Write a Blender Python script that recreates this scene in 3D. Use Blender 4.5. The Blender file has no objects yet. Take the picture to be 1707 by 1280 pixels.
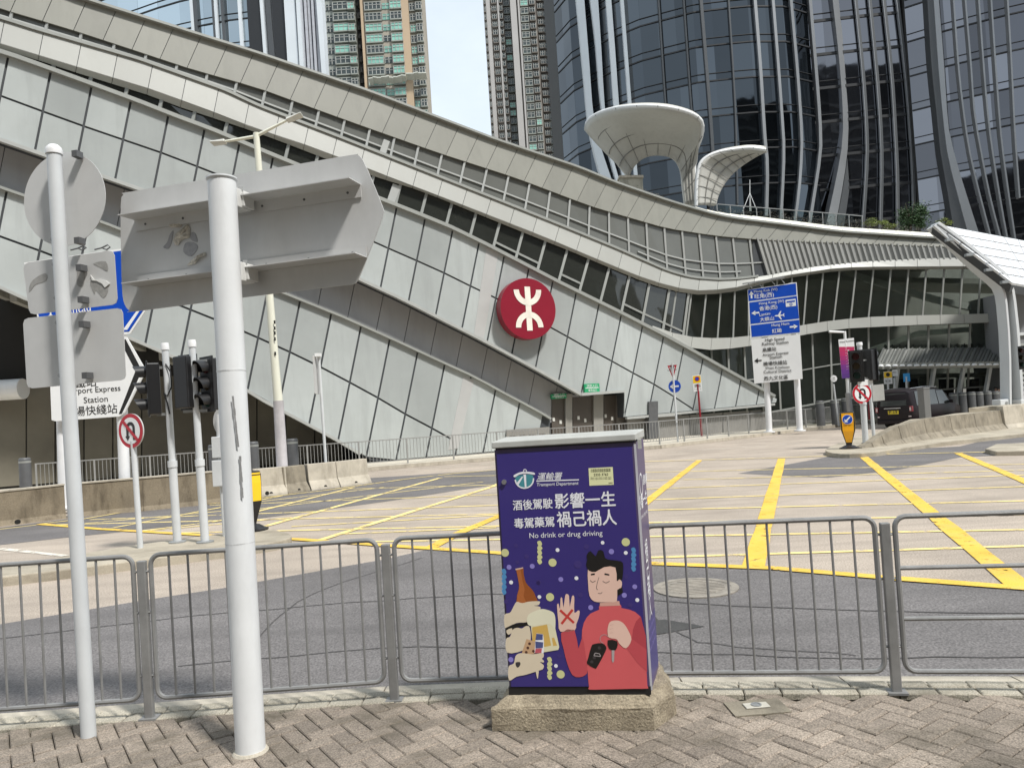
import bpy, bmesh, math, random
import numpy as np
from mathutils import Vector, Matrix, noise
random.seed(7)
SC = bpy.context.scene
COL = SC.collection

# ------------------------------------------------------------------ camera
FPX, CX, CY = 1250.0, 853.5, 640.0
ROLL, PITCH, SHIFT = 0.064, math.radians(1.2), 29.0
CAM = Vector((0.0, 0.0, 1.75))
FWD = Vector((0, math.cos(PITCH), math.sin(PITCH)))
UPV = Vector((0, -math.sin(PITCH), math.cos(PITCH)))
RIGHT = Vector((1, 0, 0)) * math.cos(ROLL) - UPV * math.sin(ROLL)
UP = Vector((1, 0, 0)) * math.sin(ROLL) + UPV * math.cos(ROLL)
cd = bpy.data.cameras.new("camera")
cam = bpy.data.objects.new("camera", cd)
COL.objects.link(cam)
m = Matrix.Identity(4)
for i in range(3):
    m[i][0], m[i][1], m[i][2] = RIGHT[i], UP[i], -FWD[i]
    m[i][3] = CAM[i]
cam.matrix_world = m
cd.sensor_width = 36.0
cd.lens = FPX / 1707.0 * 36.0
cd.shift_y = SHIFT / 1707.0
cd.clip_start, cd.clip_end = 0.05, 3000
SC.camera = cam

# ------------------------------------------------------------------ light
SUN_DIR = Vector((0.41, -0.40, 0.82)).normalized()      # towards the sun
EL = math.asin(SUN_DIR.z)
AZ = math.atan2(SUN_DIR.x, SUN_DIR.y)
w = bpy.data.worlds.new("World")
SC.world = w
w.use_nodes = True
nt = w.node_tree
bg = nt.nodes["Background"]
sky = nt.nodes.new("ShaderNodeTexSky")
sky.sky_type = 'NISHITA'
sky.sun_disc = False
sky.sun_elevation = EL
sky.sun_rotation = AZ
sky.air_density = 1.2
sky.dust_density = 3.0
sky.ozone_density = 1.0
# bright thin cloud over the blue
tc = nt.nodes.new("ShaderNodeTexCoord")
mp = nt.nodes.new("ShaderNodeMapping")
mp.inputs['Scale'].default_value = (1.2, 1.2, 2.6)
nz = nt.nodes.new("ShaderNodeTexNoise")
nz.inputs['Scale'].default_value = 2.2
nz.inputs['Detail'].default_value = 6
nz.inputs['Roughness'].default_value = 0.55
rp = nt.nodes.new("ShaderNodeValToRGB")
rp.color_ramp.elements[0].position = 0.30
rp.color_ramp.elements[0].color = (0.72, 0.72, 0.72, 1)
rp.color_ramp.elements[1].position = 0.62
rp.color_ramp.elements[1].color = (0.93, 0.93, 0.93, 1)
mx = nt.nodes.new("ShaderNodeMix")
mx.data_type = 'RGBA'
mx.inputs[7].default_value = (8.4, 9.4, 10.3, 1)
L = nt.links.new
L(tc.outputs['Generated'], mp.inputs['Vector'])
L(mp.outputs['Vector'], nz.inputs['Vector'])
L(nz.outputs['Fac'], rp.inputs['Fac'])
L(rp.outputs['Color'], mx.inputs[0])
L(sky.outputs['Color'], mx.inputs[6])
L(mx.outputs[2], bg.inputs['Color'])
bg.inputs['Strength'].default_value = 0.11
sl = bpy.data.lights.new("sun", 'SUN')
sl.energy = 4.7
sl.angle = math.radians(6.0)
sl.color = (1.0, 0.97, 0.925)
so = bpy.data.objects.new("sun", sl)
COL.objects.link(so)
so.rotation_euler = (-SUN_DIR).to_track_quat('-Z', 'Y').to_euler()
SC.view_settings.view_transform = 'Standard'
SC.view_settings.look = 'None'
SC.view_settings.exposure = 0.05
SC.view_settings.gamma = 1.0
SC.cycles.max_bounces = 8
SC.cycles.use_denoising = True

# ------------------------------------------------------------------ pixel -> place
def ray(u, v):
    return FWD + RIGHT * ((u - CX) / FPX) + UP * (-(v - CY - SHIFT) / FPX)
def G(u, v, z=0.0):
    d = ray(u, v)
    return CAM + d * ((z - CAM.z) / d.z)
def D(u, v, dist):
    return CAM + ray(u, v) * dist
class Plan:
    """vertical wall surface over a plan polyline (x, y); positive offset = towards the viewer"""
    def __init__(s, pts):
        s.p = [Vector((x, y)) for x, y in pts]
        n = len(s.p)
        sn = []
        for i in range(n - 1):
            t = (s.p[i + 1] - s.p[i]).normalized()
            sn.append(Vector((t.y, -t.x)))
        s.n = []
        for i in range(n):
            a = sn[max(0, i - 1)]; b = sn[min(n - 2, i)]
            k = (a + b).normalized()
            s.n.append(k / max(0.5, k.dot(a)))
    def hit(s, u, v, off=0.0):
        d = ray(u, v)
        q = [p + k * off for p, k in zip(s.p, s.n)]
        best = None
        for i in range(len(q) - 1):
            e = q[i + 1] - q[i]
            den = d.x * e.y - d.y * e.x
            if abs(den) < 1e-9: continue
            t = (q[i].x * e.y - q[i].y * e.x) / den
            r = (q[i].x * d.y - q[i].y * d.x) / den
            lo = -1e9 if i == 0 else -1e-6
            hi = 1e9 if i == len(q) - 2 else 1 + 1e-6
            if t > 0 and lo <= r <= hi:
                if best is None or t < best: best = t
        if best is None: best = 60
        return CAM + d * best
def curve(pts, win=0):
    xs = [p[0] for p in pts]; ys = [p[1] for p in pts]
    def base(u):
        if u <= xs[0]: return ys[0] + (ys[1] - ys[0]) / (xs[1] - xs[0]) * (u - xs[0])
        if u >= xs[-1]: return ys[-1] + (ys[-1] - ys[-2]) / (xs[-1] - xs[-2]) * (u - xs[-1])
        return float(np.interp(u, xs, ys))
    if not win: return base
    return lambda u: sum(base(u + k * win / 4) for k in range(-4, 5)) / 9
def down(u, v, f, lean):
    """from pixel (u, v) follow a line of slope dx/dy = lean to the curve f; returns the pixel"""
    x = u
    for _ in range(12):
        x = u + lean * (f(x) - v)
    return x, f(x)

# ------------------------------------------------------------------ objects
ORG = {}
def props(o, label=None, cat=None, group=None, kind=None):
    if label: o["label"] = label
    if cat: o["category"] = cat
    if group: o["group"] = group
    if kind: o["kind"] = kind
    return o
def thing(name, label, cat, loc, group=None):
    o = bpy.data.objects.new(name, None)
    COL.objects.link(o)
    o.location = loc
    o.empty_display_size = 0.2
    ORG[o] = Vector(loc)
    return props(o, label, cat, group)
def copy_tree(root, loc, label=None, rotz=None):
    def cp(o, parent):
        c = o.copy()
        COL.objects.link(c)
        if parent: c.parent = parent
        for ch in [x for x in KIDS.get(o, [])]:
            KIDS.setdefault(c, []).append(cp(ch, c))
        return c
    r = cp(root, None)
    r.location = loc
    ORG[r] = Vector(loc)
    if rotz is not None: r.rotation_euler = (0, 0, rotz)
    if label: r["label"] = label
    return r
KIDS = {}

class MB:
    def __init__(s):
        s.v, s.f, s.m = [], [], []
    def add(s, vs, fs, mi=0):
        b = len(s.v)
        s.v += [Vector(x) for x in vs]
        for f in fs:
            s.f.append([b + i for i in f]); s.m.append(mi)
        return s
    def face(s, pts, mi=0):
        return s.add(pts, [list(range(len(pts)))], mi)
    def prism(s, front, vec, mi=0, side=None):
        """front polygon extruded by vec"""
        n = len(front); vec = Vector(vec)
        fr = [Vector(p) for p in front]
        bk = [p + vec for p in fr]
        s.add(fr + bk, [list(range(n)), list(range(2 * n - 1, n - 1, -1))], mi)
        b = len(s.v) - 2 * n
        for i in range(n):
            j = (i + 1) % n
            s.f.append([b + j, b + i, b + n + i, b + n + j]); s.m.append(mi if side is None else side)
        return s
    def loft(s, A, B, mi=0):
        """A, B: two polygons of equal size joined by sides and capped"""
        n = len(A)
        s.add(list(A) + list(B), [list(range(n)), list(range(2 * n - 1, n - 1, -1))], mi)
        b = len(s.v) - 2 * n
        for i in range(n):
            j = (i + 1) % n
            s.f.append([b + j, b + i, b + n + i, b + n + j]); s.m.append(mi)
        return s
    def box(s, c, size, rz=0.0, mi=0, M=None):
        c = Vector(c); hx, hy, hz = size[0] / 2, size[1] / 2, size[2] / 2
        R = M if M is not None else Matrix.Rotation(rz, 3, 'Z')
        vs = [c + R @ Vector((x * hx, y * hy, z * hz)) for z in (-1, 1) for y in (-1, 1) for x in (-1, 1)]
        return s.add(vs, [(0, 2, 3, 1), (4, 5, 7, 6), (0, 1, 5, 4), (2, 6, 7, 3), (0, 4, 6, 2), (1, 3, 7, 5)], mi)
    def bar(s, a, b, w, h, up=(0, 0, 1), mi=0):
        """rectangular beam from a to b; w across, h along up"""
        a, b = Vector(a), Vector(b)
        t = (b - a)
        if t.length < 1e-6: return s
        t.normalize()
        x = t.cross(Vector(up))
        if x.length < 1e-5: x = t.cross(Vector((0, 1, 0)))
        x.normalize(); y = x.cross(t).normalized()
        A = [a + x * (i * w / 2) + y * (j * h / 2) for i, j in ((-1, -1), (1, -1), (1, 1), (-1, 1))]
        B = [p + (b - a) for p in A]
        return s.loft(A, B, mi)
    def ribbon(s, pts, w, h, up=(0, 0, 1), mi=0, nrm=None):
        """continuous rectangular beam along a polyline"""
        rings = []
        n = len(pts); pts = [Vector(p) for p in pts]
        for i in range(n):
            t = (pts[min(n - 1, i + 1)] - pts[max(0, i - 1)]).normalized()
            y = Vector(up) - t * t.dot(Vector(up)); y.normalize()
            x = t.cross(y)
            rings.append([pts[i] + x * (a * w / 2) + y * (b * h / 2) for a, b in ((-1, -1), (1, -1), (1, 1), (-1, 1))])
        return s.rings(rings, mi)
    def rings(s, rings, mi=0, cap=True):
        n = len(rings[0]); b = len(s.v)
        for r in rings: s.v += [Vector(p) for p in r]
        for k in range(len(rings) - 1):
            for i in range(n):
                j = (i + 1) % n
                s.f.append([b + k * n + i, b + k * n + j, b + (k + 1) * n + j, b + (k + 1) * n + i]); s.m.append(mi)
        if cap:
            s.f.append([b + i for i in range(n - 1, -1, -1)]); s.m.append(mi)
            e = b + (len(rings) - 1) * n
            s.f.append([e + i for i in range(n)]); s.m.append(mi)
        return s
    def tube(s, pts, r, n=10, mi=0, cap=True):
        pts = [Vector(p) for p in pts]; k = len(pts)
        rr = r if isinstance(r, (list, tuple)) else [r] * k
        rings = []
        x = None
        for i in range(k):
            t = (pts[min(k - 1, i + 1)] - pts[max(0, i - 1)]).normalized()
            if x is None:
                x = t.cross(Vector((0, 0, 1)))
                if x.length < 1e-3: x = t.cross(Vector((0, 1, 0)))
            x = (x - t * t.dot(x)).normalized(); y = t.cross(x)
            rings.append([pts[i] + (x * math.cos(a) + y * math.sin(a)) * rr[i] for a in [2 * math.pi * j / n for j in range(n)]])
        return s.rings(rings, mi, cap)
    def lathe(s, c, prof, n=20, mi=0):
        c = Vector(c)
        rings = [[c + Vector((r * math.cos(a), r * math.sin(a), z)) for a in [2 * math.pi * j / n for j in range(n)]] for r, z in prof]
        return s.rings(rings, mi)
    def disc(s, c, nrm, r, th, n=28, mi=0, side=None):
        nrm = Vector(nrm).normalized()
        x = Vector((0, 0, 1)).cross(nrm)
        if x.length < 1e-3: x = Vector((1, 0, 0))
        x.normalize(); y = nrm.cross(x)
        c = Vector(c)
        fr = [c + (x * math.cos(a) + y * math.sin(a)) * r for a in [2 * math.pi * j / n for j in range(n)]]
        return s.prism(fr, -nrm * th, mi, side)
    def build(s, name, mats, parent=None, smooth=None, bevel=None, flip=False):
        me = bpy.data.meshes.new(name)
        o0 = Vector((0, 0, 0))
        if parent is not None: o0 = ORG[parent]
        me.from_pydata([tuple(p - o0) for p in s.v], [], s.f)
        if not isinstance(mats, (list, tuple)): mats = [mats]
        for q in mats: me.materials.append(q)
        me.polygons.foreach_set("material_index", s.m)
        bm = bmesh.new(); bm.from_mesh(me)
        bmesh.ops.recalc_face_normals(bm, faces=bm.faces)
        bm.to_mesh(me); bm.free()
        if smooth is not None:
            me.polygons.foreach_set("use_smooth", [True] * len(me.polygons))
            me.set_sharp_from_angle(angle=math.radians(smooth))
        o = bpy.data.objects.new(name, me)
        COL.objects.link(o)
        if parent is not None:
            o.parent = parent
            KIDS.setdefault(parent, []).append(o)
            ORG[o] = o0
        else:
            ORG[o] = Vector((0, 0, 0))
        if bevel:
            b = o.modifiers.new("bevel", 'BEVEL')
            b.width = bevel; b.segments = 2; b.limit_method = 'ANGLE'; b.angle_limit = math.radians(40)
        return o

# ------------------------------------------------------------------ materials
def S2L(c):
    return tuple((x / 12.92 if x <= 0.04045 else ((x + 0.055) / 1.055) ** 2.4) for x in [y / 255.0 for y in c])
MC = {}
def M(name, col, rough=0.6, metal=0.0, var=0.12, scale=2.0, bump=0.0, bscale=60.0, stain=0.0, stain_col=None, sscale=(1.2, 1.2, 0.25), fine=0.0, fscale=250.0, spec=None, coat=0.0, emit=0.0, island=0.0):
    if name in MC: return MC[name]
    mt = bpy.data.materials.new(name); MC[name] = mt
    mt.use_nodes = True
    t = mt.node_tree; N = t.nodes; K = t.links.new
    b = N["Principled BSDF"]
    b.inputs['Roughness'].default_value = rough
    b.inputs['Metallic'].default_value = metal
    if spec is not None: b.inputs['Specular IOR Level'].default_value = spec
    if coat: b.inputs['Coat Weight'].default_value = coat
    geo = N.new("ShaderNodeNewGeometry")
    c = (*col, 1)
    rgb = N.new("ShaderNodeRGB"); rgb.outputs[0].default_value = c
    out = rgb.outputs[0]
    def noise_(sc, det=5, rgh=0.6, vec=None):
        n = N.new("ShaderNodeTexNoise")
        n.inputs['Scale'].default_value = sc; n.inputs['Detail'].default_value = det; n.inputs['Roughness'].default_value = rgh
        K(vec or geo.outputs['Position'], n.inputs['Vector'])
        return n.outputs['Fac']
    def mul(fac_out, lo, hi):
        nonlocal out
        r = N.new("ShaderNodeMapRange"); r.inputs['From Min'].default_value = 0.3; r.inputs['From Max'].default_value = 0.7
        r.inputs['To Min'].default_value = lo; r.inputs['To Max'].default_value = hi
        K(fac_out, r.inputs['Value'])
        x = N.new("ShaderNodeMix"); x.data_type = 'RGBA'; x.blend_type = 'MULTIPLY'; x.inputs[0].default_value = 1
        K(out, x.inputs[6]); K(r.outputs['Result'], x.inputs[7])
        out = x.outputs[2]
        return r
    if var: mul(noise_(scale), 1 - var, 1 + var)
    if fine: mul(noise_(fscale, 2), 1 - fine, 1 + fine)
    if island:
        r = N.new("ShaderNodeMapRange"); r.inputs['To Min'].default_value = 1 - island; r.inputs['To Max'].default_value = 1 + island
        K(geo.outputs['Random Per Island'], r.inputs['Value'])
        x = N.new("ShaderNodeMix"); x.data_type = 'RGBA'; x.blend_type = 'MULTIPLY'; x.inputs[0].default_value = 1
        K(out, x.inputs[6]); K(r.outputs['Result'], x.inputs[7]); out = x.outputs[2]
    if stain:
        mpn = N.new("ShaderNodeMapping"); mpn.inputs['Scale'].default_value = sscale
        K(geo.outputs['Position'], mpn.inputs['Vector'])
        f = noise_(3.0, 8, 0.65, mpn.outputs['Vector'])
        r = N.new("ShaderNodeMapRange"); r.inputs['From Min'].default_value = 0.48; r.inputs['From Max'].default_value = 0.72
        r.inputs['To Max'].default_value = stain
        K(f, r.inputs['Value'])
        x = N.new("ShaderNodeMix"); x.data_type = 'RGBA'
        K(r.outputs['Result'], x.inputs[0]); K(out, x.inputs[6])
        x.inputs[7].default_value = (*(stain_col or tuple(k * 0.35 for k in col)), 1)
        out = x.outputs[2]
    K(out, b.inputs['Base Color'])
    if bump:
        bn = N.new("ShaderNodeBump"); bn.inputs['Strength'].default_value = bump; bn.inputs['Distance'].default_value = 0.01
        K(noise_(bscale, 4), bn.inputs['Height']); K(bn.outputs['Normal'], b.inputs['Normal'])
    if emit:
        K(out, b.inputs['Emission Color']); b.inputs['Emission Strength'].default_value = emit
    return mt

class Art:
    """flat printed artwork: layers of polygons on a plane given by origin o and unit axes x, y"""
    def __init__(s, o, x, y, eps=0.0006):
        s.o = Vector(o); s.x = Vector(x).normalized(); s.n = s.x.cross(Vector(y)).normalized(); s.y = s.n.cross(s.x)
        s.b = MB(); s.eps = eps; s.mats = []
    def mi(s, mat):
        if mat not in s.mats: s.mats.append(mat)
        return s.mats.index(mat)
    def P(s, x, y, layer=0):
        return s.o + s.x * x + s.y * y + s.n * (layer * s.eps)
    def px(s, u, v):
        """pixel of the photograph -> plane coordinates"""
        d = ray(u, v)
        t = (s.o - CAM).dot(s.n) / d.dot(s.n)
        p = CAM + d * t - s.o
        return p.dot(s.x), p.dot(s.y)
    def poly(s, pts, mat, layer=1):
        s.b.face([s.P(x, y, layer) for x, y in pts], s.mi(mat)); return s
    def rect(s, x0, y0, x1, y1, mat, layer=1, r=0.0):
        return s.poly(rrect(x0, y0, x1, y1, r), mat, layer)
    def ell(s, x, y, rx, ry, mat, layer=1, n=24):
        return s.poly([(x + rx * math.cos(2 * math.pi * k / n), y + ry * math.sin(2 * math.pi * k / n)) for k in range(n)], mat, layer)
    def line(s, pts, wd, mat, layer=1):
        for a, b in zip(pts[:-1], pts[1:]):
            a = Vector(a); b = Vector(b); t = (b - a)
            if t.length < 1e-9: continue
            t.normalize(); q = Vector((-t.y, t.x)) * wd / 2
            s.poly([a + q, a - q, b - q, b + q], mat, layer)
        return s
    def ring(s, x, y, r0, r1, mat, layer=1, a0=0, a1=360, n=40, sy=1.0):
        for k in range(n):
            p, q = [math.radians(a0 + (a1 - a0) * (k + j) / n) for j in (0, 1)]
            s.poly([(x + r0 * math.cos(p), y + sy * r0 * math.sin(p)), (x + r1 * math.cos(p), y + sy * r1 * math.sin(p)),
                    (x + r1 * math.cos(q), y + sy * r1 * math.sin(q)), (x + r0 * math.cos(q), y + sy * r0 * math.sin(q))], mat, layer)
        return s
    def text(s, txt, x, y, size, mat, layer=2, align='LEFT', width=None, bold=0.0, shear=0.0, rot=0.0, height=None):
        cu = bpy.data.curves.new("lettering", 'FONT')
        cu.body = txt; cu.size = size; cu.align_x = align; cu.fill_mode = 'FRONT'; cu.shear = shear
        cu.resolution_u = 3
        ob = bpy.data.objects.new("lettering", cu)
        COL.objects.link(ob)
        bpy.context.view_layer.update()
        me = bpy.data.meshes.new_from_object(ob.evaluated_get(bpy.context.evaluated_depsgraph_get()))
        vs = [v.co.copy() for v in me.vertices]
        fs = [list(p.vertices) for p in me.polygons]
        bpy.data.objects.remove(ob); bpy.data.curves.remove(cu)
        if vs:
            x0 = min(v.x for v in vs); x1 = max(v.x for v in vs)
            y0 = min(v.y for v in vs); y1 = max(v.y for v in vs)
            k = (width / (x1 - x0)) if width else 1.0
            ky = (height / (y1 - y0)) if height else (k if width else 1.0)
            if width or height:
                al = {'LEFT': x0, 'CENTER': (x0 + x1) / 2, 'RIGHT': x1}[align]
                if not width: k = ky
                vs = [Vector(((v.x - al) * k, (v.y - (y0 if height else 0)) * ky, 0)) for v in vs]
            ca, sa = math.cos(rot), math.sin(rot)
            em = (max(v.y for v in vs) - min(v.y for v in vs)) if len(txt) > 0 else size
            offs = [(0, 0)]
            if bold:
                e = em * .016 * bold
                offs = [(0, 0), (e, 0), (-e, 0), (0, e), (0, -e)]
            for k, (ox, oy) in enumerate(offs):
                s.b.add([s.P(x + ox + v.x * ca - v.y * sa, y + oy + v.x * sa + v.y * ca, layer + k * .12) for v in vs], fs, s.mi(mat))
        bpy.data.meshes.remove(me)
        return s
    def build(s, name, parent):
        # keep winding towards the viewer: no recalc needed for flat art
        return s.b.build(name, s.mats, parent)
def rrect(x0, y0, x1, y1, r=0.0, n=5):
    if r <= 0: return [(x0, y0), (x1, y0), (x1, y1), (x0, y1)]
    out = []
    for cx, cy, a in ((x1 - r, y0 + r, -90), (x1 - r, y1 - r, 0), (x0 + r, y1 - r, 90), (x0 + r, y0 + r, 180)):
        for k in range(n + 1):
            b = math.radians(a + 90 * k / n)
            out.append((cx + r * math.cos(b), cy + r * math.sin(b)))
    return out
def smooth(pts, n=4, closed=True):
    """Catmull-Rom through 2D points"""
    out = []; k = len(pts)
    rng = range(k) if closed else range(k - 1)
    for i in rng:
        p0, p1, p2, p3 = [pts[(i + j) % k] if closed else pts[min(k - 1, max(0, i + j))] for j in (-1, 0, 1, 2)]
        for j in range(n):
            t = j / n
            out.append(tuple(0.5 * ((2 * p1[a]) + (-p0[a] + p2[a]) * t + (2 * p0[a] - 5 * p1[a] + 4 * p2[a] - p3[a]) * t * t + (-p0[a] + 3 * p1[a] - 3 * p2[a] + p3[a]) * t ** 3) for a in (0, 1)))
    if not closed: out.append(tuple(pts[-1]))
    return out

# shared materials
m_clad = M("grey_cladding", (0.375, 0.40, 0.392), 0.2, 0, 0.12, 0.22, stain=0.5, stain_col=(0.29, 0.305, 0.30), sscale=(0.6, 0.6, 0.07), island=0.13)
m_clad2 = M("grey_soffit_panel", (0.36, 0.36, 0.36), 0.5, 0, 0.06, 0.3, stain=0.2, sscale=(0.5, 0.5, 0.08), island=0.04)
m_beige = M("beige_metal_panel", (0.235, 0.235, 0.205), 0.45, 0, 0.06, 0.3, stain=0.3, stain_col=(0.15, 0.15, 0.13), sscale=(0.6, 0.6, 0.2), island=0.07)
m_white = M("white_painted_metal", (0.70, 0.71, 0.71), 0.4, 0, 0.05, 0.5, stain=0.15, stain_col=(0.4, 0.4, 0.38))
m_joint = M("dark_joint", (0.045, 0.05, 0.055), 0.7)
m_mull = M("grey_mullion", (0.30, 0.31, 0.29), 0.45, 0.2, 0.06)
m_lmull = M("light_mullion", (0.38, 0.39, 0.375), 0.45, 0.1, 0.06)
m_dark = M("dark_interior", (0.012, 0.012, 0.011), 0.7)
m_gal = M("galvanised_steel", (0.30, 0.31, 0.31), 0.5, 0.35, 0.16, 6, bump=0.1, bscale=90, stain=0.25)
m_paint = M("grey_painted_steel", (0.56, 0.58, 0.59), 0.42, 0, 0.06, 4, stain=0.12, stain_col=(0.33, 0.33, 0.32), bump=0.03)
m_alu = M("grey_sign_back", (0.54, 0.54, 0.53), 0.5, 0.1, 0.05, 5, stain=0.14, stain_col=(0.27, 0.27, 0.26), sscale=(2, 2, 0.5))
m_black = M("black_plastic", (0.012, 0.012, 0.013), 0.4)
m_conc = M("weathered_concrete", (0.235, 0.205, 0.155), 0.85, 0, 0.22, 3, bump=0.5, bscale=40, stain=0.75, stain_col=(0.09, 0.075, 0.05), sscale=(1.3, 1.3, 0.5), fine=0.12, fscale=120)
m_conc2 = M("pale_concrete", (0.42, 0.38, 0.31), 0.85, 0, 0.16, 3, bump=0.4, bscale=60, stain=0.5, stain_col=(0.16, 0.135, 0.1), fine=0.14, fscale=160)
m_wpost = M("white_column_paint", (0.72, 0.73, 0.74), 0.45, 0, 0.05, 3, stain=0.12, stain_col=(0.45, 0.44, 0.42))
m_dgrey = M("dark_grey_paint", (0.09, 0.092, 0.095), 0.5, 0, 0.1, 5)
def glass(name, col, rough=0.05, spec=0.6, coat=0.0, bump=0.0, bs=0.25, metal=0.0):
    mt = M(name, col, rough, metal, 0.15, 0.15, spec=spec, coat=coat)
    if bump:
        t = mt.node_tree
        b = t.nodes["Principled BSDF"]
        n = t.nodes.new("ShaderNodeTexNoise"); n.inputs['Scale'].default_value = bs; n.inputs['Detail'].default_value = 2
        g = t.nodes.new("ShaderNodeNewGeometry")
        bn = t.nodes.new("ShaderNodeBump"); bn.inputs['Strength'].default_value = bump; bn.inputs['Distance'].default_value = 0.15
        t.links.new(g.outputs['Position'], n.inputs['Vector']); t.links.new(n.outputs['Fac'], bn.inputs['Height']); t.links.new(bn.outputs['Normal'], b.inputs['Normal'])
    return mt
g_strip1 = glass("grey_tinted_glass", (0.135, 0.14, 0.13), 0.22, 0.5)
g_strip2 = glass("dark_glass", (0.026, 0.028, 0.024), 0.05, 0.9, bump=0.35, bs=0.4)

g_see = bpy.data.materials.new("see_through_glass"); g_see.use_nodes = True
_n = g_see.node_tree; _p = _n.nodes["Principled BSDF"]
_p.inputs['Base Color'].default_value = (.02, .022, .02, 1); _p.inputs['Roughness'].default_value = .04; _p.inputs['Specular IOR Level'].default_value = .8
_t = _n.nodes.new("ShaderNodeBsdfTransparent"); _t.inputs['Color'].default_value = (.80, .84, .80, 1)
_m = _n.nodes.new("ShaderNodeMixShader"); _m.inputs[0].default_value = .30
_n.links.new(_t.outputs[0], _m.inputs[1]); _n.links.new(_p.outputs[0], _m.inputs[2]); _n.links.new(_m.outputs[0], _n.nodes["Material Output"].inputs[0])
# ------------------------------------------------------------------ ground
def sheet(name, pts, z, mat, kind='structure', label=None):
    b = MB()
    b.face([(p[0], p[1], z) for p in pts])
    o = b.build(name, mat)
    for p in o.data.polygons:
        if p.normal.z < 0: p.flip()
    return props(o, label, None, None, kind)
def road_mat(name, col, patches, fine, seed):  # speckled aggregate with long tyre-dark streaks
    mt = M(name, col, 0.85, 0, 0.2, 0.5, bump=0.5, bscale=110, fine=fine, fscale=60, stain=0.6, stain_col=tuple(k * 0.6 for k in col), sscale=(0.08, 0.8, 1))
    return mt
m_road = road_mat("worn_tan_road", (0.36, 0.305, 0.25), 1, 0.42, 1)
m_asph = road_mat("dark_asphalt", (0.135, 0.126, 0.123), 1, 0.5, 2)
m_far = M("far_ground", (0.25, 0.24, 0.21), 0.9, 0, 0.2, 0.1)
sheet("ground", [(-900, -300), (900, -300), (900, 1500), (-900, 1500)], -0.06, m_far)
sheet("road", [(-60, -20), (70, -20), (70, 60), (-60, 60)], 0.0, m_road)
def gpoly(name, px, z, mat):
    return sheet(name, [G(u, v, z) for u, v in px], z, mat)
gpoly("asphalt_lane", [(-500, 1300), (-500, 1120), (0, 1040), (240, 1000), (370, 980), (640, 932), (720, 914), (845, 922), (1080, 941), (1290, 948), (1480, 963), (1707, 981), (2300, 1040), (2300, 1300)], 0.004, m_asph)
gpoly("asphalt_strip", [(-300, 905), (0, 879), (115, 864), (300, 842), (450, 818), (610, 797), (830, 783), (850, 783), (835, 806), (640, 836), (430, 864), (300, 876), (115, 895), (0, 908), (-300, 930)], 0.004, m_asph)
gpoly("asphalt_patch", [(1230, 789), (1345, 768), (1420, 753), (1600, 744), (1707, 718), (1900, 690), (1900, 735), (1707, 757), (1600, 762), (1500, 782), (1380, 796)], 0.004, m_asph)
# painted lines
m_yel = M("yellow_road_paint", (0.68, 0.435, 0.06), 0.75, 0, 0.16, 1.5, fine=0.2, fscale=90, stain=0.6, stain_col=(0.42, 0.33, 0.15), sscale=(1, 1, 1))
m_yel2 = M("faded_yellow_road_paint", (0.76, 0.60, 0.24), 0.75, 0, 0.2, 1.2, fine=0.15, fscale=90, stain=0.35, stain_col=(0.42, 0.36, 0.25), sscale=(1, 1, 1))
m_wht = M("white_road_paint", (0.62, 0.58, 0.50), 0.75, 0, 0.15, 1.5, fine=0.12, stain=0.4, stain_col=(0.4, 0.36, 0.3), sscale=(1, 1, 1))
def worn(mt, scale, lo, hi):
    t = mt.node_tree; N = t.nodes; p = N["Principled BSDF"]; o = N["Material Output"]
    g = N.new("ShaderNodeNewGeometry"); n = N.new("ShaderNodeTexNoise"); n.inputs['Scale'].default_value = scale; n.inputs['Detail'].default_value = 9; n.inputs['Roughness'].default_value = .75
    r = N.new("ShaderNodeMapRange"); r.inputs['From Min'].default_value = lo; r.inputs['From Max'].default_value = hi
    tr = N.new("ShaderNodeBsdfTransparent"); m_ = N.new("ShaderNodeMixShader")
    t.links.new(g.outputs['Position'], n.inputs['Vector']); t.links.new(n.outputs['Fac'], r.inputs['Value']); t.links.new(r.outputs['Result'], m_.inputs[0])
    t.links.new(tr.outputs[0], m_.inputs[1]); t.links.new(p.outputs[0], m_.inputs[2]); t.links.new(m_.outputs[0], o.inputs[0])
worn(m_yel, 5, .36, .43); worn(m_yel2, 4, .38, .48); worn(m_wht, 4, .40, .50)
mk = MB()
def gline(px, wd, z, mi):
    p = [G(u, v, z) for u, v in px]
    for a, b in zip(p[:-1], p[1:]):
        n = max(1, int((b - a).length / 0.8))
        t = (b - a).normalized(); q = Vector((-t.y, t.x, 0)) * wd / 2
        pts = [a.lerp(b, k / n) for k in range(n + 1)]
        js = [1 + random.uniform(-0.09, 0.09) for _ in range(n + 1)]
        for k in range(n):
            mk.face([pts[k] + q * js[k], pts[k] - q * js[k], pts[k + 1] - q * js[k + 1], pts[k + 1] + q * js[k + 1]], mi)
Z1, Z2, Z3 = 0.008, 0.012, 0.016
gline([(66, 873), (165, 881), (334, 891), (494, 898), (580, 904), (715, 913), (835, 921), (1080, 938), (1290, 946), (1480, 962), (1707, 979), (2000, 1000)], 0.17, Z3, 0)
gline([(66, 873), (142, 864), (214, 852), (367, 838), (430, 830), (542, 817), (670, 799), (756, 789), (850, 781), (1073, 769), (1287, 763), (1400, 759), (1595, 754), (1750, 752), (1900, 748)], 0.13, Z3, 1)
for a in ((1165, 768, 1070, 840), (1070, 840, 560, 1100)):
    pass
gline([(1166, 767), (1070, 842), (985, 908), (960, 926)], 0.19, Z2, 0)
gline([(1303, 764), (1255, 946)], 0.22, Z2, 0)
gline([(1437, 759), (1700, 976)], 0.22, Z2, 0)
gline([(1597, 755), (1707, 801), (1850, 862)], 0.19, Z2, 0)
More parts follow.
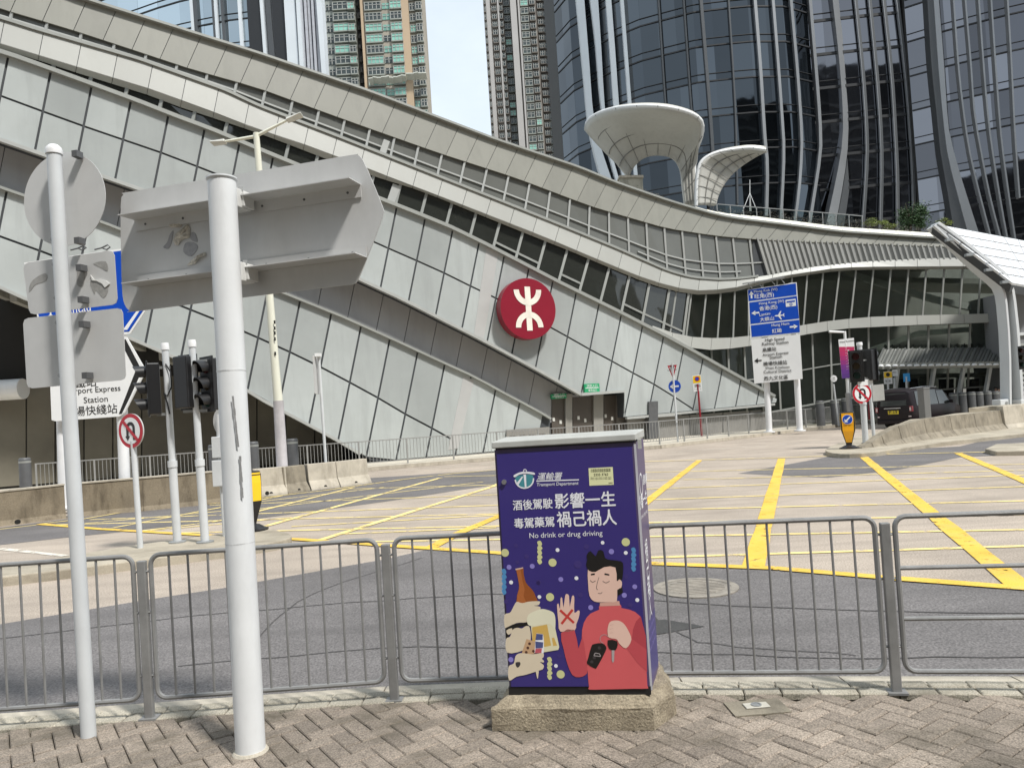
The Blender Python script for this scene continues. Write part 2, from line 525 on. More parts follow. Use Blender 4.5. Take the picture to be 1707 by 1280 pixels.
gline([(850, 852), (760, 890), (720, 911)], 0.19, Z2, 0)
gline([(850, 797), (820, 811), (535, 899)], 0.15, Z2, 1)
gline([(735, 796), (440, 877), (398, 892)], 0.15, Z2, 1)
gline([(590, 812), (365, 868), (232, 885)], 0.13, Z2, 1)
gline([(470, 826), (180, 881)], 0.12, Z2, 1)
for y0, y1 in ((787, 780), (801, 792), (815, 803), (833, 821.5), (850, 842), (871, 864), (894, 888), (929, 919)):
    a = G(1073, y0, Z1); b = G(1397, y1, Z1); t = (b - a).normalized()
    ts = [-40, 40]
    # clip to the box: near and far boundary lines in photo coordinates
    near = curve([(66, 873), (334, 891), (494, 898), (835, 921), (1080, 938), (1290, 946), (1480, 962), (1707, 979), (2000, 1000)])
    far = curve([(66, 873), (214, 852), (430, 830), (670, 799), (850, 781), (1073, 769), (1400, 759), (1750, 752), (2000, 746)])
    sl_ = (y1 - y0) / 324.0
    us = [u for u in range(80, 1960, 10) if far(u) + 2 < y0 + sl_ * (u - 1073) * (1 + 0.00006 * (u - 1073)) < near(u) - 1]
    if us:
        f = lambda u: y0 + sl_ * (u - 1073)
        for ua in range(min(us), max(us), 60):
            ub = min(ua + 60, max(us))
            gline([(ua, f(ua)), (ub, f(ub))], 0.10, Z1, 1)
for px in ([(430, 848), (805, 803)], [(430, 836), (640, 812)], [(486, 877), (827, 858)], [(557, 890), (827, 879)], [(142, 872), (430, 846)], [(250, 884), (486, 862)]):
    gline(px, 0.10, Z1, 1)
gline([(0, 914), (110, 926)], 0.14, Z1, 2)
gline([(-200, 902), (-20, 884), (66, 874)], 0.10, Z1, 1)
gline([(1480, 749), (1707, 727), (1900, 706)], 0.10, Z1, 2)
gline([(640, 786), (830, 772), (1080, 757), (1380, 735)], 0.08, Z1, 2)
o = mk.build("road_marking", [m_yel, m_yel2, m_wht])
for p in o.data.polygons:
    if p.normal.z < 0: p.flip()
props(o, kind='structure')

sm = MB()
rnd = random.Random(4)
def seam(px, wd):
    p = [G(u, v, .009) for u, v in smooth(px, 6, False)]
    for i, q in enumerate(p):
        p[i] = q + Vector((rnd.uniform(-.02, .02), rnd.uniform(-.03, .03), 0))
    for a, c in zip(p[:-1], p[1:]):
        t_ = (c - a).normalized(); k = Vector((-t_.y, t_.x, 0)) * wd / 2
        sm.face([a + k, a - k, c - k, c + k])
seam([(-200, 1090), (240, 1035), (640, 1000), (900, 990), (1300, 1012), (1707, 1022), (2000, 1030)], .018)
seam([(300, 1110), (700, 1078), (1100, 1086), (1500, 1096), (1900, 1090)], .014)
seam([(1080, 1010), (1120, 1050), (1200, 1075), (1420, 1090)], .012)
seam([(700, 930), (520, 990), (430, 1060), (400, 1130)], .012)
o = sm.build("road_seam", M("tar_seam", (.06, .056, .054), .8, 0, .3, 5))
for p in o.data.polygons:
    if p.normal.z < 0: p.flip()
props(o, kind='structure')
# near pavement of herringbone bricks
PZ = 0.12
m_sand = M("pavement_joint_sand", (0.085, 0.072, 0.05), 0.95, 0, 0.3, 5, fine=0.2)
m_brick = M("pavement_brick", (0.245, 0.205, 0.165), 0.9, 0, 0.26, 1.1, bump=0.8, bscale=110, island=0.2, fine=0.5, fscale=120, stain=0.85, stain_col=(0.085, 0.072, 0.05), sscale=(0.7, 1.0, 1))
m_slab = M("pale_paver", (0.36, 0.33, 0.265), 0.85, 0, 0.28, 2, bump=0.7, bscale=90, island=0.16, fine=0.4, fscale=120, stain=0.85, stain_col=(0.17, 0.15, 0.11), sscale=(0.6, 0.8, 1))
fence_px = [(-190, 1228), (250, 1197), (658, 1167), (1075, 1155), (1495, 1154), (1950, 1157)]
FP = [G(u, v, PZ) for u, v in fence_px]
FX = [p.x for p in FP]; FY = [p.y for p in FP]
fy = curve([(p.x, p.y) for p in FP], 0.5)
KERB = 0.30
def kerb_pts(d):
    return [(x * 0.25, fy(x * 0.25) + d) for x in range(-44, 45)]
kp = kerb_pts(KERB)
b = MB()
outline = [(p[0], p[1], PZ - 0.035) for p in kp]
b.prism(outline + [(11, -6, PZ - 0.035), (-11, -6, PZ - 0.035)], (0, 0, -0.2))
props(b.build("pavement", m_sand), kind='structure')
b = MB()
W_, H_ = 0.20, 0.10
rot = Matrix.Rotation(math.radians(35), 2)
def brick(b, cx, cy, lx, ly, z, rotm, top=0.0):
    g = 0.0025
    hx, hy = lx / 2 - g, ly / 2 - g
    e = 0.006
    tz = z + random.uniform(-0.0014, 0.0014)
    tx, ty = random.uniform(-0.002, 0.002), random.uniform(-0.002, 0.002)
    vs = []
    for (sx, sy) in ((-1, -1), (1, -1), (1, 1), (-1, 1)):
        q = rotm @ Vector((sx * hx, sy * hy)); vs.append((cx + q.x, cy + q.y, tz - 0.034))
    for (sx, sy) in ((-1, -1), (1, -1), (1, 1), (-1, 1)):
        q = rotm @ Vector((sx * hx, sy * hy)); vs.append((cx + q.x, cy + q.y, tz - e + tx * sx + ty * sy))
    for (sx, sy) in ((-1, -1), (1, -1), (1, 1), (-1, 1)):
        q = rotm @ Vector((sx * (hx - e), sy * (hy - e))); vs.append((cx + q.x, cy + q.y, tz + tx * sx + ty * sy))
    fs = [(8, 9, 10, 11)]
    for i in range(4):
        j = (i + 1) % 4
        fs += [(i, j, 4 + j, 4 + i), (4 + i, 4 + j, 8 + j, 8 + i)]
    b.add(vs, fs)
for i in range(-70, 71):
    for j in range(-40, 41):
        # herringbone cell: one horizontal and one vertical brick
        for k in (0, 1):
            if k == 0: x, y, lx, ly = i * 0.1 + j * 0.2 + 0.1, i * 0.1 - j * 0.2 + 0.05, 0.2, 0.1
            else: x, y, lx, ly = i * 0.1 + j * 0.2 + 0.05, i * 0.1 - j * 0.2 + 0.2, 0.1, 0.2
            q = rot @ Vector((x, y))
            X, Y = q.x + 0.2, q.y + 3.6
            if -4.6 < X < 4.6 and 2.6 < Y < fy(X) - 0.01:
                brick(b, X, Y, lx, ly, PZ, rot)
props(b.build("pavement_bricks", m_brick), kind='structure')
b = MB()
x = -4.8
while x < 4.8:
    y0, y1 = fy(x), fy(x + 0.2)
    R2 = Matrix.Rotation(math.atan2(y1 - y0, 0.2), 2)
    for r in range(2):
        brick(b, x + 0.1, (y0 + y1) / 2 + 0.02 + r * 0.1, 0.2, 0.1, PZ + 0.007, R2)
    x += 0.2
props(b.build("pavement_border", m_slab), kind='structure')
b = MB()
x = -9.0
while x < 9.0:
    a0 = Vector((x + 0.005, fy(x) + 0.13, 0)); a1 = Vector((x + 0.895, fy(x + 0.9) + 0.13, 0))
    A = [(a0.x, a0.y, 0), (a0.x, a0.y + 0.15, 0), (a0.x, a0.y + 0.14, PZ - 0.002), (a0.x, a0.y, PZ + 0.002)]
    B = [(a1.x, a1.y, 0), (a1.x, a1.y + 0.15, 0), (a1.x, a1.y + 0.14, PZ - 0.002), (a1.x, a1.y, PZ + 0.002)]
    b.loft(A, B)
    x += 0.9
props(b.build("kerb", m_conc2), kind='structure')
# drain cover in the pavement, manhole covers in the lane
c = G(1262, 1180, PZ)
t = thing("drain_cover", "small square concrete drain cover with a white ring set in the brick pavement", "drain cover", (c.x, c.y, PZ))
b = MB(); b.box((c.x, c.y, PZ + 0.004), (0.30, 0.19, 0.008), 0.05); b.build("cover_slab", M("grey_cover_concrete", (.21, .185, .14), .9, 0, .2, 9, bump=.6, stain=.6, fine=.2), t)
m_ring = M("worn_white_plate", (0.46, 0.44, 0.38), 0.6, 0, 0.1, 20, stain=0.3)
b = MB(); b.box((c.x, c.y + 0.01, PZ + 0.012), (0.13, 0.07, 0.006), 0.05); b.build("plate", m_ring, t, bevel=0.004)
b = MB(); b.lathe((c.x, c.y + 0.01, PZ + 0.015), [(0.028, 0), (0.028, 0.004), (0.02, 0.004), (0.02, 0.001)], 18); b.build("keyhole", m_gal, t)
m_iron = M("worn_cast_iron", (0.25, 0.225, 0.19), 0.85, 0.0, 0.25, 8, bump=0.8, bscale=60, stain=0.5)
c = G(1160, 981, 0.0)
t = thing("manhole_cover", "round pale worn manhole cover in the dark asphalt lane", "manhole cover", (c.x, c.y, 0.006))
b = MB(); b.lathe((c.x, c.y, 0.005), [(0.40, 0), (0.40, 0.012), (0.33, 0.012), (0.33, 0.008), (0.30, 0.008)], 32); b.build("frame", m_iron, t)
b = MB(); b.lathe((c.x, c.y, 0.008), [(0.295, 0), (0.295, 0.006), (0.1, 0.007), (0.001, 0.007)], 32)
for k in range(-4, 5):
    hw = math.sqrt(0.27 ** 2 - (k * 0.06) ** 2) if abs(k) < 5 else 0
    b.box((c.x, c.y + k * 0.06, 0.016), (hw * 2, 0.02, 0.005))
b.build("lid", m_iron, t)
c = G(1118, 1046, 0.0)
sheet("asphalt_mend", [G(u, v, 0) for u, v in ((1030, 1062), (1100, 1058), (1175, 1045), (1110, 1034), (1040, 1036))], 0.0085, M("wet_tar_patch", (0.045, 0.044, 0.042), 0.75, 0, 0.2, 4, fine=0.3, fscale=90))

# traffic islands and the far pavement
def slab(name, px, z, h, mat, bevel=None):
    pts = [G(u, v, z) for u, v in px]
    b = MB(); b.prism([(p.x, p.y, z) for p in pts], (0, 0, -h))
    return props(b.build(name, mat, bevel=bevel), kind='structure')
m_isl = M("island_concrete", (0.36, 0.32, 0.25), 0.9, 0, 0.2, 1.2, bump=0.4, bscale=60, stain=0.6, stain_col=(0.15, 0.125, 0.09), sscale=(0.5, 1.0, 1), fine=0.18, fscale=120)
slab("traffic_island", smooth([(-200, 985), (0, 961), (120, 947), (300, 924), (420, 909), (470, 900), (486, 893), (474, 886), (430, 881), (340, 893), (240, 906), (120, 925), (0, 945), (-200, 960)], 3), 0.13, 0.2, m_isl, 0.02)
slab("right_traffic_island", smooth([(1376, 751), (1384, 744), (1400, 738), (1450, 722), (1500, 711), (1600, 692), (1707, 676), (1900, 650), (1900, 700), (1707, 722), (1560, 738), (1460, 753), (1400, 756)], 3), 0.13, 0.2, m_isl, 0.02)
slab("side_traffic_island", [(1642, 748), (1660, 740), (1707, 738), (1900, 722), (1900, 740), (1707, 751), (1660, 752)], 0.12, 0.2, m_isl, 0.02)
m_fpav = M("far_pavement", (0.50, 0.46, 0.38), 0.85, 0, 0.12, 0.8, fine=0.15, fscale=60, stain=0.3, sscale=(0.4, 0.4, 1))
_near = [G(u, v, 0.13) for u, v in [(-400, 868), (0, 826), (340, 796), (600, 780), (830, 761), (1100, 742), (1280, 721), (1400, 707), (1480, 697), (1560, 689), (1640, 682)]]
b = MB(); b.prism([(p.x, p.y, 0.13) for p in _near] + [(60, 45, .13), (60, 62, .13), (10, 58, .13), (-40, 34, .13)], (0, 0, -0.2))
props(b.build("far_pavement", m_fpav), kind='structure')
b = MB()
kpx = [(-400, 868.6), (0, 826.6), (340, 796.6), (600, 780.6), (830, 761.6), (1100, 742.6), (1280, 721.6), (1400, 707.6), (1480, 697.6)]
for (a, c) in zip(kpx[:-1], kpx[1:]):
    b.bar(G(*a, 0.13) + Vector((0, 0, -0.05)), G(*c, 0.13) + Vector((0, 0, -0.05)), 0.16, 0.15)
props(b.build("far_kerb", m_conc2), kind='structure')
# ------------------------------------------------------------------ station building
FM = Plan([(-40, 36.5 - 18.28), (60, 36.5 + 27.42)])       # the straight inclined front
FC = Plan([(-40, 36.5 - 18.28), (11.5, 41.75), (13.0, 42.4), (14.5, 43.0), (16.2, 43.5), (18.2, 43.9), (21, 44.1), (25, 43.9), (30, 43.3), (36, 42.4), (46, 41)])
FN = Vector((0.4157, -0.9095, 0.0))
st = thing("railway_station", "huge grey station with sloping panelled front, swooping beige bands and dark glazing", "station", (6, 42, 0))
cA = curve([(-60, -90), (0, -52), (139, 0), (430, 91), (614, 154), (824, 234), (965, 281), (1025, 306), (1115, 337), (1190, 359), (1227, 366), (1300, 375), (1403, 388), (1553, 398), (1640, 403)], 16)
cB = curve([(-60, -5), (0, 15), (109, 47), (195, 75), (319, 116), (430, 147), (539, 187), (614, 214), (730, 255), (860, 297), (987, 345), (1111, 381), (1197, 394), (1280, 401), (1351, 404), (1490, 409), (1640, 414)], 16)
cC = curve([(-60, 14), (0, 32), (60, 51), (232, 101), (375, 152), (430, 178), (580, 236), (741, 300), (860, 347), (920, 371), (1025, 414), (1111, 452), (1149, 463), (1197, 467), (1236, 465), (1280, 459), (1351, 445), (1437, 436), (1527, 431), (1650, 428)], 12)
cK = curve([(-60, 53), (0, 73), (86, 99), (142, 116), (255, 150), (356, 187), (430, 216), (494, 236), (580, 268), (651, 296), (764, 339), (905, 394), (1014, 440), (1082, 467), (1126, 479), (1156, 485), (1215, 482), (1248, 474), (1298, 461), (1393, 447), (1435, 445), (1598, 444), (1650, 444)], 12)
cD = curve([(-60, 62), (0, 82), (82, 107), (139, 126), (195, 143), (247, 159), (296, 178), (430, 222), (602, 288), (700, 318), (860, 383), (963, 424), (1014, 446), (1082, 474), (1126, 486), (1156, 492), (1215, 489), (1248, 480), (1298, 466), (1393, 452), (1435, 450), (1598, 449), (1650, 449)], 12)
cE = curve([(-60, 68), (0, 88), (34, 99), (103, 124), (169, 148), (234, 172), (292, 195), (352, 217), (430, 250), (629, 331), (700, 359), (749, 379), (805, 406), (859, 434), (934, 473), (1032, 521), (1121, 567), (1171, 595), (1224, 625), (1251, 640), (1290, 661)])
cMid = curve([(-60, 135), (0, 159), (90, 193), (157, 216), (281, 259), (339, 281), (430, 318), (662, 420), (734, 452), (827, 497), (919, 546), (984, 582), (1106, 649), (1162, 686)])
cF = curve([(-60, 212), (0, 233), (75, 259), (165, 292), (240, 318), (430, 393), (599, 465), (674, 500), (756, 542), (790, 559), (835, 583), (901, 619), (968, 657)])
cL = curve([(-60, 290), (0, 313), (43, 328), (165, 369), (198, 382), (473, 489), (572, 529), (659, 568), (741, 606), (790, 628), (853, 663), (889, 681), (917, 698)])
cLm = curve([(-60, 370), (0, 394), (86, 425), (397, 547), (430, 562), (505, 596), (599, 645), (677, 690), (752, 731), (800, 758)])
cLb = curve([(-60, 458), (0, 478), (37, 495), (210, 560), (289, 594), (405, 645), (430, 662), (482, 690), (546, 724), (574, 740), (612, 763), (640, 780)])

def march(f, plan, off, u0, u1, step, umin=0.5):
    """pixel columns spaced `step` metres along curve f on the wall"""
    us = [u0]; u = u0; p = plan.hit(u, f(u), off)
    while u < u1:
        lo = u
        while (plan.hit(lo, f(lo), off) - p).length < step and lo < u1 + 40: lo += umin
        u = lo; p = plan.hit(u, f(u), off); us.append(u)
    return us
def lerp_tab(tab):
    return lambda u: float(np.interp(u, [t[0] for t in tab], [t[1] for t in tab]))
def inset(q, g):
    """shrink a 3D polygon by g on each side (quad or n-gon, about planar)"""
    n = len(q); c = sum((Vector(p) for p in q), Vector()) / n
    nrm = (Vector(q[1]) - Vector(q[0])).cross(Vector(q[2]) - Vector(q[0])).normalized()
    out = []
    for i in range(n):
        p, a, d = Vector(q[i]), Vector(q[i - 1]), Vector(q[(i + 1) % n])
        e1, e2 = (p - a).normalized(), (d - p).normalized()
        n1, n2 = nrm.cross(e1), nrm.cross(e2)
        k = n1 + n2
        den = 1 + n1.dot(n2)
        out.append(p + k * (g / max(den, 0.3)))
    return out
def panels(b, top, bot, us, lean, plan, ot, ob, th=0.06, gap=0.012, mi=0, cut=None):
    """a row of separate panels between two pixel curves"""
    for ua, ub in zip(us[:-1], us[1:]):
        ta, tb = (ua, top(ua)), (ub, top(ub))
        ba, bb = down(*ta, bot, lean(ua)), down(*tb, bot, lean(ub))
        q = [plan.hit(*ta, ot), plan.hit(*tb, ot), plan.hit(*bb, ob), plan.hit(*ba, ob)]
        q = inset(q, gap)
        nn = (q[1] - q[0]).cross(q[3] - q[0]).normalized()
        if nn.y > 0: nn = -nn
        b.prism(q, -nn * th, mi)
def backing(b, top, bot, u0, u1, plan, ot, ob, depth, n=60, mi=0):
    """closed solid strip behind panels: front between two curves, `depth` thick"""
    us = np.linspace(u0, u1, n + 1)
    F = [(plan.hit(u, top(u), ot), plan.hit(u, bot(u), ob)) for u in us]
    rings = []
    for (p, q) in F:
        k = Vector((0, 1, 0)) * depth
        rings.append([p, q, q + k, p + k])
    b.rings(rings, mi)
ln_roof = lerp_tab([(0, -.44), (700, -.45), (1000, -.5), (1200, -.7), (1300, -.85), (1640, -.85)])
ln_low = lerp_tab([(0, -.2), (400, -.2), (800, -.3), (1000, -.3), (1150, -.15), (1300, 0.0), (1640, 0.05)])
ln_s1 = lerp_tab([(0, -.2), (800, -.22), (870, -.2), (1020, .02), (1140, .09), (1260, .12)])
ln_s2 = lerp_tab([(0, -.2), (800, -.26), (1000, -.28), (1090, -.18), (1180, -.1), (1250, 0.0), (1400, -.12), (1640, -.06)])

# roof band
b = MB(); us = march(cA, FC, .9, -60, 1640, 1.02); panels(b, cA, cB, us, ln_roof, FC, .02, .14, .05, .012)
b.build("roof_band", m_beige, st)
b = MB(); backing(b, lambda u: cA(u) - 1, lambda u: cB(u) - .6, -60, 1640, FC, -.03, .09, .16)
b.build("roof_edge", m_joint, st)
b = MB()
us = np.linspace(-60, 1640, 90)
b.ribbon([FC.hit(u, cA(u) - 1.6, .10) for u in us], .22, .10)
b.build("roof_coping", m_mull, st)
# coping tiles on the right; sunlit white is put into their colour
b = MB(); us = march(lambda u: cA(u), FC, .5, 1120, 1640, 0.8)
for ua, ub in zip(us[:-1], us[1:]):
    p, q = FC.hit(ua, cA(ua), .05) + Vector((0, 0, .10)), FC.hit(ub, cA(ub), .05) + Vector((0, 0, .10))
    t = (q - p).normalized()
    k = min(1.0, (ua - 1120) / 160 + .15) * .55
    up = Vector((-.05, .55, .62)) * k
    b.prism(inset([p, q, q + up, p + up], .012), (0, .04, -.05))
b.build("coping_tile", M("sunlit_cream_coping", (0.66, 0.65, 0.56), 0.5, 0, 0.06, 1, island=0.05), st)
# roof deck behind the edge
b = MB(); us = np.linspace(-60, 1640, 60)
rings = []
for u in us:
    p = FC.hit(u, cA(u) + 3, -.15)
    rings.append([p, p + Vector((-2, 26, 0)), p + Vector((-2, 26, -.5)), p + Vector((0, 0, -.5))])
b.rings(rings); b.build("roof_deck", M("roof_deck", (0.2, 0.2, 0.18), 0.8), st)
# window strips
def glazing(part, top, bot, u0, u1, step, lean, plan, off, transom, gm, fm, mw, tr=None, lim=100):
    us = march(top, plan, off, u0, u1, step)
    fb = MB()
    cols = []
    for u in us:
        t_ = (u, top(u)); cols.append((t_, down(*t_, bot, lean(u))))
    for k, (t_, d_) in enumerate(cols):
        dbl = 1.0
        fb.bar(plan.hit(*t_, off + .06), plan.hit(*d_, off + .06), mw * dbl, .07, up=(0, -1, 0))
    rows = tr or []
    for (a, c) in zip(cols[:-1], cols[1:]):
        for r in rows:
            p = [(x[0][0] + (x[1][0] - x[0][0]) * r, x[0][1] + (x[1][1] - x[0][1]) * r) for x in (a, c)]
            fb.bar(plan.hit(*p[0], off + .045), plan.hit(*p[1], off + .045), .05, mw * .7, up=(0, 0, 1))
    fb.ribbon([plan.hit(c[0][0], c[0][1] + 1, off + .05) for c in cols], .07, mw * .9)
    fb.ribbon([plan.hit(c[1][0], c[1][1] - 1, off + .05) for c in cols], .14, mw * .9)
    fr = fb.build(part, fm, st)
    n = 0
    rest = MB()
    for (a, c) in zip(cols[:-1], cols[1:]):
        q = [plan.hit(*a[0], off), plan.hit(*c[0], off), plan.hit(*c[1], off), plan.hit(*a[1], off)]
        # slight tilt of each pane so that reflections break up
        j = random.uniform(-.02, .02); q[0] = q[0] + FN * j; q[2] = q[2] + FN * j
        if n < lim:
            pb = MB(); pb.prism(q, (0, .03, 0)); pb.build("pane", gm, fr); n += 1
        else: rest.prism(q, (0, .03, 0))
    if rest.f: props(rest.build("far_panes", gm, fr), kind='stuff')
    return us
glazing("window_strip", lambda u: cB(u) - 3, lambda u: cC(u) + 3, -40, 1262, 1.16, ln_s1, FC, .0, True, g_strip1, m_lmull, .10, [.62], 96)
us = np.linspace(1000, 1262, 30)   # extra lower transom where the strip widens
b = MB()
b.ribbon([FC.hit(u, cB(u) + (cC(u) - cB(u)) * .82, .045) for u in us if 1060 < u < 1240], .05, .07)
b.build("window_transom", m_lmull, st)
b = MB(); bb = MB()
# rails under strip 1
us = np.linspace(-60, 1262, 120)
b.ribbon([FC.hit(u, cC(u) - 1, .12) for u in us], .25, .12); b.build("band_coping", m_mull, st)
# corrugated panel right of the strip
b = MB(); us = march(cB, FC, -.1, 1262, 1640, .34)
for i, (ua, ub) in enumerate(zip(us[:-1], us[1:])):
    for side in (0, 1):
        pass
    ta, tb = (ua, cB(ua) - 3), (ub, cB(ub) - 3)
    ba, bb_ = down(*ta, lambda x: cC(x) + 2, .30), down(*tb, lambda x: cC(x) + 2, .30)
    q = [FC.hit(*ta, .1), FC.hit(*tb, .1), FC.hit(*bb_, .1), FC.hit(*ba, .1)]
    b.prism(inset(q, .02), (0, .05, 0))
    m0 = FC.hit(*ta, .15); m1 = FC.hit(*ba, .15)
    b.bar(m0, m1, .07, .10, up=(0, -1, 0))
b.build("corrugated_panel", M("grey_corrugated_metal", (0.34, 0.345, 0.33), 0.5, 0.1, 0.06, .5, island=.06), st)
b = MB(); backing(b, lambda u: cB(u) - 5, lambda u: cC(u) + 3, 1255, 1640, FC, .03, .03, .4, 30); b.build("panel_backing", m_joint, st)
# lower band with two facets
b = MB(); us = march(cC, FC, .7, -60, 1650, 1.25); panels(b, cC, cK, us, ln_low, FC, .16, .32, .05, .012)
ks = [down(u, cC(u), cK, ln_low(u))[0] for u in us]
panels(b, cK, cD, ks, ln_low, FC, .32, .10, .05, .010)
b.build("lower_band", M("light_beige_panel", (0.335, 0.34, 0.315), 0.45, 0, 0.05, 0.3, stain=0.2, stain_col=(0.28, 0.27, 0.24), sscale=(0.6, 0.6, 0.2), island=0.05), st)
b = MB(); backing(b, lambda u: cC(u) + .8, lambda u: cK(u) + .5, -60, 1650, FC, .09, .25, .2, 90); b.build("band_backing", m_joint, st)
# second, dark window strip
us2 = glazing("dark_window_strip", lambda u: cD(u) - 6, lambda u: cE(u) + 4, -40, 1128, 1.28, ln_s2, FC, .02, False, g_strip2, m_mull, .13, None, 90)
for u in (842, 872, 963, 1063, 1075, 1132):
    b = MB(); k_ = min(range(len(us2) - 1), key=lambda i: abs(us2[i] - u)); u = us2[k_]
    t_ = (u, cD(u)); d_ = down(*t_, cE, ln_s2(u)); u2 = us2[k_ + 1]; t2 = (u2, cD(u2)); d2 = down(*t2, cE, ln_s2(u2))
    f = .74
    b.bar(FC.hit(t_[0] + (d_[0] - t_[0]) * f, t_[1] + (d_[1] - t_[1]) * f, .05), FC.hit(t2[0] + (d2[0] - t2[0]) * f, t2[1] + (d2[1] - t2[1]) * f, .05), .06, .10)
    b.build("strip_transom", m_mull, st)
b = MB()
p, q = (662, 306), (648, 336)
b.prism([FC.hit(655, 306, .12), FC.hit(668, 311, .12), FC.hit(655, 345, .12), FC.hit(643, 340, .12)], (0, .3, 0)); b.build('movement_joint', m_lmull, st); b = MB()
b.prism([FC.hit(640, 232, .12), FC.hit(650, 236, .12), FC.hit(641, 262, .12), FC.hit(631, 258, .12)], (0, .3, 0))
b.build("movement_joint", m_lmull, st)
# third band on the right and the glazing around it
cT = curve([(1085, 541), (1097, 548), (1147, 561), (1201, 564), (1248, 560), (1335, 542), (1393, 533), (1464, 527), (1672, 522), (1720, 521)], 10)
cU = curve([(1085, 545), (1121, 567), (1156, 582), (1195, 584), (1251, 577), (1335, 559), (1405, 548), (1524, 542), (1672, 537), (1720, 536)], 10)
glazing("curved_window_wall", lambda u: cD(u) - 5, lambda u: cT(u) + 4, 1128, 1690, 1.0, ln_s2, FC, -.05, False, g_see, m_mull, .09, None, 60)
b = MB(); us = march(cT, FC, .5, 1088, 1700, 1.3); panels(b, cT, cU, us, ln_low, FC, .30, .38, .05, .010); b.build("middle_band", MC["light_beige_panel"], st)
b = MB(); backing(b, lambda u: cT(u) + .6, lambda u: cU(u) - .6, 1092, 1715, FC, .24, .32, .5, 60); b.build("middle_band_backing", m_joint, st)
cV = curve([(1120, 700), (1275, 690), (1390, 668), (1500, 655), (1720, 640)])
glazing("entrance_window_wall", lambda u: cU(u) - 3, lambda u: cV(u), 1130, 1690, 1.15, lerp_tab([(1100, .03), (1300, .05), (1700, -.06)]), FC, -.1, False, g_see, m_mull, .10, [.5], 60)
# main inclined cladding of the wedge
mwin = MB()
ln_c = lambda u: -.2
b = MB()
us = march(cE, FM, .3, -60, 1290, 1.405)
OFF = .3
plinth = curve([(1039, 696), (1156, 685), (1275, 674), (1300, 671)])
DOORL, DOORR = 968, 1040
def low_edge(u):
    if u <= DOORL: return cF(u)
    if u <= DOORR: return 657 + (651 - 657) * (u - DOORL) / (DOORR - DOORL)
    return plinth(u)
def line_px(u):
    t_ = (u, cE(u)); x, y = t_
    pts = []
    # walk down
    v = y
    while v < 760:
        uu = u - .2 * (v - y)
        if v >= low_edge(uu): break
        v += .25
    return t_, (u - .2 * (v - y), v)
cols = [line_px(u) for u in us]
def midpt(t_, d_):
    n = 200
    for k in range(n + 1):
        x = t_[0] + (d_[0] - t_[0]) * k / n; y = t_[1] + (d_[1] - t_[1]) * k / n
        if y >= cMid(x): return (x, y)
    return None
def addpanel(b, px, plan, off, th=.06, gap=.042):
    q = [plan.hit(x, y, off) for x, y in px]
    q = inset(q, gap)
    b.prism(q, -FN * th)
for (a, c) in zip(cols[:-1], cols[1:]):
    (ta, da), (tb, db) = a, c
    ma, mb_ = midpt(ta, da), midpt(tb, db)
    corner = [x for x in (DOORL, DOORR) if da[0] < x < db[0]]
    cp = [(x, low_edge(x)) for x in corner[::-1]]
    if da[0] <= DOORR < db[0]: cp = [(DOORR + .1, plinth(DOORR + .1)), (DOORR, 651)] 
    if ma and mb_ and ma[1] < da[1] - 1 and mb_[1] < db[1] - 1 and ta[0] < 1180:
        addpanel(b, [ta, tb, mb_, ma], FM, OFF)
        addpanel(b, [ma, mb_, db] + cp + [da], FM, OFF)
    else:
        addpanel(b, [ta, tb, db] + cp + [da], FM, OFF)
b.build("front_cladding", m_clad, st)
b = MB()
poly = [(u, cE(u) + .4) for u in range(-60, 1291, 30)] + [(1288, plinth(1288))] + [(u, plinth(u)) for u in (1200, 1100, 1041)] + [(1039, 651.6), (968, 657.4)] + [(u, cF(u)) for u in range(960, -61, -30)]
b.prism([FM.hit(x, y, OFF - .05) for x, y in poly], -FN * 1.1); b.build("cladding_backing", m_joint, st)
b = MB()
b.bar(FM.hit(-60, cE(-60), OFF), FM.hit(0, cE(0), OFF), .3, .12)
uu = list(range(0, 1290, 30)) + [1289]
b.ribbon([FM.hit(u, cE(u), OFF + .02) for u in uu], .35, .16); b.build("cladding_coping", m_mull, st)
b = MB()
uu = list(range(-60, 968, 30)) + [968]
b.ribbon([FM.hit(u, cF(u) + 1, OFF + .03) for u in uu], .25, .14)
b.bar(FM.hit(966, 657.5, OFF + .03), FM.hit(1040, 652, OFF + .03), .25, .14)
b.bar(FM.hit(1044, 697, OFF + .03), FM.hit(1290, 674, OFF + .03), .2, .12)
b.build("cladding_drip_edge", m_lmull, st)
# recessed grey strip between the two wedges
b = MB()
us = march(lambda u: cF(u) - 6, FM, -.55, -60, 985, 1.405)
for ua, ub in zip(us[:-1], us[1:]):
    ta, tb = (ua, cF(ua) - 8), (ub, cF(ub) - 8)
    f = lambda x: cL(x) + 6
    ba, bb_ = down(*ta, f, -.2), down(*tb, f, -.2)
    addpanel(b, [ta, tb, bb_, ba], FM, -.55, .05, .014)
b.build("recess_cladding", m_clad2, st)
b = MB(); b.prism([FM.hit(x, y, -.62) for x, y in [(u, cF(u) - 12) for u in range(-60, 1021, 30)] + [(1030, 720)] + [(u, cL(u) + 10) for u in range(900, -61, -30)]], -FN * .3); b.build("recess_backing", m_joint, st)
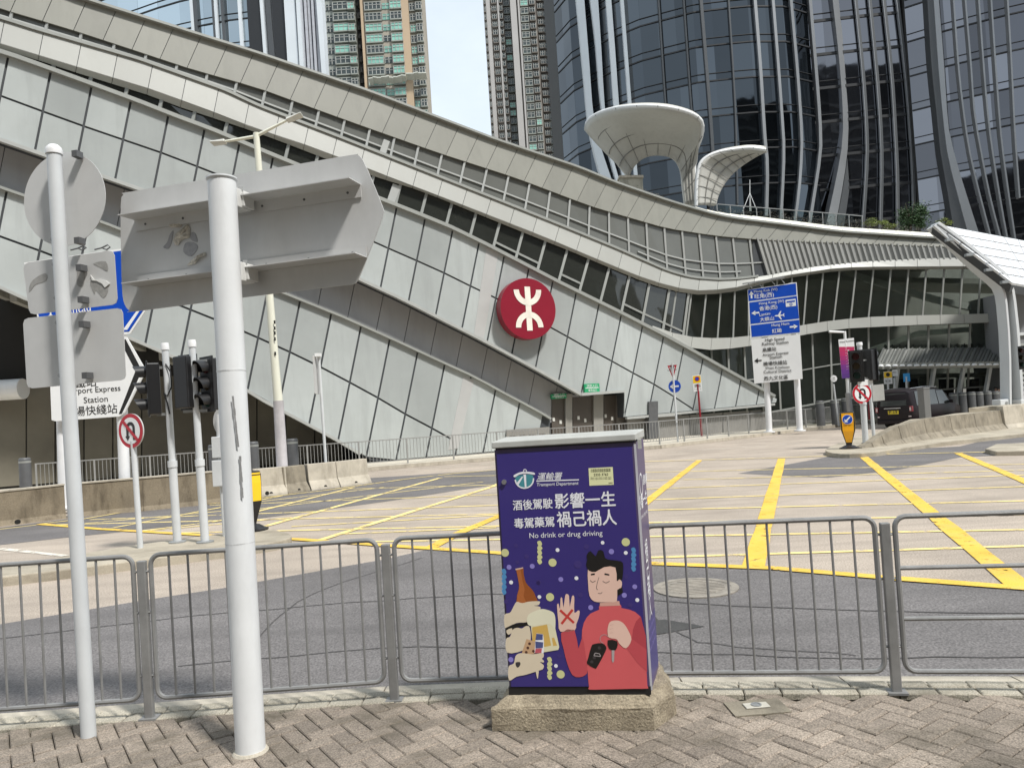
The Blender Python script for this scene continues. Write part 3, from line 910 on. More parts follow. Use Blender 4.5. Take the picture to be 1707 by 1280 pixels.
# lower wedge
b = MB()
us = march(cL, FM, .1, -60, 930, 1.405)
def ground_v(u):
    # pixel row where the wall meets the pavement
    lo, hi = 600, 900
    for _ in range(30):
        mid = (lo + hi) / 2
        if FM.hit(u, mid, .1).z > .14: lo = mid
        else: hi = mid
    return lo
def low2(u): return min(cLb(u), ground_v(u)) if u < 640 else ground_v(u)
cols = []
for u in us:
    y = cL(u); v = y
    while v < 900 and v < low2(u - .2 * (v - y)): v += .25
    cols.append(((u, y), (u - .2 * (v - y), v)))
def midpt2(t_, d_):
    for k in range(201):
        x = t_[0] + (d_[0] - t_[0]) * k / 200; y = t_[1] + (d_[1] - t_[1]) * k / 200
        if y >= cLm(x): return (x, y)
for (a, c) in zip(cols[:-1], cols[1:]):
    (ta, da), (tb, db) = a, c
    if tb[0] > 918: break
    ma, mb_ = midpt2(ta, da), midpt2(tb, db)
    if ma and mb_ and ma[1] < da[1] - 2 and mb_[1] < db[1] - 2:
        addpanel(b, [ta, tb, mb_, ma], FM, .1); addpanel(b, [ma, mb_, db, da], FM, .1)
    else:
        addpanel(b, [ta, tb, db, da], FM, .1)
b.build("lower_cladding", m_clad, st)
b = MB()
gl = [(x, y) for (_, (x, y)) in cols if _ is not None]
poly = [(u, cL(u) + .3) for u in range(-60, 911, 30)] + [(917, 698), (917, ground_v(917))] + [(u, ground_v(u)) for u in (850, 750, 640)] + [(u, min(cLb(u), ground_v(u))) for u in range(620, -61, -20)]
b.prism([FM.hit(x, y, .05) for x, y in poly], -FN * .9); b.build("lower_cladding_backing", m_joint, st)
b = MB()
b.ribbon([FM.hit(u, cL(u), .14) for u in list(range(-60, 911, 30)) + [917]], .25, .10)
b.build("lower_coping", m_mull, st)
b = MB(); b.ribbon([FM.hit(u, cLb(u) + 1, .13) for u in list(range(-60, 601, 20))], .25, .12); b.build("lower_drip_edge", m_lmull, st)
# soffit and dark back wall of the undercroft on the left
b = MB()
p = [FM.hit(u, cLb(u), -.6) for u in range(-60, 621, 20)]
rings = [[q, q + Vector((-1.5, 6.5, 0)), q + Vector((-1.5, 6.5, .4)), q + Vector((0, 0, .4))] for q in p]
b.rings(rings); b.build("undercroft_soffit", M("dark_soffit", (0.3, 0.3, 0.27), 0.7, 0, .1, .5), st)
BW = Plan([(-42, 36.5 - 19.2 + 4.2), (60, 36.5 + 27.42 + 4.2)])
def bwp(u, z):
    d = ray(u, 700); 
    lo, hi = 300, 1100
    for _ in range(40):
        mid = (lo + hi) / 2
        if BW.hit(u, mid, 0).z > z: lo = mid
        else: hi = mid
    return BW.hit(u, lo, 0)
b = MB()
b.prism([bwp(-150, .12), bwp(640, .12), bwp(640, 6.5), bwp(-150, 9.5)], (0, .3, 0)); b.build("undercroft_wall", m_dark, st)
b = MB()
us = list(range(-100, 620, 48))
for ua, ub in zip(us[:-1], us[1:]):
    q = [bwp(ua, .2), bwp(ub, .2), bwp(ub, 4.6), bwp(ua, 4.6)]
    q = [x - FN * -.05 for x in q]
    b.prism(inset(q, .03), (0, .05, 0))
b.build("undercroft_doors", M("brown_glass_door", (0.13, 0.12, 0.095), 0.3, 0, .2, .5, island=.25), st)
# doors in the recess, plinth
m_door = M("brown_steel_door", (0.085, 0.072, 0.060), 0.45, 0, .08, 2)
m_pil = M("grey_pilaster", (0.27, 0.26, 0.235), 0.6, 0, .08, 1)
FD = -.5
def dquad(u0, v0, u1, v1, off, lean=.06):
    return [FM.hit(u0, v0, off), FM.hit(u1, v1, off)]
def wallrect(b, u0, u1, z0, z1, off, th=.08, mi=0):
    def at(u, z):
        lo, hi = 300, 1000
        for _ in range(36):
            mid = (lo + hi) / 2
            if FM.hit(u, mid, off).z > z: lo = mid
            else: hi = mid
        return FM.hit(u, lo, off)
    q = [at(u0, z0), at(u1, z0), at(u1, z1), at(u0, z1)]
    b.prism(q, -FN * th, mi); return q
ZD = .14
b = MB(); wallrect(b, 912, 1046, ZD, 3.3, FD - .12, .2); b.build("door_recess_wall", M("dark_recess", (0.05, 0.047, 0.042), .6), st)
for (u0, u1) in ((920, 942), (955, 989), (1007, 1027)):
    b = MB(); q = wallrect(b, u0, u1, ZD, 2.55, FD, .06)
    d = b.build("steel_door", m_door, st)
    c0 = (q[0] + q[1] + q[2] + q[3]) / 4 + FN * .02
    for dx, dz in ((-.25, .15), (.1, .0)):
        b = MB(); b.box(c0 + Vector((dx, dx * .45, dz)), (.13, .02, .18), .43)
        b.build("door_notice", M("white_notice", (0.6, 0.6, 0.56), .6), d)
for (u0, u1) in ((943, 954), (990, 1006)):
    b = MB(); wallrect(b, u0, u1, ZD, 2.75, FD + .12, .25); b.build("pilaster", m_pil, st)
b = MB(); wallrect(b, 1028, 1044, ZD, 2.9, FD + .1, .1); b.build("door_side_panel", M("brown_side_panel", (.14, .125, .11), .5), st)
b = MB()
for (u0, u1) in ((1046, 1096), (1097, 1150), (1151, 1205), (1206, 1250), (1251, 1288)):
    wallrect(b, u0, u1 - .6, ZD, 1.25, .02, .1)
b.build("plinth", M("grey_plinth_panel", (.24, .235, .22), .6, 0, .08, .6, stain=.25), st)
b = MB(); q = wallrect(b, 845, 916, ZD, 1.15, .25, .5); bx = b.build("service_box", M("grey_service_box", (.22, .21, .19), .6, 0, .1, 1), st)
b = MB()
for k in range(4):
    wallrect(b, 850 + k * 16, 861 + k * 16, .35, .85, .27, .02)
b.build("louvre", M("brown_louvre", (.13, .115, .10), .6), bx)
b = MB(); wallrect(b, 1082, 1097, ZD, 2.1, .45, .35); b.build("standpipe_cabinet", m_dgrey, st)
# vertical expansion joints in the cladding
b = MB()
for (p0, p1, p2, p3) in (((773, 626), (790, 634), (764, 747), (747, 750)), ((812, 405), (831, 421), (806, 567), (790, 559))):
    b.prism([FM.hit(*p, OFF + .012 if p0[1] < 500 else .112) for p in (p0, p1, p2, p3)], -FN * .03)
b.build("joint_cover", M("grey_joint_cover", (.40, .40, .39), .5, 0, .05, 1), st)

# inside the glazed hall on the right: back wall, floor slabs and a sloping beam seen through the glass
b = MB(); us = np.linspace(1130, 1700, 24)
rg = [[FC.hit(u, 440, -6), FC.hit(u, 700, -6), FC.hit(u, 700, -6) + Vector((0, .3, 0)), FC.hit(u, 440, -6) + Vector((0, .3, 0))] for u in us]
b.rings(rg); b.build("hall_wall", M("hall_wall_grey", (.42, .42, .40), .7, 0, .25, .4), st)
b = MB()
b.bar(FC.hit(1400, 452, -1.4), FC.hit(1560, 500, -1.4), .4, .35); b.bar(FC.hit(1560, 500, -1.4), FC.hit(1640, 518, -1.4), .4, .35); b.build("hall_beam", m_white, st)
b = MB()
b.bar(FC.hit(1440, 588, -1.4), FC.hit(1530, 556, -1.4), .4, .3); b.bar(FC.hit(1530, 556, -1.4), FC.hit(1670, 545, -1.4), .4, .3); b.build("hall_beam", m_white, st)
b = MB(); b.ribbon([FC.hit(u, 470 + (u - 1260) * .02, -3) for u in np.linspace(1260, 1680, 12)], 3.5, .3); b.build("hall_floor", M("hall_floor_grey", (.4, .4, .38), .7), st)

# beams and a duct under the sloping wall on the far left
b = MB()
for k in range(7):
    p = FM.hit(-40 + k * 62, cLb(-40 + k * 62) + 4, -.9); b.bar(p + Vector((0, 0, -.1)), p + Vector((-1.2, 5.0, -.1)), .25, .3)
b.build("soffit_beam", M("soffit_beam_grey", (.34, .34, .31), .7), st)
b = MB(); p, q = CAM + ray(-60, 654) * 30.5, CAM + ray(39, 648) * 30.5
b.tube([p, q], .42, 16); b.build("duct", m_white, st, smooth=40)
# ------------------------------------------------------------------ near railing
m_rail = M("railing_galvanised", (0.25, 0.25, 0.245), 0.5, 0.3, 0.14, 7, bump=0.15, bscale=120, stain=0.35, stain_col=(0.13, 0.125, 0.12), sscale=(3, 3, 1))
rl = thing("pedestrian_railing", "grey galvanised pedestrian railing curving along the near brick pavement", "railing", FP[2])
RH = 0.955
for i, p in enumerate(FP):
    b = MB()
    a = math.atan2(FP[min(i + 1, 5)].y - FP[max(i - 1, 0)].y, FP[min(i + 1, 5)].x - FP[max(i - 1, 0)].x)
    b.box(p + Vector((0, 0, RH * .5 - .02)), (.052, .034, RH - .02), a)
    po = b.build("post", m_rail, rl, bevel=.006)
    b = MB(); b.box(p + Vector((0, 0, .004)), (.10, .08, .012), a); b.build("base_plate", m_rail, po)
    b = MB()
    for z in (.25, .62, .86):
        for sx in (-1, 1):
            b.tube([p + Vector((sx * .026 * math.cos(a), sx * .026 * math.sin(a), z)), p + Vector((sx * .05 * math.cos(a), sx * .05 * math.sin(a), z))], .007, 6)
    b.build("lug", m_rail, po)
for i in range(5):
    p, q = FP[i], FP[i + 1]
    t = (q - p); Lh = t.length; t.normalize()
    n_ = Vector((t.y, -t.x, 0))
    horiz = (i == 4)
    r = .058
    path = []
    for x, z in rrect(.052, .115, Lh - .052, RH, r, 5):
        path.append(p + t * x + Vector((0, 0, z)))
    path = path + path[:2]
    b = MB(); b.tube(path, .0145, 8, cap=False)
    fr = b.build("panel", m_rail, rl, smooth=40)
    if horiz:
        for z in (.40, .675):
            b = MB(); b.tube([p + t * .055 + Vector((0, 0, z)), p + t * (Lh - .055) + Vector((0, 0, z))], .0125, 8)
            b.build("bar", m_rail, fr, smooth=40)
    else:
        nb = max(2, round((Lh - .10) / .1135))
        for k in range(1, nb):
            x = .05 + (Lh - .10) * k / nb
            j = random.uniform(-.004, .004)
            b = MB(); b.tube([p + t * x + Vector((0, 0, .117)), p + t * (x + j) + Vector((0, 0, RH - .008))], .0072, 7)
            b.build("bar", m_rail, fr, smooth=40)

# ------------------------------------------------------------------ signal cabinet on its plinth
PB = PZ
c0 = G(960, 1217, PB)
pl = thing("concrete_plinth", "weathered low concrete plinth with chipped edge under the purple cabinet", "plinth", (c0.x, c0.y + .3, PB))
def gp(u, v, z): return G(u, v, z)
bot = [gp(821, 1218, PB), gp(1091, 1217, PB), gp(1128, 1190, PB)]
d_ = (bot[2] - bot[1])
back_r = bot[2] + Vector((.02, .42, 0)); back_l = bot[0] + Vector((.17, .50, 0))
low = [bot[0], bot[1], bot[2], back_r, back_l]
ctr = sum(low, Vector()) / 5
mid = [p + Vector((0, 0, .112)) for p in low]
top = [ctr + (p - ctr) * f + Vector((0, 0, .166)) for p, f in zip(low, (.86, .86, .9, .9, .9))]
b = MB()
b.rings([low, mid, top])
pw = b.build("plinth_block", M("rough_plinth_concrete", (0.29, 0.245, 0.175), .95, 0, .28, 5, bump=.9, bscale=75, stain=.85, stain_col=(.115, .09, .06), sscale=(2.2, 2.2, 1.5), fine=.3, fscale=110), pl)
bmx = bmesh.new(); bmx.from_mesh(pw.data)
bmesh.ops.triangulate(bmx, faces=[f for f in bmx.faces if len(f.verts) > 4])
bmesh.ops.subdivide_edges(bmx, edges=bmx.edges[:], cuts=22, use_grid_fill=True)
for v in bmx.verts:
    wpt = v.co + ORG[pl]
    n1 = noise.noise(wpt * 6) * .003 + noise.noise(wpt * 30) * .002 + noise.noise(wpt * 80) * .0018
    edge = (.7 if v.co.z < .10 else 1.5) + 2.6 * math.exp(-((v.co.z - .112) / .012) ** 2)
    if v.co.z > .004 : v.co += v.normal * n1 * edge
bmx.to_mesh(pw.data); bmx.free()
pw.data.polygons.foreach_set("use_smooth", [True] * len(pw.data.polygons))
pw.data.set_sharp_from_angle(angle=math.radians(35))

ZC = PB + .165
fl = G(850, 1157, ZC)
PHI = math.radians(-9.5)
cx_ = Vector((math.cos(PHI), math.sin(PHI), 0)); cy_ = Vector((-math.sin(PHI), math.cos(PHI), 0))
CWD = .735; CHT = 1.295; CDP = .40
cab = thing("signal_cabinet", "purple traffic signal cabinet with a no drink driving poster on its front", "cabinet", fl + cx_ * CWD / 2)
def cb(x, y, z): return fl + cx_ * x + cy_ * y + Vector((0, 0, z))
FL_ = .052
m_cab = M("purple_vinyl", S2L((52, 42, 112)), .35, 0, .04, 2, coat=.1)
m_cabs = M("faded_purple_vinyl", S2L((84, 72, 104)), .45, 0, .08, 3, stain=.25, stain_col=S2L((60, 54, 92)))
b = MB()
b.loft([cb(0, 0, 0), cb(CWD, 0, 0), cb(CWD + FL_, CDP, 0), cb(.0, CDP, 0)], [cb(0, 0, CHT), cb(CWD, 0, CHT), cb(CWD + FL_, CDP, CHT), cb(.0, CDP, CHT)])
b.build("body", m_cabs, cab)
b = MB()
b.prism([cb(.012, -.012, .045), cb(CWD - .010, -.012, .045), cb(CWD - .010, -.012, CHT - .022), cb(.012, -.012, CHT - .022)], cy_ * .012)
b.build("front_door", m_cab, cab)
b = MB(); b.prism([cb(-.004, -.006, .0), cb(CWD + .004, -.006, .0), cb(CWD + .004, -.006, .04), cb(-.004, -.006, .04)], cy_ * .03); b.build("base_skirt", m_black, cab)
m_lid = M("dirty_cream_lid", (.42, .425, .40), .5, 0, .1, 6, stain=.4, stain_col=(.26, .25, .2))
b = MB()
b.loft([cb(-.010, -.020, CHT + .010), cb(CWD + .012, -.020, CHT + .010), cb(CWD + FL_ + .008, CDP + .01, CHT + .010), cb(-.010, CDP + .01, CHT + .010)],
       [cb(-.010, -.020, CHT + .044), cb(CWD + .012, -.020, CHT + .044), cb(CWD + FL_ + .008, CDP + .01, CHT + .056), cb(-.010, CDP + .01, CHT + .056)])
b.build("lid", m_lid, cab, bevel=.005)
b = MB()
b.prism([cb(.005, .002, CHT), cb(CWD - .005, .002, CHT), cb(CWD - .005, .002, CHT + .012), cb(.005, .002, CHT + .012)], cy_ * .05); b.build("lid_seal", m_black, cab)
b = MB(); b.bar(cb(CWD + .004, .01, .02), cb(CWD + .004, .01, CHT - .01), .014, .014); b.build("corner_trim", M("grey_trim", (.42, .42, .45), .4), cab)
b = MB(); b.box(cb(CWD + .030, .06, CHT - .012), (.02, .05, .05), PHI); b.build("hinge", m_lid, cab)
k = cb(.045, -.012, CHT - .17)
b = MB(); b.disc(k - cy_ * .012, -cy_, .013, .014, 18); b.build("lock_knob", M("steel_knob", (.35, .35, .38), .3, .8), cab, smooth=40)

A = Art(cb(0, -.0126, 0), cx_, (0, 0, 1), .0005)
def c3(pts): return [A.px(810 + x / 4.924, 720 + y / 4.924) for x, y in pts]
def c4(pts): return [A.px(810 + x / 3.5545, 880 + y / 3.5545) for x, y in pts]
def c6(pts): return [A.px(840 + x / 7.1125, 770 + y / 7.1125) for x, y in pts]
def c7(pts): return [A.px(830 + x / 6.4, 930 + y / 6.4) for x, y in pts]
SC3, SC4 = 1 / 4.924 / FPX * 3.98, 1 / 3.5545 / FPX * 3.98
def ink(n, rgb, k=.92): return M("print_" + n, tuple(x * k for x in S2L(rgb)), .4, 0, .03, 5)
WHT, CRM, LIL, DIM = ink("white", (232, 232, 238)), ink("lime", (205, 205, 150)), ink("lilac", (140, 130, 200)), ink("dim_purple", (62, 50, 116))
BLU, SKN, HND = ink("blue", (80, 140, 190)), ink("skin", (226, 190, 174)), ink("cream_hand", (216, 202, 178))
BRN, BRL, AMB, FOA = ink("bottle_brown", (150, 82, 36)), ink("bottle_brown_light", (172, 100, 52)), ink("amber", (208, 170, 90)), ink("foam", (222, 216, 182))
PNK, RED, DRD, BLK = ink("sweater", (208, 92, 96)), ink("sweater_dark", (176, 66, 76)), ink("sweater_mid", (190, 76, 84)), ink("ink_black", (24, 22, 22))
XRD, TEA, SIL, TAN, STK = ink("cross_red", (196, 62, 56)), ink("teal", (70, 140, 150)), ink("grey_key", (168, 160, 160)), ink("tan", (196, 160, 124)), ink("sticker", (226, 226, 178))
DGY, PCH, NVY = ink("dark_grey", (60, 56, 58)), ink("peach_shadow", (206, 160, 146)), ink("syringe_blue", (76, 84, 132))
def dot(cf, x, y, r, mat, ly=1):
    (a, c) = cf([(x, y)])[0]; (a2, c2) = cf([(x + r, y)])[0]
    A.ell(a, c, a2 - a, a2 - a, mat, ly, 26)
for x, y, r, mm in ((157, 990, 32, CRM), (547, 1070, 33, CRM), (1148, 902, 34, CRM), (588, 967, 16, WHT), (958, 907, 15, WHT), (1148, 990, 16, WHT), (190, 1108, 20, LIL), (380, 1100, 20, LIL), (1030, 980, 22, LIL), (207, 1232, 16, WHT), (615, 1208, 20, LIL), (743, 1198, 16, WHT), (1222, 1268, 20, LIL), (248, 930, 15, DIM), (335, 1018, 18, DIM), (260, 1065, 15, DIM), (825, 938, 20, DIM), (755, 1085, 32, DIM), (430, 1235, 15, DIM), (1150, 1185, 17, DIM)):
    dot(c3, x, y, r, mm)
for x, y, r, mm in ((380, 408, 24, CRM), (317, 407, 11, WHT), (621, 470, 15, LIL), (820, 397, 15, LIL), (897, 425, 12, WHT), (443, 865, 24, CRM), (415, 815, 11, WHT), (148, 778, 15, LIL), (313, 320, 14, DIM), (560, 395, 14, DIM), (435, 755, 12, DIM), (855, 455, 14, DIM), (120, 435, 13, DIM)):
    dot(c4, x, y, r, mm)
def squig(cf, x, y0, y1, wd, mat):
    n = 5
    for k in range(n):
        y = y0 + (y1 - y0) * k / n; h = (y1 - y0) / n
        s = 1 if k % 2 else -1
        A.poly(smooth(cf([(x - wd * .5 + s * 2, y + h * .1), (x + wd * .1, y - h * .12), (x + wd * .55 + s * 2, y + h * .45), (x + wd * .45, y + h * .85), (x - wd * .05, y + h * 1.12), (x - wd * .5 - s * 2, y + h * .7)]), 3), mat, 1 + .4 * (k % 2))
squig(c3, 442, 895, 1080, 36, CRM); squig(c3, 1213, 950, 1140, 36, BLU); squig(c3, 150, 1125, 1330, 34, BLU); squig(c4, 378, 765, 895, 26, CRM)
def wtext(txt, p0, p1, mat, layer=2, cf=c3, bold=0.0, shear=0.0, hpx=None):
    (x0, y0), (x1, y1) = cf([p0, p1])
    wd = math.hypot(x1 - x0, y1 - y0)
    h = None
    if hpx: (a, c) = cf([(p0[0], p0[1] - hpx)])[0]; h = math.hypot(a - x0, c - y0)
    A.text(txt, x0, y0, .1, mat, layer, 'LEFT', wd, bold, shear, math.atan2(y1 - y0, x1 - x0), h)
wtext("酒後駕駛", (112, 572), (580, 545), WHT, cf=c6, bold=1, hpx=118)
wtext("影響一生", (612, 552), (1325, 522), WHT, cf=c6, bold=1.1, hpx=178)
wtext("毒駕藥駕", (126, 786), (600, 762), WHT, cf=c6, bold=1, hpx=118)
wtext("禍己禍人", (636, 770), (1340, 742), WHT, cf=c6, bold=1.1, hpx=182)
wtext("No drink or drug driving", (305, 900), (1170, 868), WHT, cf=c6)
wtext("運輸署", (395, 212), (695, 205), WHT, cf=c6, bold=.5, shear=.25, hpx=85)
A.poly(c6([(385, 218), (890, 203), (890, 216), (385, 232)]), WHT, 1)
wtext("Transport Department", (392, 285), (885, 266), WHT, cf=c6, bold=.5, shear=.15)
# department emblem
A.poly(smooth(c6([(114, 160), (170, 128), (240, 112), (310, 116), (364, 128), (362, 150), (300, 140), (240, 138), (180, 150), (132, 180)]), 3), WHT, 2)
A.poly(smooth(c6([(150, 172), (240, 150), (330, 150), (352, 200), (320, 280), (245, 308), (170, 280), (135, 225)]), 4), TEA, 1.4)
def cring(cf, x, y, r0, r1, mat, a0, a1, ly):
    pts0 = []
    for k in range(25):
        a = math.radians(a0 + (a1 - a0) * k / 24)
        pts0.append((x + r1 * math.cos(a), y + r1 * math.sin(a)))
    for k in range(24, -1, -1):
        a = math.radians(a0 + (a1 - a0) * k / 24)
        pts0.append((x + r0 * math.cos(a), y + r0 * math.sin(a)))
    q = cf(pts0)
    n = len(q)
    for k in range(24): A.poly([q[k], q[k + 1], q[n - 2 - k], q[n - 1 - k]], mat, ly)
cring(c6, 243, 200, 100, 116, WHT, -5, 175, 2)
cring(c6, 250, 104, 13, 22, WHT, 0, 360, 2)
A.poly(c6([(232, 146), (262, 146), (268, 300), (250, 306)]), WHT, 2); A.poly(c6([(150, 250), (215, 170), (228, 176), (172, 272)]), WHT, 2)
# sticker
A.poly(c6([(1003, 72), (1290, 58), (1303, 268), (1014, 280)]), STK, 1)
wtext("2333 3762", (1066, 164), (1238, 158), BLK, cf=c6, bold=.4)
for y in (92, 112): wtext("交通燈故障請致電運輸署", (1030, y + 8), (1265, y), BLK, cf=c6)
for y in (185, 202): wtext("Please report fault of traffic signal", (1030, y + 6), (1272, y), DGY, cf=c6)
wtext("運輸署", (1240, 256), (1290, 254), BLK, cf=c6)
# bottle, mug, hands
P4 = lambda pts, mat, ly=1, sm=3: A.poly(smooth(c4(pts), sm) if sm else c4(pts), mat, ly)
P7 = lambda pts, mat, ly=1, sm=3: A.poly(smooth(c7(pts), sm) if sm else c7(pts), mat, ly)
P7([(196, 120), (268, 108), (275, 160), (300, 260), (370, 340), (400, 400), (412, 470), (215, 485), (203, 420), (208, 380), (222, 330), (225, 240)], BRN, 2)
P7([(200, 125), (240, 120), (262, 240), (285, 330), (275, 400), (300, 478), (216, 482), (205, 420), (212, 375), (228, 300)], BRL, 2.4)
P7([(186, 112), (270, 96), (268, 110), (190, 128)], ink("cap", (206, 176, 160)), 2.6, 0)
P7([(70, 605), (130, 580), (165, 520), (200, 465), (260, 478), (330, 462), (440, 458), (446, 480), (430, 500), (385, 505), (450, 518), (450, 545), (420, 560), (330, 620), (310, 680), (200, 690), (110, 735), (75, 740)], HND, 3)
P7([(78, 745), (160, 705), (330, 680), (335, 712), (265, 725), (170, 750), (110, 850), (84, 862)], BLK, 3.2, 0)
P7([(90, 770), (150, 745), (150, 790), (110, 815)], HND, 3.3, 2)
P7([(88, 862), (130, 835), (160, 760), (210, 740), (255, 748), (300, 722), (342, 742), (345, 900), (260, 985), (100, 1005)], HND, 3.6)
P7([(352, 715), (600, 690), (655, 945), (645, 975), (500, 1000), (380, 990)], FOA, 3.8, 0)
P7([(366, 735), (525, 705), (568, 930), (500, 945), (400, 890), (368, 880)], AMB, 4.0, 0)
P7([(575, 850), (600, 845), (632, 930), (590, 935)], AMB, 4.0, 0)
P7([(310, 660), (330, 600), (400, 560), (480, 540), (570, 565), (605, 600), (615, 680), (605, 760), (560, 700), (470, 710), (340, 720)], ink("foam_light", (226, 222, 196)), 4.2)
P7([(305, 860), (398, 885), (392, 1010), (375, 1020), (252, 1022)], TAN, 4.4, 0)
for x, y in ((338, 910), (320, 955), (303, 1002), (380, 990)): dot(c7, x, y, 15, ink("pill_brown", (84, 52, 40)), 4.7)
P7([(412, 800), (482, 808), (492, 890), (490, 1012), (392, 1010), (400, 880)], WHT, 4.6, 0)
P7([(412, 803), (480, 810), (478, 870), (400, 872)], NVY, 4.8, 0); P7([(400, 885), (484, 895), (480, 955), (402, 960)], NVY, 4.8, 0)
P7([(402, 962), (470, 958), (465, 1010), (396, 1010)], ink("syringe_red", (190, 90, 100)), 4.8, 0)
P7([(115, 1155), (170, 1120), (190, 1040), (245, 1010), (370, 1022), (480, 1010), (488, 1050), (470, 1070), (490, 1090), (488, 1110), (450, 1105), (490, 1140), (480, 1180), (440, 1195), (300, 1240), (200, 1260), (120, 1300)], HND, 5)
P7([(190, 1110), (235, 1105), (240, 1135), (215, 1165), (195, 1150)], DGY, 5.3, 2)
P7([(402, 1200), (438, 1200), (428, 1280), (420, 1280)], HND, 5.1, 0)
# man
P4([(675, 455), (795, 450), (802, 472), (850, 482), (915, 522), (940, 640), (950, 800), (957, 930), (958, 949), (880, 950), (800, 952), (700, 954), (613, 955), (611, 940), (606, 890), (602, 840), (590, 740), (568, 650), (580, 560), (620, 505), (672, 482)], PNK, 2, 2)
P4([(445, 620), (525, 602), (548, 712), (572, 640), (590, 740), (602, 838), (590, 868), (552, 882), (512, 868), (482, 800), (462, 720)], DRD, 3, 2)
P4([(918, 522), (948, 640), (952, 718), (866, 655), (872, 600), (890, 550)], RED, 3, 0)
P4([(952, 718), (866, 655), (830, 705), (900, 800), (955, 850)], DRD, 3.2, 0)
P4([(442, 612), (430, 560), (422, 470), (423, 450), (431, 447), (440, 480), (442, 418), (452, 412), (460, 470), (470, 398), (482, 390), (493, 402), (497, 465), (510, 402), (522, 402), (524, 425), (524, 500), (545, 487), (556, 492), (550, 530), (535, 570), (526, 604)], SKN, 3, 2)
A.line(c4([(440, 485), (522, 560)]), 14 * SC4, XRD, 4); A.line(c4([(514, 482), (448, 566)]), 14 * SC4, XRD, 4.2)
P4([(722, 592), (735, 555), (775, 545), (812, 560), (842, 602), (862, 660), (830, 710), (790, 682), (775, 657), (730, 647), (722, 620)], SKN, 5)
for a in (((735, 575), (755, 568)), ((733, 598), (752, 592)), ((735, 620), (752, 617))): A.line(c4(a), 2.2 * SC4, PCH, 5.5)
cring(c4, 702, 655, 24, 27, SIL, 100, 330, 5.2)
P4([(640, 685), (688, 680), (712, 700), (708, 730), (660, 820), (645, 828), (600, 802), (606, 770), (625, 700)], BLK, 5, 2)
for x, y in ((672, 708), (642, 765), (628, 790)): dot(c4, x, y, 9, DGY, 5.4)
A.line(c4([(640, 752), (648, 738), (672, 742), (680, 756)]), 4 * SC4, SIL, 5.6); A.line(c4([(640, 754), (680, 758)]), 4 * SC4, SIL, 5.6)
P4([(722, 662), (778, 668), (776, 710), (760, 722), (730, 712)], BLK, 5.8, 2)
P4([(745, 722), (762, 722), (760, 785), (752, 797), (746, 782)], SIL, 5.6, 0)
P4([(675, 442), (790, 430), (795, 458), (675, 462)], PCH, 2.6, 0)
P4([(605, 240), (640, 246), (700, 226), (772, 228), (776, 312), (790, 302), (806, 318), (802, 352), (778, 366), (776, 432), (730, 436), (680, 438), (640, 432), (614, 400), (606, 330)], SKN, 3, 2)
P4([(595, 215), (601, 185), (598, 158), (620, 135), (650, 166), (666, 131), (696, 136), (706, 176), (742, 188), (802, 196), (814, 225), (808, 305), (790, 300), (776, 312), (768, 232), (700, 230), (650, 258), (610, 250)], BLK, 4, 2)
P4([(780, 366), (806, 340), (812, 380), (782, 400)], BLK, 2.8, 0)
P4([(622, 270), (645, 266), (646, 276), (622, 279)], BLK, 4, 0); P4([(704, 266), (732, 272), (731, 280), (702, 276)], BLK, 4, 0)
def arc(cf, pts, wd, mat, ly=4): A.line(smooth(cf(pts), 5, False), wd, mat, ly)
arc(c4, [(618, 308), (632, 319), (650, 311)], 3 * SC4, DGY); arc(c4, [(692, 313), (712, 323), (733, 313)], 3 * SC4, DGY)
arc(c4, [(670, 290), (660, 325), (655, 355), (664, 364)], 2.5 * SC4, DGY); arc(c4, [(664, 385), (680, 386), (690, 378)], 2.5 * SC4, DGY)
A.build("poster", cab)
# side print
sx = (cb(CWD + FL_, CDP, 0) - cb(CWD, 0, 0)).normalized()
A2 = Art(cb(CWD, 0, 0) + sx.cross(Vector((0, 0, 1))) * .001, sx, (0, 0, 1), .0005)
SW = (cb(CWD + FL_, CDP, 0) - cb(CWD, 0, 0)).length
A2.rect(.01, .03, SW - .01, .34, m_cab, 1)
for k, ch in enumerate("禍己禍人"): A2.text(ch, SW * .5, .66 - k * .105, .12, WHT, 2, 'CENTER', None, .9)
A2.text("影響一生", SW * .5, .94, .085, WHT, 2, 'CENTER', None, .9); A2.text("No drink or drug driving", SW * .5, .885, .03, WHT, 2, 'CENTER')
A2.ring(SW * .42, 1.06, .05, .062, WHT, 2); A2.text("運輸署", SW * .62, 1.05, .06, WHT, 2, 'LEFT', None, .6)
for k in range(3): A2.text("Transport Department", SW * .5, .29 - k * .05, .03, LIL, 2, 'CENTER')
A2.build("side_print", cab)

# ------------------------------------------------------------------ tall post carrying the big direction sign (seen from behind)
pb = G(418, 1252, PZ)
dist = pb.y
pt = D(358, 290, (pb - CAM).dot(FWD) * 1.0)
pt = Vector((pt.x, pb.y + .03, pt.z))
sp = thing("direction_sign_post", "thick pale grey post holding the large blank back of a direction sign", "sign post", pb)
b = MB(); R_ = .073
b.tube([pb - Vector((0, 0, .02)), pb.lerp(pt, .5), pt], [R_ * 1.02, R_, R_ * .985], 28)
po = b.build("pole", M("pole_paint", (.68, .695, .70), .4, 0, .05, 3, stain=.22, stain_col=(.40, .40, .39), sscale=(3, 3, .7), bump=.04), sp, smooth=40)
b = MB(); ax = (pt - pb).normalized()
b.tube([pt - ax * .012, pt - ax * .002, pt + ax * .006], [R_ * 1.0, R_ * 1.09, R_ * 1.08], 28); b.build("cap", m_paint, sp, smooth=30)
b = MB()
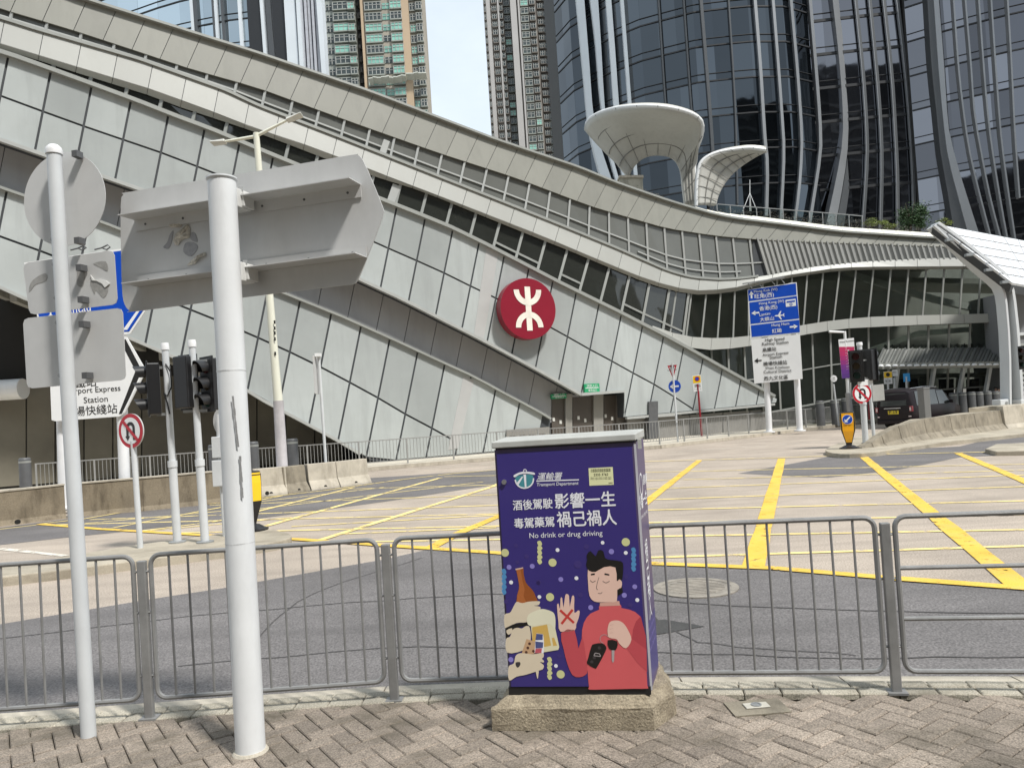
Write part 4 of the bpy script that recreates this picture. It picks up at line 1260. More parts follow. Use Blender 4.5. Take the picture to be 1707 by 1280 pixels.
for u0, v0, u1, v1, wd in ((388, 660, 397, 745, .012), (400, 760, 404, 830, .014)):
    a0 = D(u0, v0, 3.76); a1 = D(u1, v1, 3.76)
    def onpole(u, v):
        d = ray(u, v); o = CAM - pb
        a = d.x * d.x + d.y * d.y; h = d.x * (CAM.x - pbx(v)) + d.y * (CAM.y - pb.y); c_ = (CAM.x - pbx(v)) ** 2 + (CAM.y - pb.y) ** 2 - (R_ * 1.008) ** 2
        ds = h * h - a * c_
        return CAM + d * ((-h - math.sqrt(max(0, ds))) / a)
    def pbx(v):
        f = (1252 - v) / (1252 - 290); return pb.x + (pt.x - pb.x) * f
    pts = [onpole(u0 + (u1 - u0) * k / 8, v0 + (v1 - v0) * k / 8) for k in range(9)]
    for p, q in zip(pts[:-1], pts[1:]):
        tt = (q - p).normalized(); n_ = Vector((1, 0, 0)) * (wd / 2 * random.uniform(.6, 1.1))
        b.face([p - n_, p + n_, q + n_, q - n_])
b.build("scrape", M("scraped_paint", (.27, .27, .27), .6, 0, .2, 40), sp)
b = MB()
b.tube([pb + Vector((0, 0, .0)), pb + Vector((0, 0, .012))], [R_ * 1.25, R_ * 1.12], 20); b.build("mortar_ring", m_conc2, sp)
for f_ in (.36, .66):
    b = MB(); c_ = pb.lerp(pt, f_); b.tube([c_ - Vector((0, 0, .003)), c_ + Vector((0, 0, .003))], R_ * 1.012, 28); b.build("weld_seam", M("weld_seam_grey", (.55, .56, .56), .6, 0, .2, 20), sp)
SPl = Plan([(-2.22, pb.y + .47), (-.81, pb.y + .04)])
spn = Vector((SPl.n[0].x, SPl.n[0].y, 0))
outl = smooth([(201, 345), (206, 324), (222, 319), (420, 287), (580, 259.5), (594, 259), (604, 266), (622, 306), (638, 346), (639, 356), (634, 372), (615, 422), (597, 466), (588, 473.5), (570, 476), (420, 494), (230, 518.5), (216, 518), (208, 508), (204, 490), (202, 440)], 2)
b = MB(); b.prism([SPl.hit(u, v, 0) for u, v in outl], -spn * .006)
plate = b.build("sign_plate", m_alu, sp)
m_rail2 = M("pale_sign_rail", (.52, .52, .51), .45, .05, .05, 4, stain=.15)
def rail(name, A0, A1, B0, B1, lo):
    """angle rail: lip line A0-A1 on the outstanding leg, plate leg to B0-B1"""
    a0, a1 = SPl.hit(*A0, .13), SPl.hit(*A1, .13)
    b = MB()
    up = Vector((0, 0, 1))
    a0p, a1p = a0 - spn * .13, a1 - spn * .13
    b.prism([a0, a1, a1p, a0p], (0, 0, .005))
    z = (SPl.hit(*B0, .0).z - SPl.hit(*A0, .10).z)
    h0 = .065 if lo else -.065
    f = lambda p: p + Vector((0, 0, h0))
    q0, q1 = a0p + spn * .004, a1p + spn * .004
    b.prism([q0, q1, f(q1), f(q0)], spn * .005)
    r = b.build(name, m_rail2, sp)
    b = MB()
    for k in range(6):
        f_ = (k + .3) / 5.6
        p = q0.lerp(q1, f_) + Vector((0, 0, h0 * .5)) + spn * .008
        b.disc(p, spn, .007, .01, 6)
    b.build("bolt", m_dgrey, r)
rail("upper_rail", (196, 359), (582, 297), (217, 381), (585, 321), False)
rail("lower_rail", (202, 473), (592, 422), (218, 464), (591, 404), True)
for (u, v) in ((393, 333), (400, 455)):
    b = MB(); c = SPl.hit(u, v, .12)
    a = math.atan2(-.43, 1.41)
    b.box(c - spn * .02, (.075, .11, .10), a)
    b.box(c + Vector((.045, 0, -.005)) - spn * .03, (.02, .09, .075), a)
    b.build("clamp", M("pale_clamp", (.6, .6, .58), .45), sp, bevel=.004)
    b = MB(); c2 = c + Vector((.03, 0, .055)); b.box(c2, (.022, .022, .02), .4); b.build("nut", m_gal, sp)
# torn remains of stickers on the back
foil = M("crumpled_sticker", (.62, .58, .50), .3, .25, .35, 60, bump=1, bscale=200)
b = MB()
def crumple(b, outl, n=2):
    pts = [SPl.hit(u, v, .004) for u, v in outl]
    c = sum(pts, Vector()) / len(pts)
    m_ = [p.lerp(c, .5) + spn * random.uniform(.006, .022) for p in pts]
    for i in range(len(pts)):
        j = (i + 1) % len(pts)
        b.face([pts[i], pts[j], m_[j], m_[i]]); b.face([m_[i], m_[j], c + spn * .012])
z4 = lambda pts: [(270 + x / 10.667, 360 + y / 10.667) for x, y in pts]
crumple(b, z4([(195, 440), (240, 320), (330, 240), (420, 160), (470, 150), (500, 220), (490, 390), (400, 410), (330, 450), (290, 530), (230, 515)]))
b.build("torn_sticker", foil, sp); b = MB()
crumple(b, z4([(110, 170), (200, 140), (370, 130), (330, 205), (160, 205)]))
b.build("torn_sticker", foil, sp); b = MB()
crumple(b, z4([(440, 885), (500, 800), (600, 730), (700, 680), (775, 640), (790, 700), (680, 740), (590, 860)]))
b.build("torn_sticker", foil, sp)
for o_ in ([(20, 560), (90, 470), (140, 330), (200, 260), (180, 420), (120, 580)], [(380, 640), (420, 480), (560, 470), (640, 560), (520, 720)], [(520, 300), (590, 310), (630, 460), (510, 420)]):
    b = MB(); b.prism([SPl.hit(u, v, .002) for u, v in smooth(z4(o_), 3)], -spn * .0015)
    b.build("glue_stain", M("glue_stain", (.30, .30, .31), .5, 0, .15, 30), sp)

# ------------------------------------------------------------------ thinner post with three plates seen from behind
pb2 = G(148, 1226, PZ)
R2 = .040
pt2 = D(90, 252, 1.0); s_ = pb2.y / (ray(90, 252).y); pt2 = CAM + ray(90, 252) * s_
tp = thing("signpost", "slim grey post with one round and two rectangular blank sign backs", "sign post", pb2)
b = MB(); b.tube([pb2 - Vector((0, 0, .02)), pt2], [R2, R2 * .97], 20); b.build("pole", m_paint, tp, smooth=40)
b = MB(); ax2 = (pt2 - pb2).normalized()
b.tube([pt2 - ax2 * .02, pt2 + ax2 * .0, pt2 + ax2 * .018, pt2 + ax2 * .034, pt2 + ax2 * .040], [R2 * 1.12, R2 * 1.12, R2 * 1.0, R2 * .6, R2 * .05], 20); b.build("pole_cap", M("white_cap", (.7, .7, .7), .4), tp, smooth=60)
def plate_plan(yaw, ydist, uc):
    d = ray(uc, 500); p = CAM + d * (ydist / d.y)
    t = Vector((math.cos(yaw), math.sin(yaw), 0))
    return Plan([(p.x - t.x, p.y - t.y), (p.x + t.x, p.y + t.y)])
PA = plate_plan(math.radians(-13), pb2.y + .075, 110)
PC = plate_plan(math.radians(-11), pb2.y + .085, 103)
n2 = Vector((PA.n[0].x, PA.n[0].y, 0)); nC = Vector((PC.n[0].x, PC.n[0].y, 0))
cc = PC.hit(107, 332, 0)
b = MB(); b.disc(cc, nC, .272, .004, 56); b.build("round_plate", m_alu, tp)
def rp(pts): return smooth(pts, 2)
def rplate(name, q):
    # q: tl, tr, br, bl in pixels with small rounded corners
    out = []
    for i in range(4):
        p, a, c = Vector(q[i]), Vector(q[i - 1]), Vector(q[(i + 1) % 4])
        out += [tuple(p + (a - p).normalized() * 9), tuple(p + (a - p).normalized() * 2.5 + (c - p).normalized() * 2.5), tuple(p + (c - p).normalized() * 9)]
    b = MB(); b.prism([PA.hit(u, v, 0) for u, v in out], -n2 * .004); return b.build(name, m_alu, tp)
p_up = rplate("upper_plate", [(38, 439), (190, 417), (196, 507), (49, 525)])
p_lo = rplate("lower_plate", [(38, 531), (204, 513), (210, 633), (45, 648)])
for u, v, PL, nn in ((129, 258, PC, nC), (133, 402, PC, nC), (136, 447, PA, n2), (139, 500, PA, n2), (141, 541, PA, n2), (146, 626, PA, n2)):
    b = MB(); c = PL.hit(u, v, .030); b.box(c, (.034, .05, .035), math.atan2(nn.x, -nn.y))
    b.build("clamp", m_dgrey, tp)
b = MB()
for u, v in ((89, 400), (92, 441), (95, 497), (97, 538), (102, 626)):
    c = PA.hit(u, v, .085); b.tube([c - n2 * .03, c + n2 * .012], .008, 8); b.tube([c + n2 * .004, c + n2 * .012], .013, 6)
b.build("bolt", m_gal, tp)
zp = lambda pts: [(0 + x / 3.12, 420 + y / 3.12) for x, y in pts]
for o_ in ([(150, 205), (160, 160), (200, 125), (240, 112), (240, 150), (185, 170), (165, 195)], [(395, 75), (420, 65), (440, 120), (430, 180), (400, 170), (400, 110)], [(485, 60), (550, 50), (560, 100), (520, 80)], [(470, 150), (560, 180), (540, 240), (500, 200), (490, 220)]):
    b = MB(); b.prism([PA.hit(u, v, .0015) for u, v in smooth(zp(o_), 3)], -n2 * .001)
    b.build("peeled_patch", M("peeled_patch", (.30, .295, .28), .6, 0, .2, 30), tp)
b = MB()
for o_ in ([(470, 120), (490, 145), (520, 140), (550, 150), (570, 165), (545, 185), (530, 165), (500, 150), (478, 148)],):
    b.prism([PA.hit(u, v, .006) for u, v in zp(o_)], -n2 * .004)
b.build("torn_paper", M("torn_white_paper", (.72, .72, .70), .6), tp)
# ------------------------------------------------------------------ helpers for street things
def gz(u, v, z=.13): return G(u, v, z)
def up_from(base, u, v):
    """point above `base` on the pixel ray (u, v), at the distance of base"""
    d = ray(u, v); return CAM + d * ((base - CAM).dot(FWD))
def sign_art(u, v, ydist, yaw, eps=.004):
    d = ray(u, v); p = CAM + d * (ydist / d.y)
    a = math.radians(yaw)
    return Art(p, (math.cos(a), math.sin(a), 0), (0, 0, 1), eps)
def plate(A, px, th, name, mat, parent, sm=0):
    pts = [A.px(*p) for p in px]
    if sm: pts = smooth(pts, sm)
    b = MB(); b.prism([A.P(x, y, 0) for x, y in pts], -A.n * th)
    return b.build(name, mat, parent)
m_sblue = M("sign_blue", S2L((12, 70, 176)), .35, 0, .03, 1)
m_swht = M("sign_white", (.74, .75, .75), .4, 0, .04, 1)
m_sblk = M("sign_black", (.014, .014, .014), .5)
m_sred = M("sign_red", S2L((176, 26, 44)), .4, 0, .05, 3)
m_syel = M("sign_yellow", S2L((232, 190, 30)), .4, 0, .04, 3)
m_bolly = M("bollard_yellow", S2L((238, 168, 14)), .35, 0, .05, 5, coat=.2)
m_grn = M("sign_green", S2L((40, 150, 100)), .4)

def no_u_turn(A, cx, cy, r):
    A.ell(cx, cy, r, r, m_sred, 1, 40); A.ell(cx, cy, r * .78, r * .78, m_swht, 2, 40)
    A.ring(cx + r * .02, cy + r * .16, r * .17, r * .36, m_sblk, 3, 0, 180, 18)
    A.poly([(cx - r * .34, cy + r * .17), (cx - r * .15, cy + r * .17), (cx - r * .15, cy - r * .30), (cx - r * .05, cy - r * .30), (cx - r * .245, cy - r * .58), (cx - r * .44, cy - r * .30), (cx - r * .34, cy - r * .30)], m_sblk, 3)
    A.poly([(cx + r * .19, cy + r * .17), (cx + r * .38, cy + r * .17), (cx + r * .38, cy - r * .55), (cx + r * .19, cy - r * .55)], m_sblk, 3)
    A.line([(cx - r * .60, cy + r * .60), (cx + r * .60, cy - r * .60)], r * .2, m_sred, 4)

def signal_head(parent, top, h, yaw, name="signal_head", lit=None):
    """black three-lamp head; yaw = direction it faces, measured like a plate (0 faces the camera)"""
    a = math.radians(yaw)
    f = Vector((math.sin(a), -math.cos(a), 0)); x = Vector((math.cos(a), math.sin(a), 0))
    c = top - Vector((0, 0, h / 2))
    Rm = Matrix((x, -f, (0, 0, 1))).transposed()
    b = MB(); b.box(c, (h * .34, h * .24, h), M=Rm)
    hd = b.build(name, m_black, parent, bevel=.02)
    b = MB(); b.box(c + f * (h * .10), (h * .46, .02, h * 1.08), M=Rm); b.build("backing_board", m_black, hd, bevel=.006)
    for k in range(3):
        z = h * (.32 - .32 * k)
        p = c + Vector((0, 0, z)) + f * (h * .125)
        col = [(.06, .012, .012), (.045, .03, .012), (.008, .03, .022)][k]
        b = MB(); b.disc(p + f * .004, f, h * .115, .02, 18); b.build("lens", M("lens_%d" % k, col, .15), hd)
        b = MB()
        rings = []
        for j in range(13):
            t = math.radians(-35 + 250 * j / 12)
            q = p + (x * math.cos(t) + Vector((0, 0, 1)) * math.sin(t)) * (h * .125)
            ln = h * (.10 + .13 * max(0, math.sin(t) * .5 + .5))
            q2 = p + (x * math.cos(t) + Vector((0, 0, 1)) * math.sin(t)) * (h * .135)
            rings.append([q, q + f * ln, q2 + f * ln, q2])
        b.rings(rings); b.build("visor", m_black, hd, smooth=50)
    return hd

def traffic_bollard(base, yaw, h, label, arrow=True):
    t = thing("keep_left_bollard", label, "bollard", base)
    a = math.radians(yaw); x = Vector((math.cos(a), math.sin(a), 0)); f = Vector((math.sin(a), -math.cos(a), 0))
    prof = [(.17, .04), (.11, .12), (.15, .22), (.26, .48), (.275, .80), (.275, .94), (.25, 1.0)]
    wd = .66 * h
    b = MB()
    rings = [[base + x * (sx * w_ * wd) + f * (sy * w_ * wd * .62) + Vector((0, 0, z * h)) for sx, sy in ((-1, 1), (1, 1), (1, -1), (-1, -1))] for w_, z in prof]
    b.rings(rings); body = b.build("body", m_black, t, bevel=.02)
    fr = [(.12, .17), (.24, .48), (.255, .80), (.25, .97)]
    A = Art(base, x, (0, 0, 1), .003)
    b = MB()
    # front panel follows the taper
    def panel(sgn, dirx, dirf, lo, mat, nm, wk):
        pts = []
        for w_, z in fr:
            if z < lo: w_ = np.interp(lo, [q[1] for q in fr], [q[0] for q in fr]); z = lo
            pts.append((w_, z))
        L_, R_ = [], []
        for w_, z in pts:
            full = np.interp(z, [q[1] for q in prof], [q[0] for q in prof])
            off = (full * wd * (.62 if wk == 'f' else 1.0) + .006)
            L_.append(base + dirx * (-w_ * wd * .88 * (1 if wk == 'f' else .62)) + dirf * off + Vector((0, 0, z * h)))
            R_.append(base + dirx * (w_ * wd * .88 * (1 if wk == 'f' else .62)) + dirf * off + Vector((0, 0, z * h)))
        bb = MB()
        for k in range(len(L_) - 1):
            bb.prism([L_[k], R_[k], R_[k + 1], L_[k + 1]], -dirf * .004)
        return bb.build(nm, mat, t)
    panel(1, x, f, .17, m_bolly, "front_panel", 'f')
    for s_ in (1, -1):
        panel(1, f * -s_, x * s_, .5, m_syel, "side_panel", 's')
    if arrow:
        A = Art(base + f * (.275 * wd * .62 + .012), x, (0, 0, 1), .002)
        cz = h * .80; r = wd * .185
        A.ell(0, cz, r * 1.08, r * 1.08, m_swht, 0, 28); A.ell(0, cz, r, r, m_sblue, 1, 28)
        A.line([(r * .55, cz + r * .55), (-r * .3, cz - r * .3)], r * .3, m_swht, 2)
        A.poly([(-r * .62, cz - r * .62), (-r * .62, cz + r * .12), (r * .12, cz - r * .62)], m_swht, 2)
        A.text("KEEP LEFT", 0, h * .62, .07 * h, m_sblk, 1, 'CENTER', wd * .36)
        A.build("arrow_sign", t)
    b = MB(); b.lathe(base, [(.26 * h, 0), (.26 * h, .03), (.20 * h, .05), (.12 * h, .10)], 16); b.build("base", m_black, t)
    return t

# ------------------------------------------------------------------ left traffic island
base = gz(234, 913)
t = thing("no_u_turn_sign", "round red and white no U-turn sign on a slim pole on the left traffic island", "traffic sign", base)
pt_ = up_from(base, 222, 735)
b = MB(); b.tube([base, pt_], .042, 12); b.build("pole", m_paint, t, smooth=40)
A = sign_art(218, 718, base.y - .06, -24, .003)
b = MB(); r_ = .262; b.disc(A.o - A.n * .001, A.n, r_, .02, 40); b.build("plate", m_alu, t)
no_u_turn(A, 0, 0, r_ * .99); A.build("sign_face", t)

def light_pole(name, label, base, top, r=.055):
    t = thing(name, label, "traffic light", base)
    b = MB()
    b.tube([base, base.lerp(top, .40)], r * 1.12, 14); b.tube([base.lerp(top, .395), top], r * .92, 14)
    po = b.build("pole", m_paint, t, smooth=40)
    b = MB(); m2 = base.lerp(top, .40)
    b.tube([m2 - Vector((0, 0, .05)), m2 + Vector((0, 0, .05))], r * 1.3, 14); b.build("collar", m_paint, po, smooth=40)
    b = MB(); ax = (top - base).normalized()
    b.tube([top - ax * .06, top + ax * .0, top + ax * .05], [r * 1.12, r * 1.15, r * 1.0], 14); b.build("cap", m_swht, po, smooth=40)
    b = MB(); b.lathe(base, [(.13, 0), (.13, .02), (.09, .03)], 14); b.build("base_plate", m_gal, po)
    return t
base = gz(296, 904); top = up_from(base, 275, 577)
t = light_pole("traffic_light", "traffic light on the left island with three hooded lamps facing left", base, top)
signal_head(t, up_from(base, 254, 606), .80, -66)
for v in (612, 690):
    b = MB(); b.bar(up_from(base, 262, v + 1), up_from(base, 283, v), .03, .04); b.build("bracket", m_gal, t)
b = MB()
pts = [up_from(base, u, v) + Vector((0, -.06, 0)) for u, v in ((279, 607), (287, 620), (289, 645), (282, 660), (276, 655), (282, 672), (286, 690))]
b.tube(pts, .011, 6); b.build("cable", m_black, t, smooth=60)
base = gz(342, 904); top = up_from(base, 320, 572)
t = light_pole("traffic_light", "traffic light on the left island nearest the thick post, with one head turned away", base, top)
hb = up_from(base, 306, 594)
signal_head(t, hb, .80, 160)
signal_head(t, up_from(base, 345, 597) + Vector((.02, .1, 0)), .80, -38)
for v in (602, 685):
    b = MB(); b.bar(up_from(base, 306, v + 1), up_from(base, 346, v - 1), .03, .04); b.build("bracket", m_gal, t)
# bollard and a half hidden sign pole behind the thick post
traffic_bollard(gz(421, 884), -40, 1.0, "yellow and black traffic bollard half hidden behind the thick sign post")
base = gz(376, 893)
t = thing("road_sign", "grey round sign back and control box on a pole mostly hidden behind the thick post", "traffic sign", base)
b = MB(); b.tube([base, up_from(base, 364, 690)], .045, 12); b.build("pole", m_paint, t)
b = MB(); b.disc(up_from(base, 374, 702), (-.45, -.9, 0), .255, .02, 32); b.build("round_plate", m_alu, t)
b = MB(); c = up_from(base, 371, 788); b.box(c, (.26, .2, .42)); b.box(c + Vector((0, 0, .42)), (.24, .18, .34)); b.build("control_box", m_paint, t, bevel=.01)

# ------------------------------------------------------------------ concrete wall and barriers on the left
wl = [(-500, 950, 888), (-300, 918, 857), (-120, 893, 836), (0, 877.5, 821), (112, 864, 809), (240, 852, 798), (340, 842, 789), (424, 829.5, 782)]
t = thing("concrete_wall", "long low stained concrete wall along the far lane on the left", "wall", gz(0, 877, 0))
b = MB()
for (a, c) in zip(wl[:-1], wl[1:]):
    p, q = G(a[0], a[1]), G(c[0], c[1])
    hp, hq = up_from(p, a[0], a[2]).z, up_from(q, c[0], c[2]).z
    n_ = Vector((-(q - p).y, (q - p).x, 0)).normalized()
    q = q - (q - p).normalized() * .012
    A_ = [p, p + n_ * .08 + Vector((0, 0, .12)), p + n_ * .10 + Vector((0, 0, hp)), p + n_ * .38 + Vector((0, 0, hp)), p + n_ * .40]
    B_ = [q, q + n_ * .08 + Vector((0, 0, .12)), q + n_ * .10 + Vector((0, 0, hq)), q + n_ * .38 + Vector((0, 0, hq)), q + n_ * .40]
    b.loft(A_, B_)
m_wall = M("stained_wall_concrete", (0.20, 0.165, 0.115), .9, 0, .22, 1.2, bump=.6, bscale=25, stain=.92, stain_col=(.075, .058, .038), sscale=(1.3, 1.3, .35), fine=.2, fscale=60)
b.build("wall_body", m_wall, t)
b = MB()
for (a, c) in zip(wl[:-1], wl[1:]):
    p, q = G(a[0], a[1]), G(c[0], c[1])
    hp, hq = up_from(p, a[0], a[2]).z, up_from(q, c[0], c[2]).z
    n_ = Vector((-(q - p).y, (q - p).x, 0)).normalized()
    b.bar(p + n_ * .24 + Vector((0, 0, hp + .02)), q + n_ * .24 + Vector((0, 0, hq + .02)), .32, .035)
b.build("wall_coping", m_conc2, t)
for u, v in ((305, 836), (358, 832), (446, 822), (30, 871)):
    p = G(u, v + 6); b = MB(); b.disc(p + Vector((0, -.02, .10)), (.3, -1, .0), .055, .06, 12)
    b.build("drain_hole", m_dark, t)

def jersey(name, label, p, q, h, group=None, mat=None):
    t = thing(name, label, "barrier", (p + q) / 2, group)
    n_ = Vector((-(q - p).y, (q - p).x, 0)).normalized()
    prof = [(0, 0), (.02, .07), (.15, .28), (.20, h), (.42, h), (.47, .28), (.60, .07), (.62, 0)]
    d = (q - p).normalized() * .015
    b = MB(); b.loft([p + d + n_ * x + Vector((0, 0, z)) for x, z in prof], [q - d + n_ * x + Vector((0, 0, z)) for x, z in prof])
    b.build("barrier_block", mat or m_conc, t, bevel=.015)
    b = MB(); b.disc((p + q) / 2 + n_ * .02 + Vector((0, 0, .07)), -n_, .05, .03, 10); b.build("drain_slot", m_dark, t)
    return t
jp = [(424, 829.5, 782), (481, 824, 778), (519, 818, 774), (568, 812, 769), (621, 805, 764)]
jm = [m_conc2, m_conc, m_conc2, m_conc2]
jl = ["pale concrete road barrier butting against the long stained wall", "dark stained concrete road barrier second from the wall end", "brown weathered concrete road barrier between the dark one and the end one", "concrete road barrier at the right end of the row by the railing"]
for (a, c, mm, lb) in zip(jp[:-1], jp[1:], (m_conc2, m_conc, m_conc2, m_conc2), jl):
    p, q = G(a[0], a[1]), G(c[0], c[1])
    jersey("concrete_barrier", lb, p, q, (up_from(p, a[0], a[2]).z + up_from(q, c[0], c[2]).z) / 2, "concrete barriers on the left of the junction", mm)

# ------------------------------------------------------------------ railing along the far pavement
fr_px = [(62, 819), (340, 796), (600, 778.5), (830, 759.5), (1100, 740.5), (1280, 719.5), (1400, 705.5), (1462, 698)]
P_ = [gz(u, v) for u, v in fr_px]
t = thing("roadside_railing", "long grey railing along the far pavement in front of the station", "railing", P_[3])
m_rail3 = M("far_railing_steel", (.30, .30, .29), .5, .3, .1, 3)
acc = [(P_[0], 0)]
pts = []
for a, c in zip(P_[:-1], P_[1:]):
    n_ = max(1, round((c - a).length / 2.0))
    for k in range(n_): pts.append(a.lerp(c, k / n_))
pts.append(P_[-1])
for k, p in enumerate(pts):
    b = MB(); b.box(p + Vector((0, 0, .52)), (.06, .05, 1.04), .4); b.build("post", m_rail3, t)
for p, q in zip(pts[:-1], pts[1:]):
    if (p - q).length < .3: continue
    b = MB()
    d = (q - p); n_ = max(2, int(d.length / .135)); dd = d.normalized()
    up1 = Vector((0, 0, 1))
    b.bar(p + up1 * 1.02, q + up1 * 1.02, .04, .04); b.bar(p + up1 * .15, q + up1 * .15, .035, .035)
    for k in range(1, n_):
        x = p + d * (k / n_)
        b.bar(x + up1 * .13, x + up1 * 1.0, .018, .018, up=(1, 0, 0))
    b.build("panel", m_rail3, t)

# ------------------------------------------------------------------ security bollards
def sec_bollard(u, vtop, dist, r, label, group, h=None):
    d = ray(u, vtop); p = CAM + d * (dist / d.y)
    base = Vector((p.x, p.y, .13)); h = p.z - .13
    t = thing("security_bollard", label, "bollard", base, group)
    b = MB(); b.lathe(base, [(r, 0), (r, h - .06), (r * .96, h - .02), (r * .8, h)], 18); b.build("body", m_dgrey, t, smooth=50)
    b = MB(); b.lathe(base + Vector((0, 0, h - .16)), [(r * 1.02, 0), (r * 1.02, .06)], 18); b.build("band", m_mull, t, smooth=50)
for u, v, lb in ((41, 763, "dark grey security bollard at the far left behind the concrete wall"), (356, 741, "dark grey security bollard just left of the thick sign post"), (421, 736, "dark grey security bollard just right of the thick sign post"), (487, 731, "dark grey security bollard behind the lamp post base")):
    sec_bollard(u, v, 23.5, .17, lb, "bollards under the sloping wall")
for u, v, lb in ((1366, 668, "leftmost of the bollards by the entrance, under the pink banner"), (1391, 667, "grey bollard between the leftmost one and the banner pole"), (1409, 664, "grey bollard just left of the banner pole")):
    sec_bollard(u, v, 42.5, .23, lb, "bollards by the station entrance")
rb = [(1571, 656), (1588, 655), (1604, 654), (1619, 653), (1632, 653), (1646, 652), (1659, 652)]
lbs = ["grey bollard right at the nose of the black van", "second grey bollard right of the black van", "third grey bollard right of the black van", "fourth grey bollard right of the black van", "third grey bollard from the white canopy leg", "second grey bollard from the white canopy leg", "grey bollard nearest the white canopy leg"]
for (u, v), lb in zip(rb, lbs): sec_bollard(u, v, 41.4, .20, lb, "bollards by the station entrance")

# ------------------------------------------------------------------ lamp posts and poles
base = gz(470, 786); d_ = ray(470, 770)
base = Vector((D(470, 770, 1).x, 0, 0)); base = CAM + ray(470, 770) * (21.6 / ray(470, 770).y); base.z = .13
t = thing("street_lamp", "tall cream street lamp with two arms standing behind the concrete barriers", "street lamp", base)
k1 = up_from(base, 464, 668); k2 = up_from(base, 461, 637); k3 = up_from(base, 427, 222)
b = MB(); b.tube([base, base + Vector((0, 0, .05)), base.lerp(k1, .05), k1], [.22, .22, .165, .145], 14); b.build("base_sleeve", M("lamp_sleeve", (.42, .40, .41), .5, 0, .12, 4, stain=.3), t, smooth=40)
m_lamp = M("cream_lamp_paint", (.66, .66, .56), .4, 0, .04, 2)
b = MB(); b.tube([k1, k2, k3], [.13, .12, .085], 14); b.build("shaft", m_lamp, t, smooth=40)
b = MB()
for v0, v1 in ((538, 545), (548, 552), (556, 560), (566, 574), (590, 598)):
    p = up_from(base, 461.5 - (640 - v0) * .02, v0) + Vector((.01, -.125, 0)); b.box(p, (.05, .006, .10))
b.build("number_mark", m_sblk, t)
for (ua, va, ub, vb, uc, vc) in ((425, 228, 376, 236, 352, 238), (429, 226, 478, 201, 503, 190)):
    b = MB(); pa, pb_, pc = up_from(base, ua, va), up_from(base, ub, vb), up_from(base, uc, vc)
    b.tube([pa, pb_], [.05, .035], 10); ar = b.build("arm", m_lamp, t, smooth=40)
    b = MB(); b.loft([pb_ + Vector((0, -.14, -.04)), pb_ + Vector((0, .14, -.04)), pb_ + Vector((0, .10, .05)), pb_ + Vector((0, -.10, .05))], [pc + Vector((0, -.20, -.04)), pc + Vector((0, .20, -.04)), pc + Vector((0, .1, .02)), pc + Vector((0, -.1, .02))])
    b.build("lantern", M("lantern_grey", (.5, .5, .46), .4), t, bevel=.02)
base = CAM + ray(543, 766) * (22.8 / ray(543, 766).y); base.z = .13
t = thing("road_sign", "thin white pole with a narrow sign seen edge on, right of the street lamp", "traffic sign", base)
tp_ = up_from(base, 531, 591)
b = MB(); b.tube([base, tp_], .045, 10); b.build("pole", m_paint, t, smooth=40)
b = MB(); p = up_from(base, 530.5, 625); b.box(p + Vector((-.06, 0, 0)), (.03, .55, 1.15), .02); b.build("plate", m_alu, t)
b = MB(); b.box(tp_ + Vector((0, -.05, -.02)), (.16, .2, .10)); b.build("cap", m_swht, t)

# ------------------------------------------------------------------ big arrow shaped direction sign on two white columns (left)
YD = 19.4
cb_ = []
for u in (105, 207):
    p = CAM + ray(u, 800) * (YD / ray(u, 800).y); p.z = .13; cb_.append(p)
t = thing("direction_sign", "large blue and white arrow shaped direction sign on two white columns", "direction sign", (cb_[0] + cb_[1]) / 2)
for p, ut in zip(cb_, (92, 190)):
    q = up_from(p, ut, 430); q = Vector((q.x, p.y, q.z))
    b = MB(); b.tube([p, p + Vector((0, 0, .04)), p + Vector((0, 0, .05)), q], [.22, .22, .135, .135], 18); b.build("column", m_wpost, t, smooth=40)
A = sign_art(150, 600, YD - .24, 4, .004)
plate(A, [(40, 438), (192, 416), (232, 411), (262, 488), (217, 556), (205, 558), (80, 569), (70, 560)], .05, "blue_plate", m_swht, t)
plate(A, [(81, 575), (205, 560), (211, 562), (243, 618), (208, 688), (199, 694), (92, 702), (86, 700)], .05, "white_plate", m_swht, t)
def pp(pts): return [A.px(*p) for p in pts]
A.poly(pp([(43, 441), (230, 414), (259, 488), (215.5, 552.5), (82, 566), (73, 559)]), m_sblue, 1)
A.poly(pp([(222, 417), (229, 416), (256, 488), (213, 550), (205, 550), (250, 488)]), m_swht, 2)
A.poly(pp([(232, 424), (258.5, 488), (215, 552.5), (211, 552), (252, 489), (228, 424)]), m_sblue, 3)
A.text("Lantau", *A.px(106, 524), .3, m_swht, 3, 'LEFT', A.px(152, 517)[0] - A.px(106, 524)[0], .4, 0, math.radians(4))
A.text("大嶼山", *A.px(106, 548), .3, m_swht, 3, 'LEFT', A.px(152, 540)[0] - A.px(106, 548)[0], .4, 0, math.radians(2))
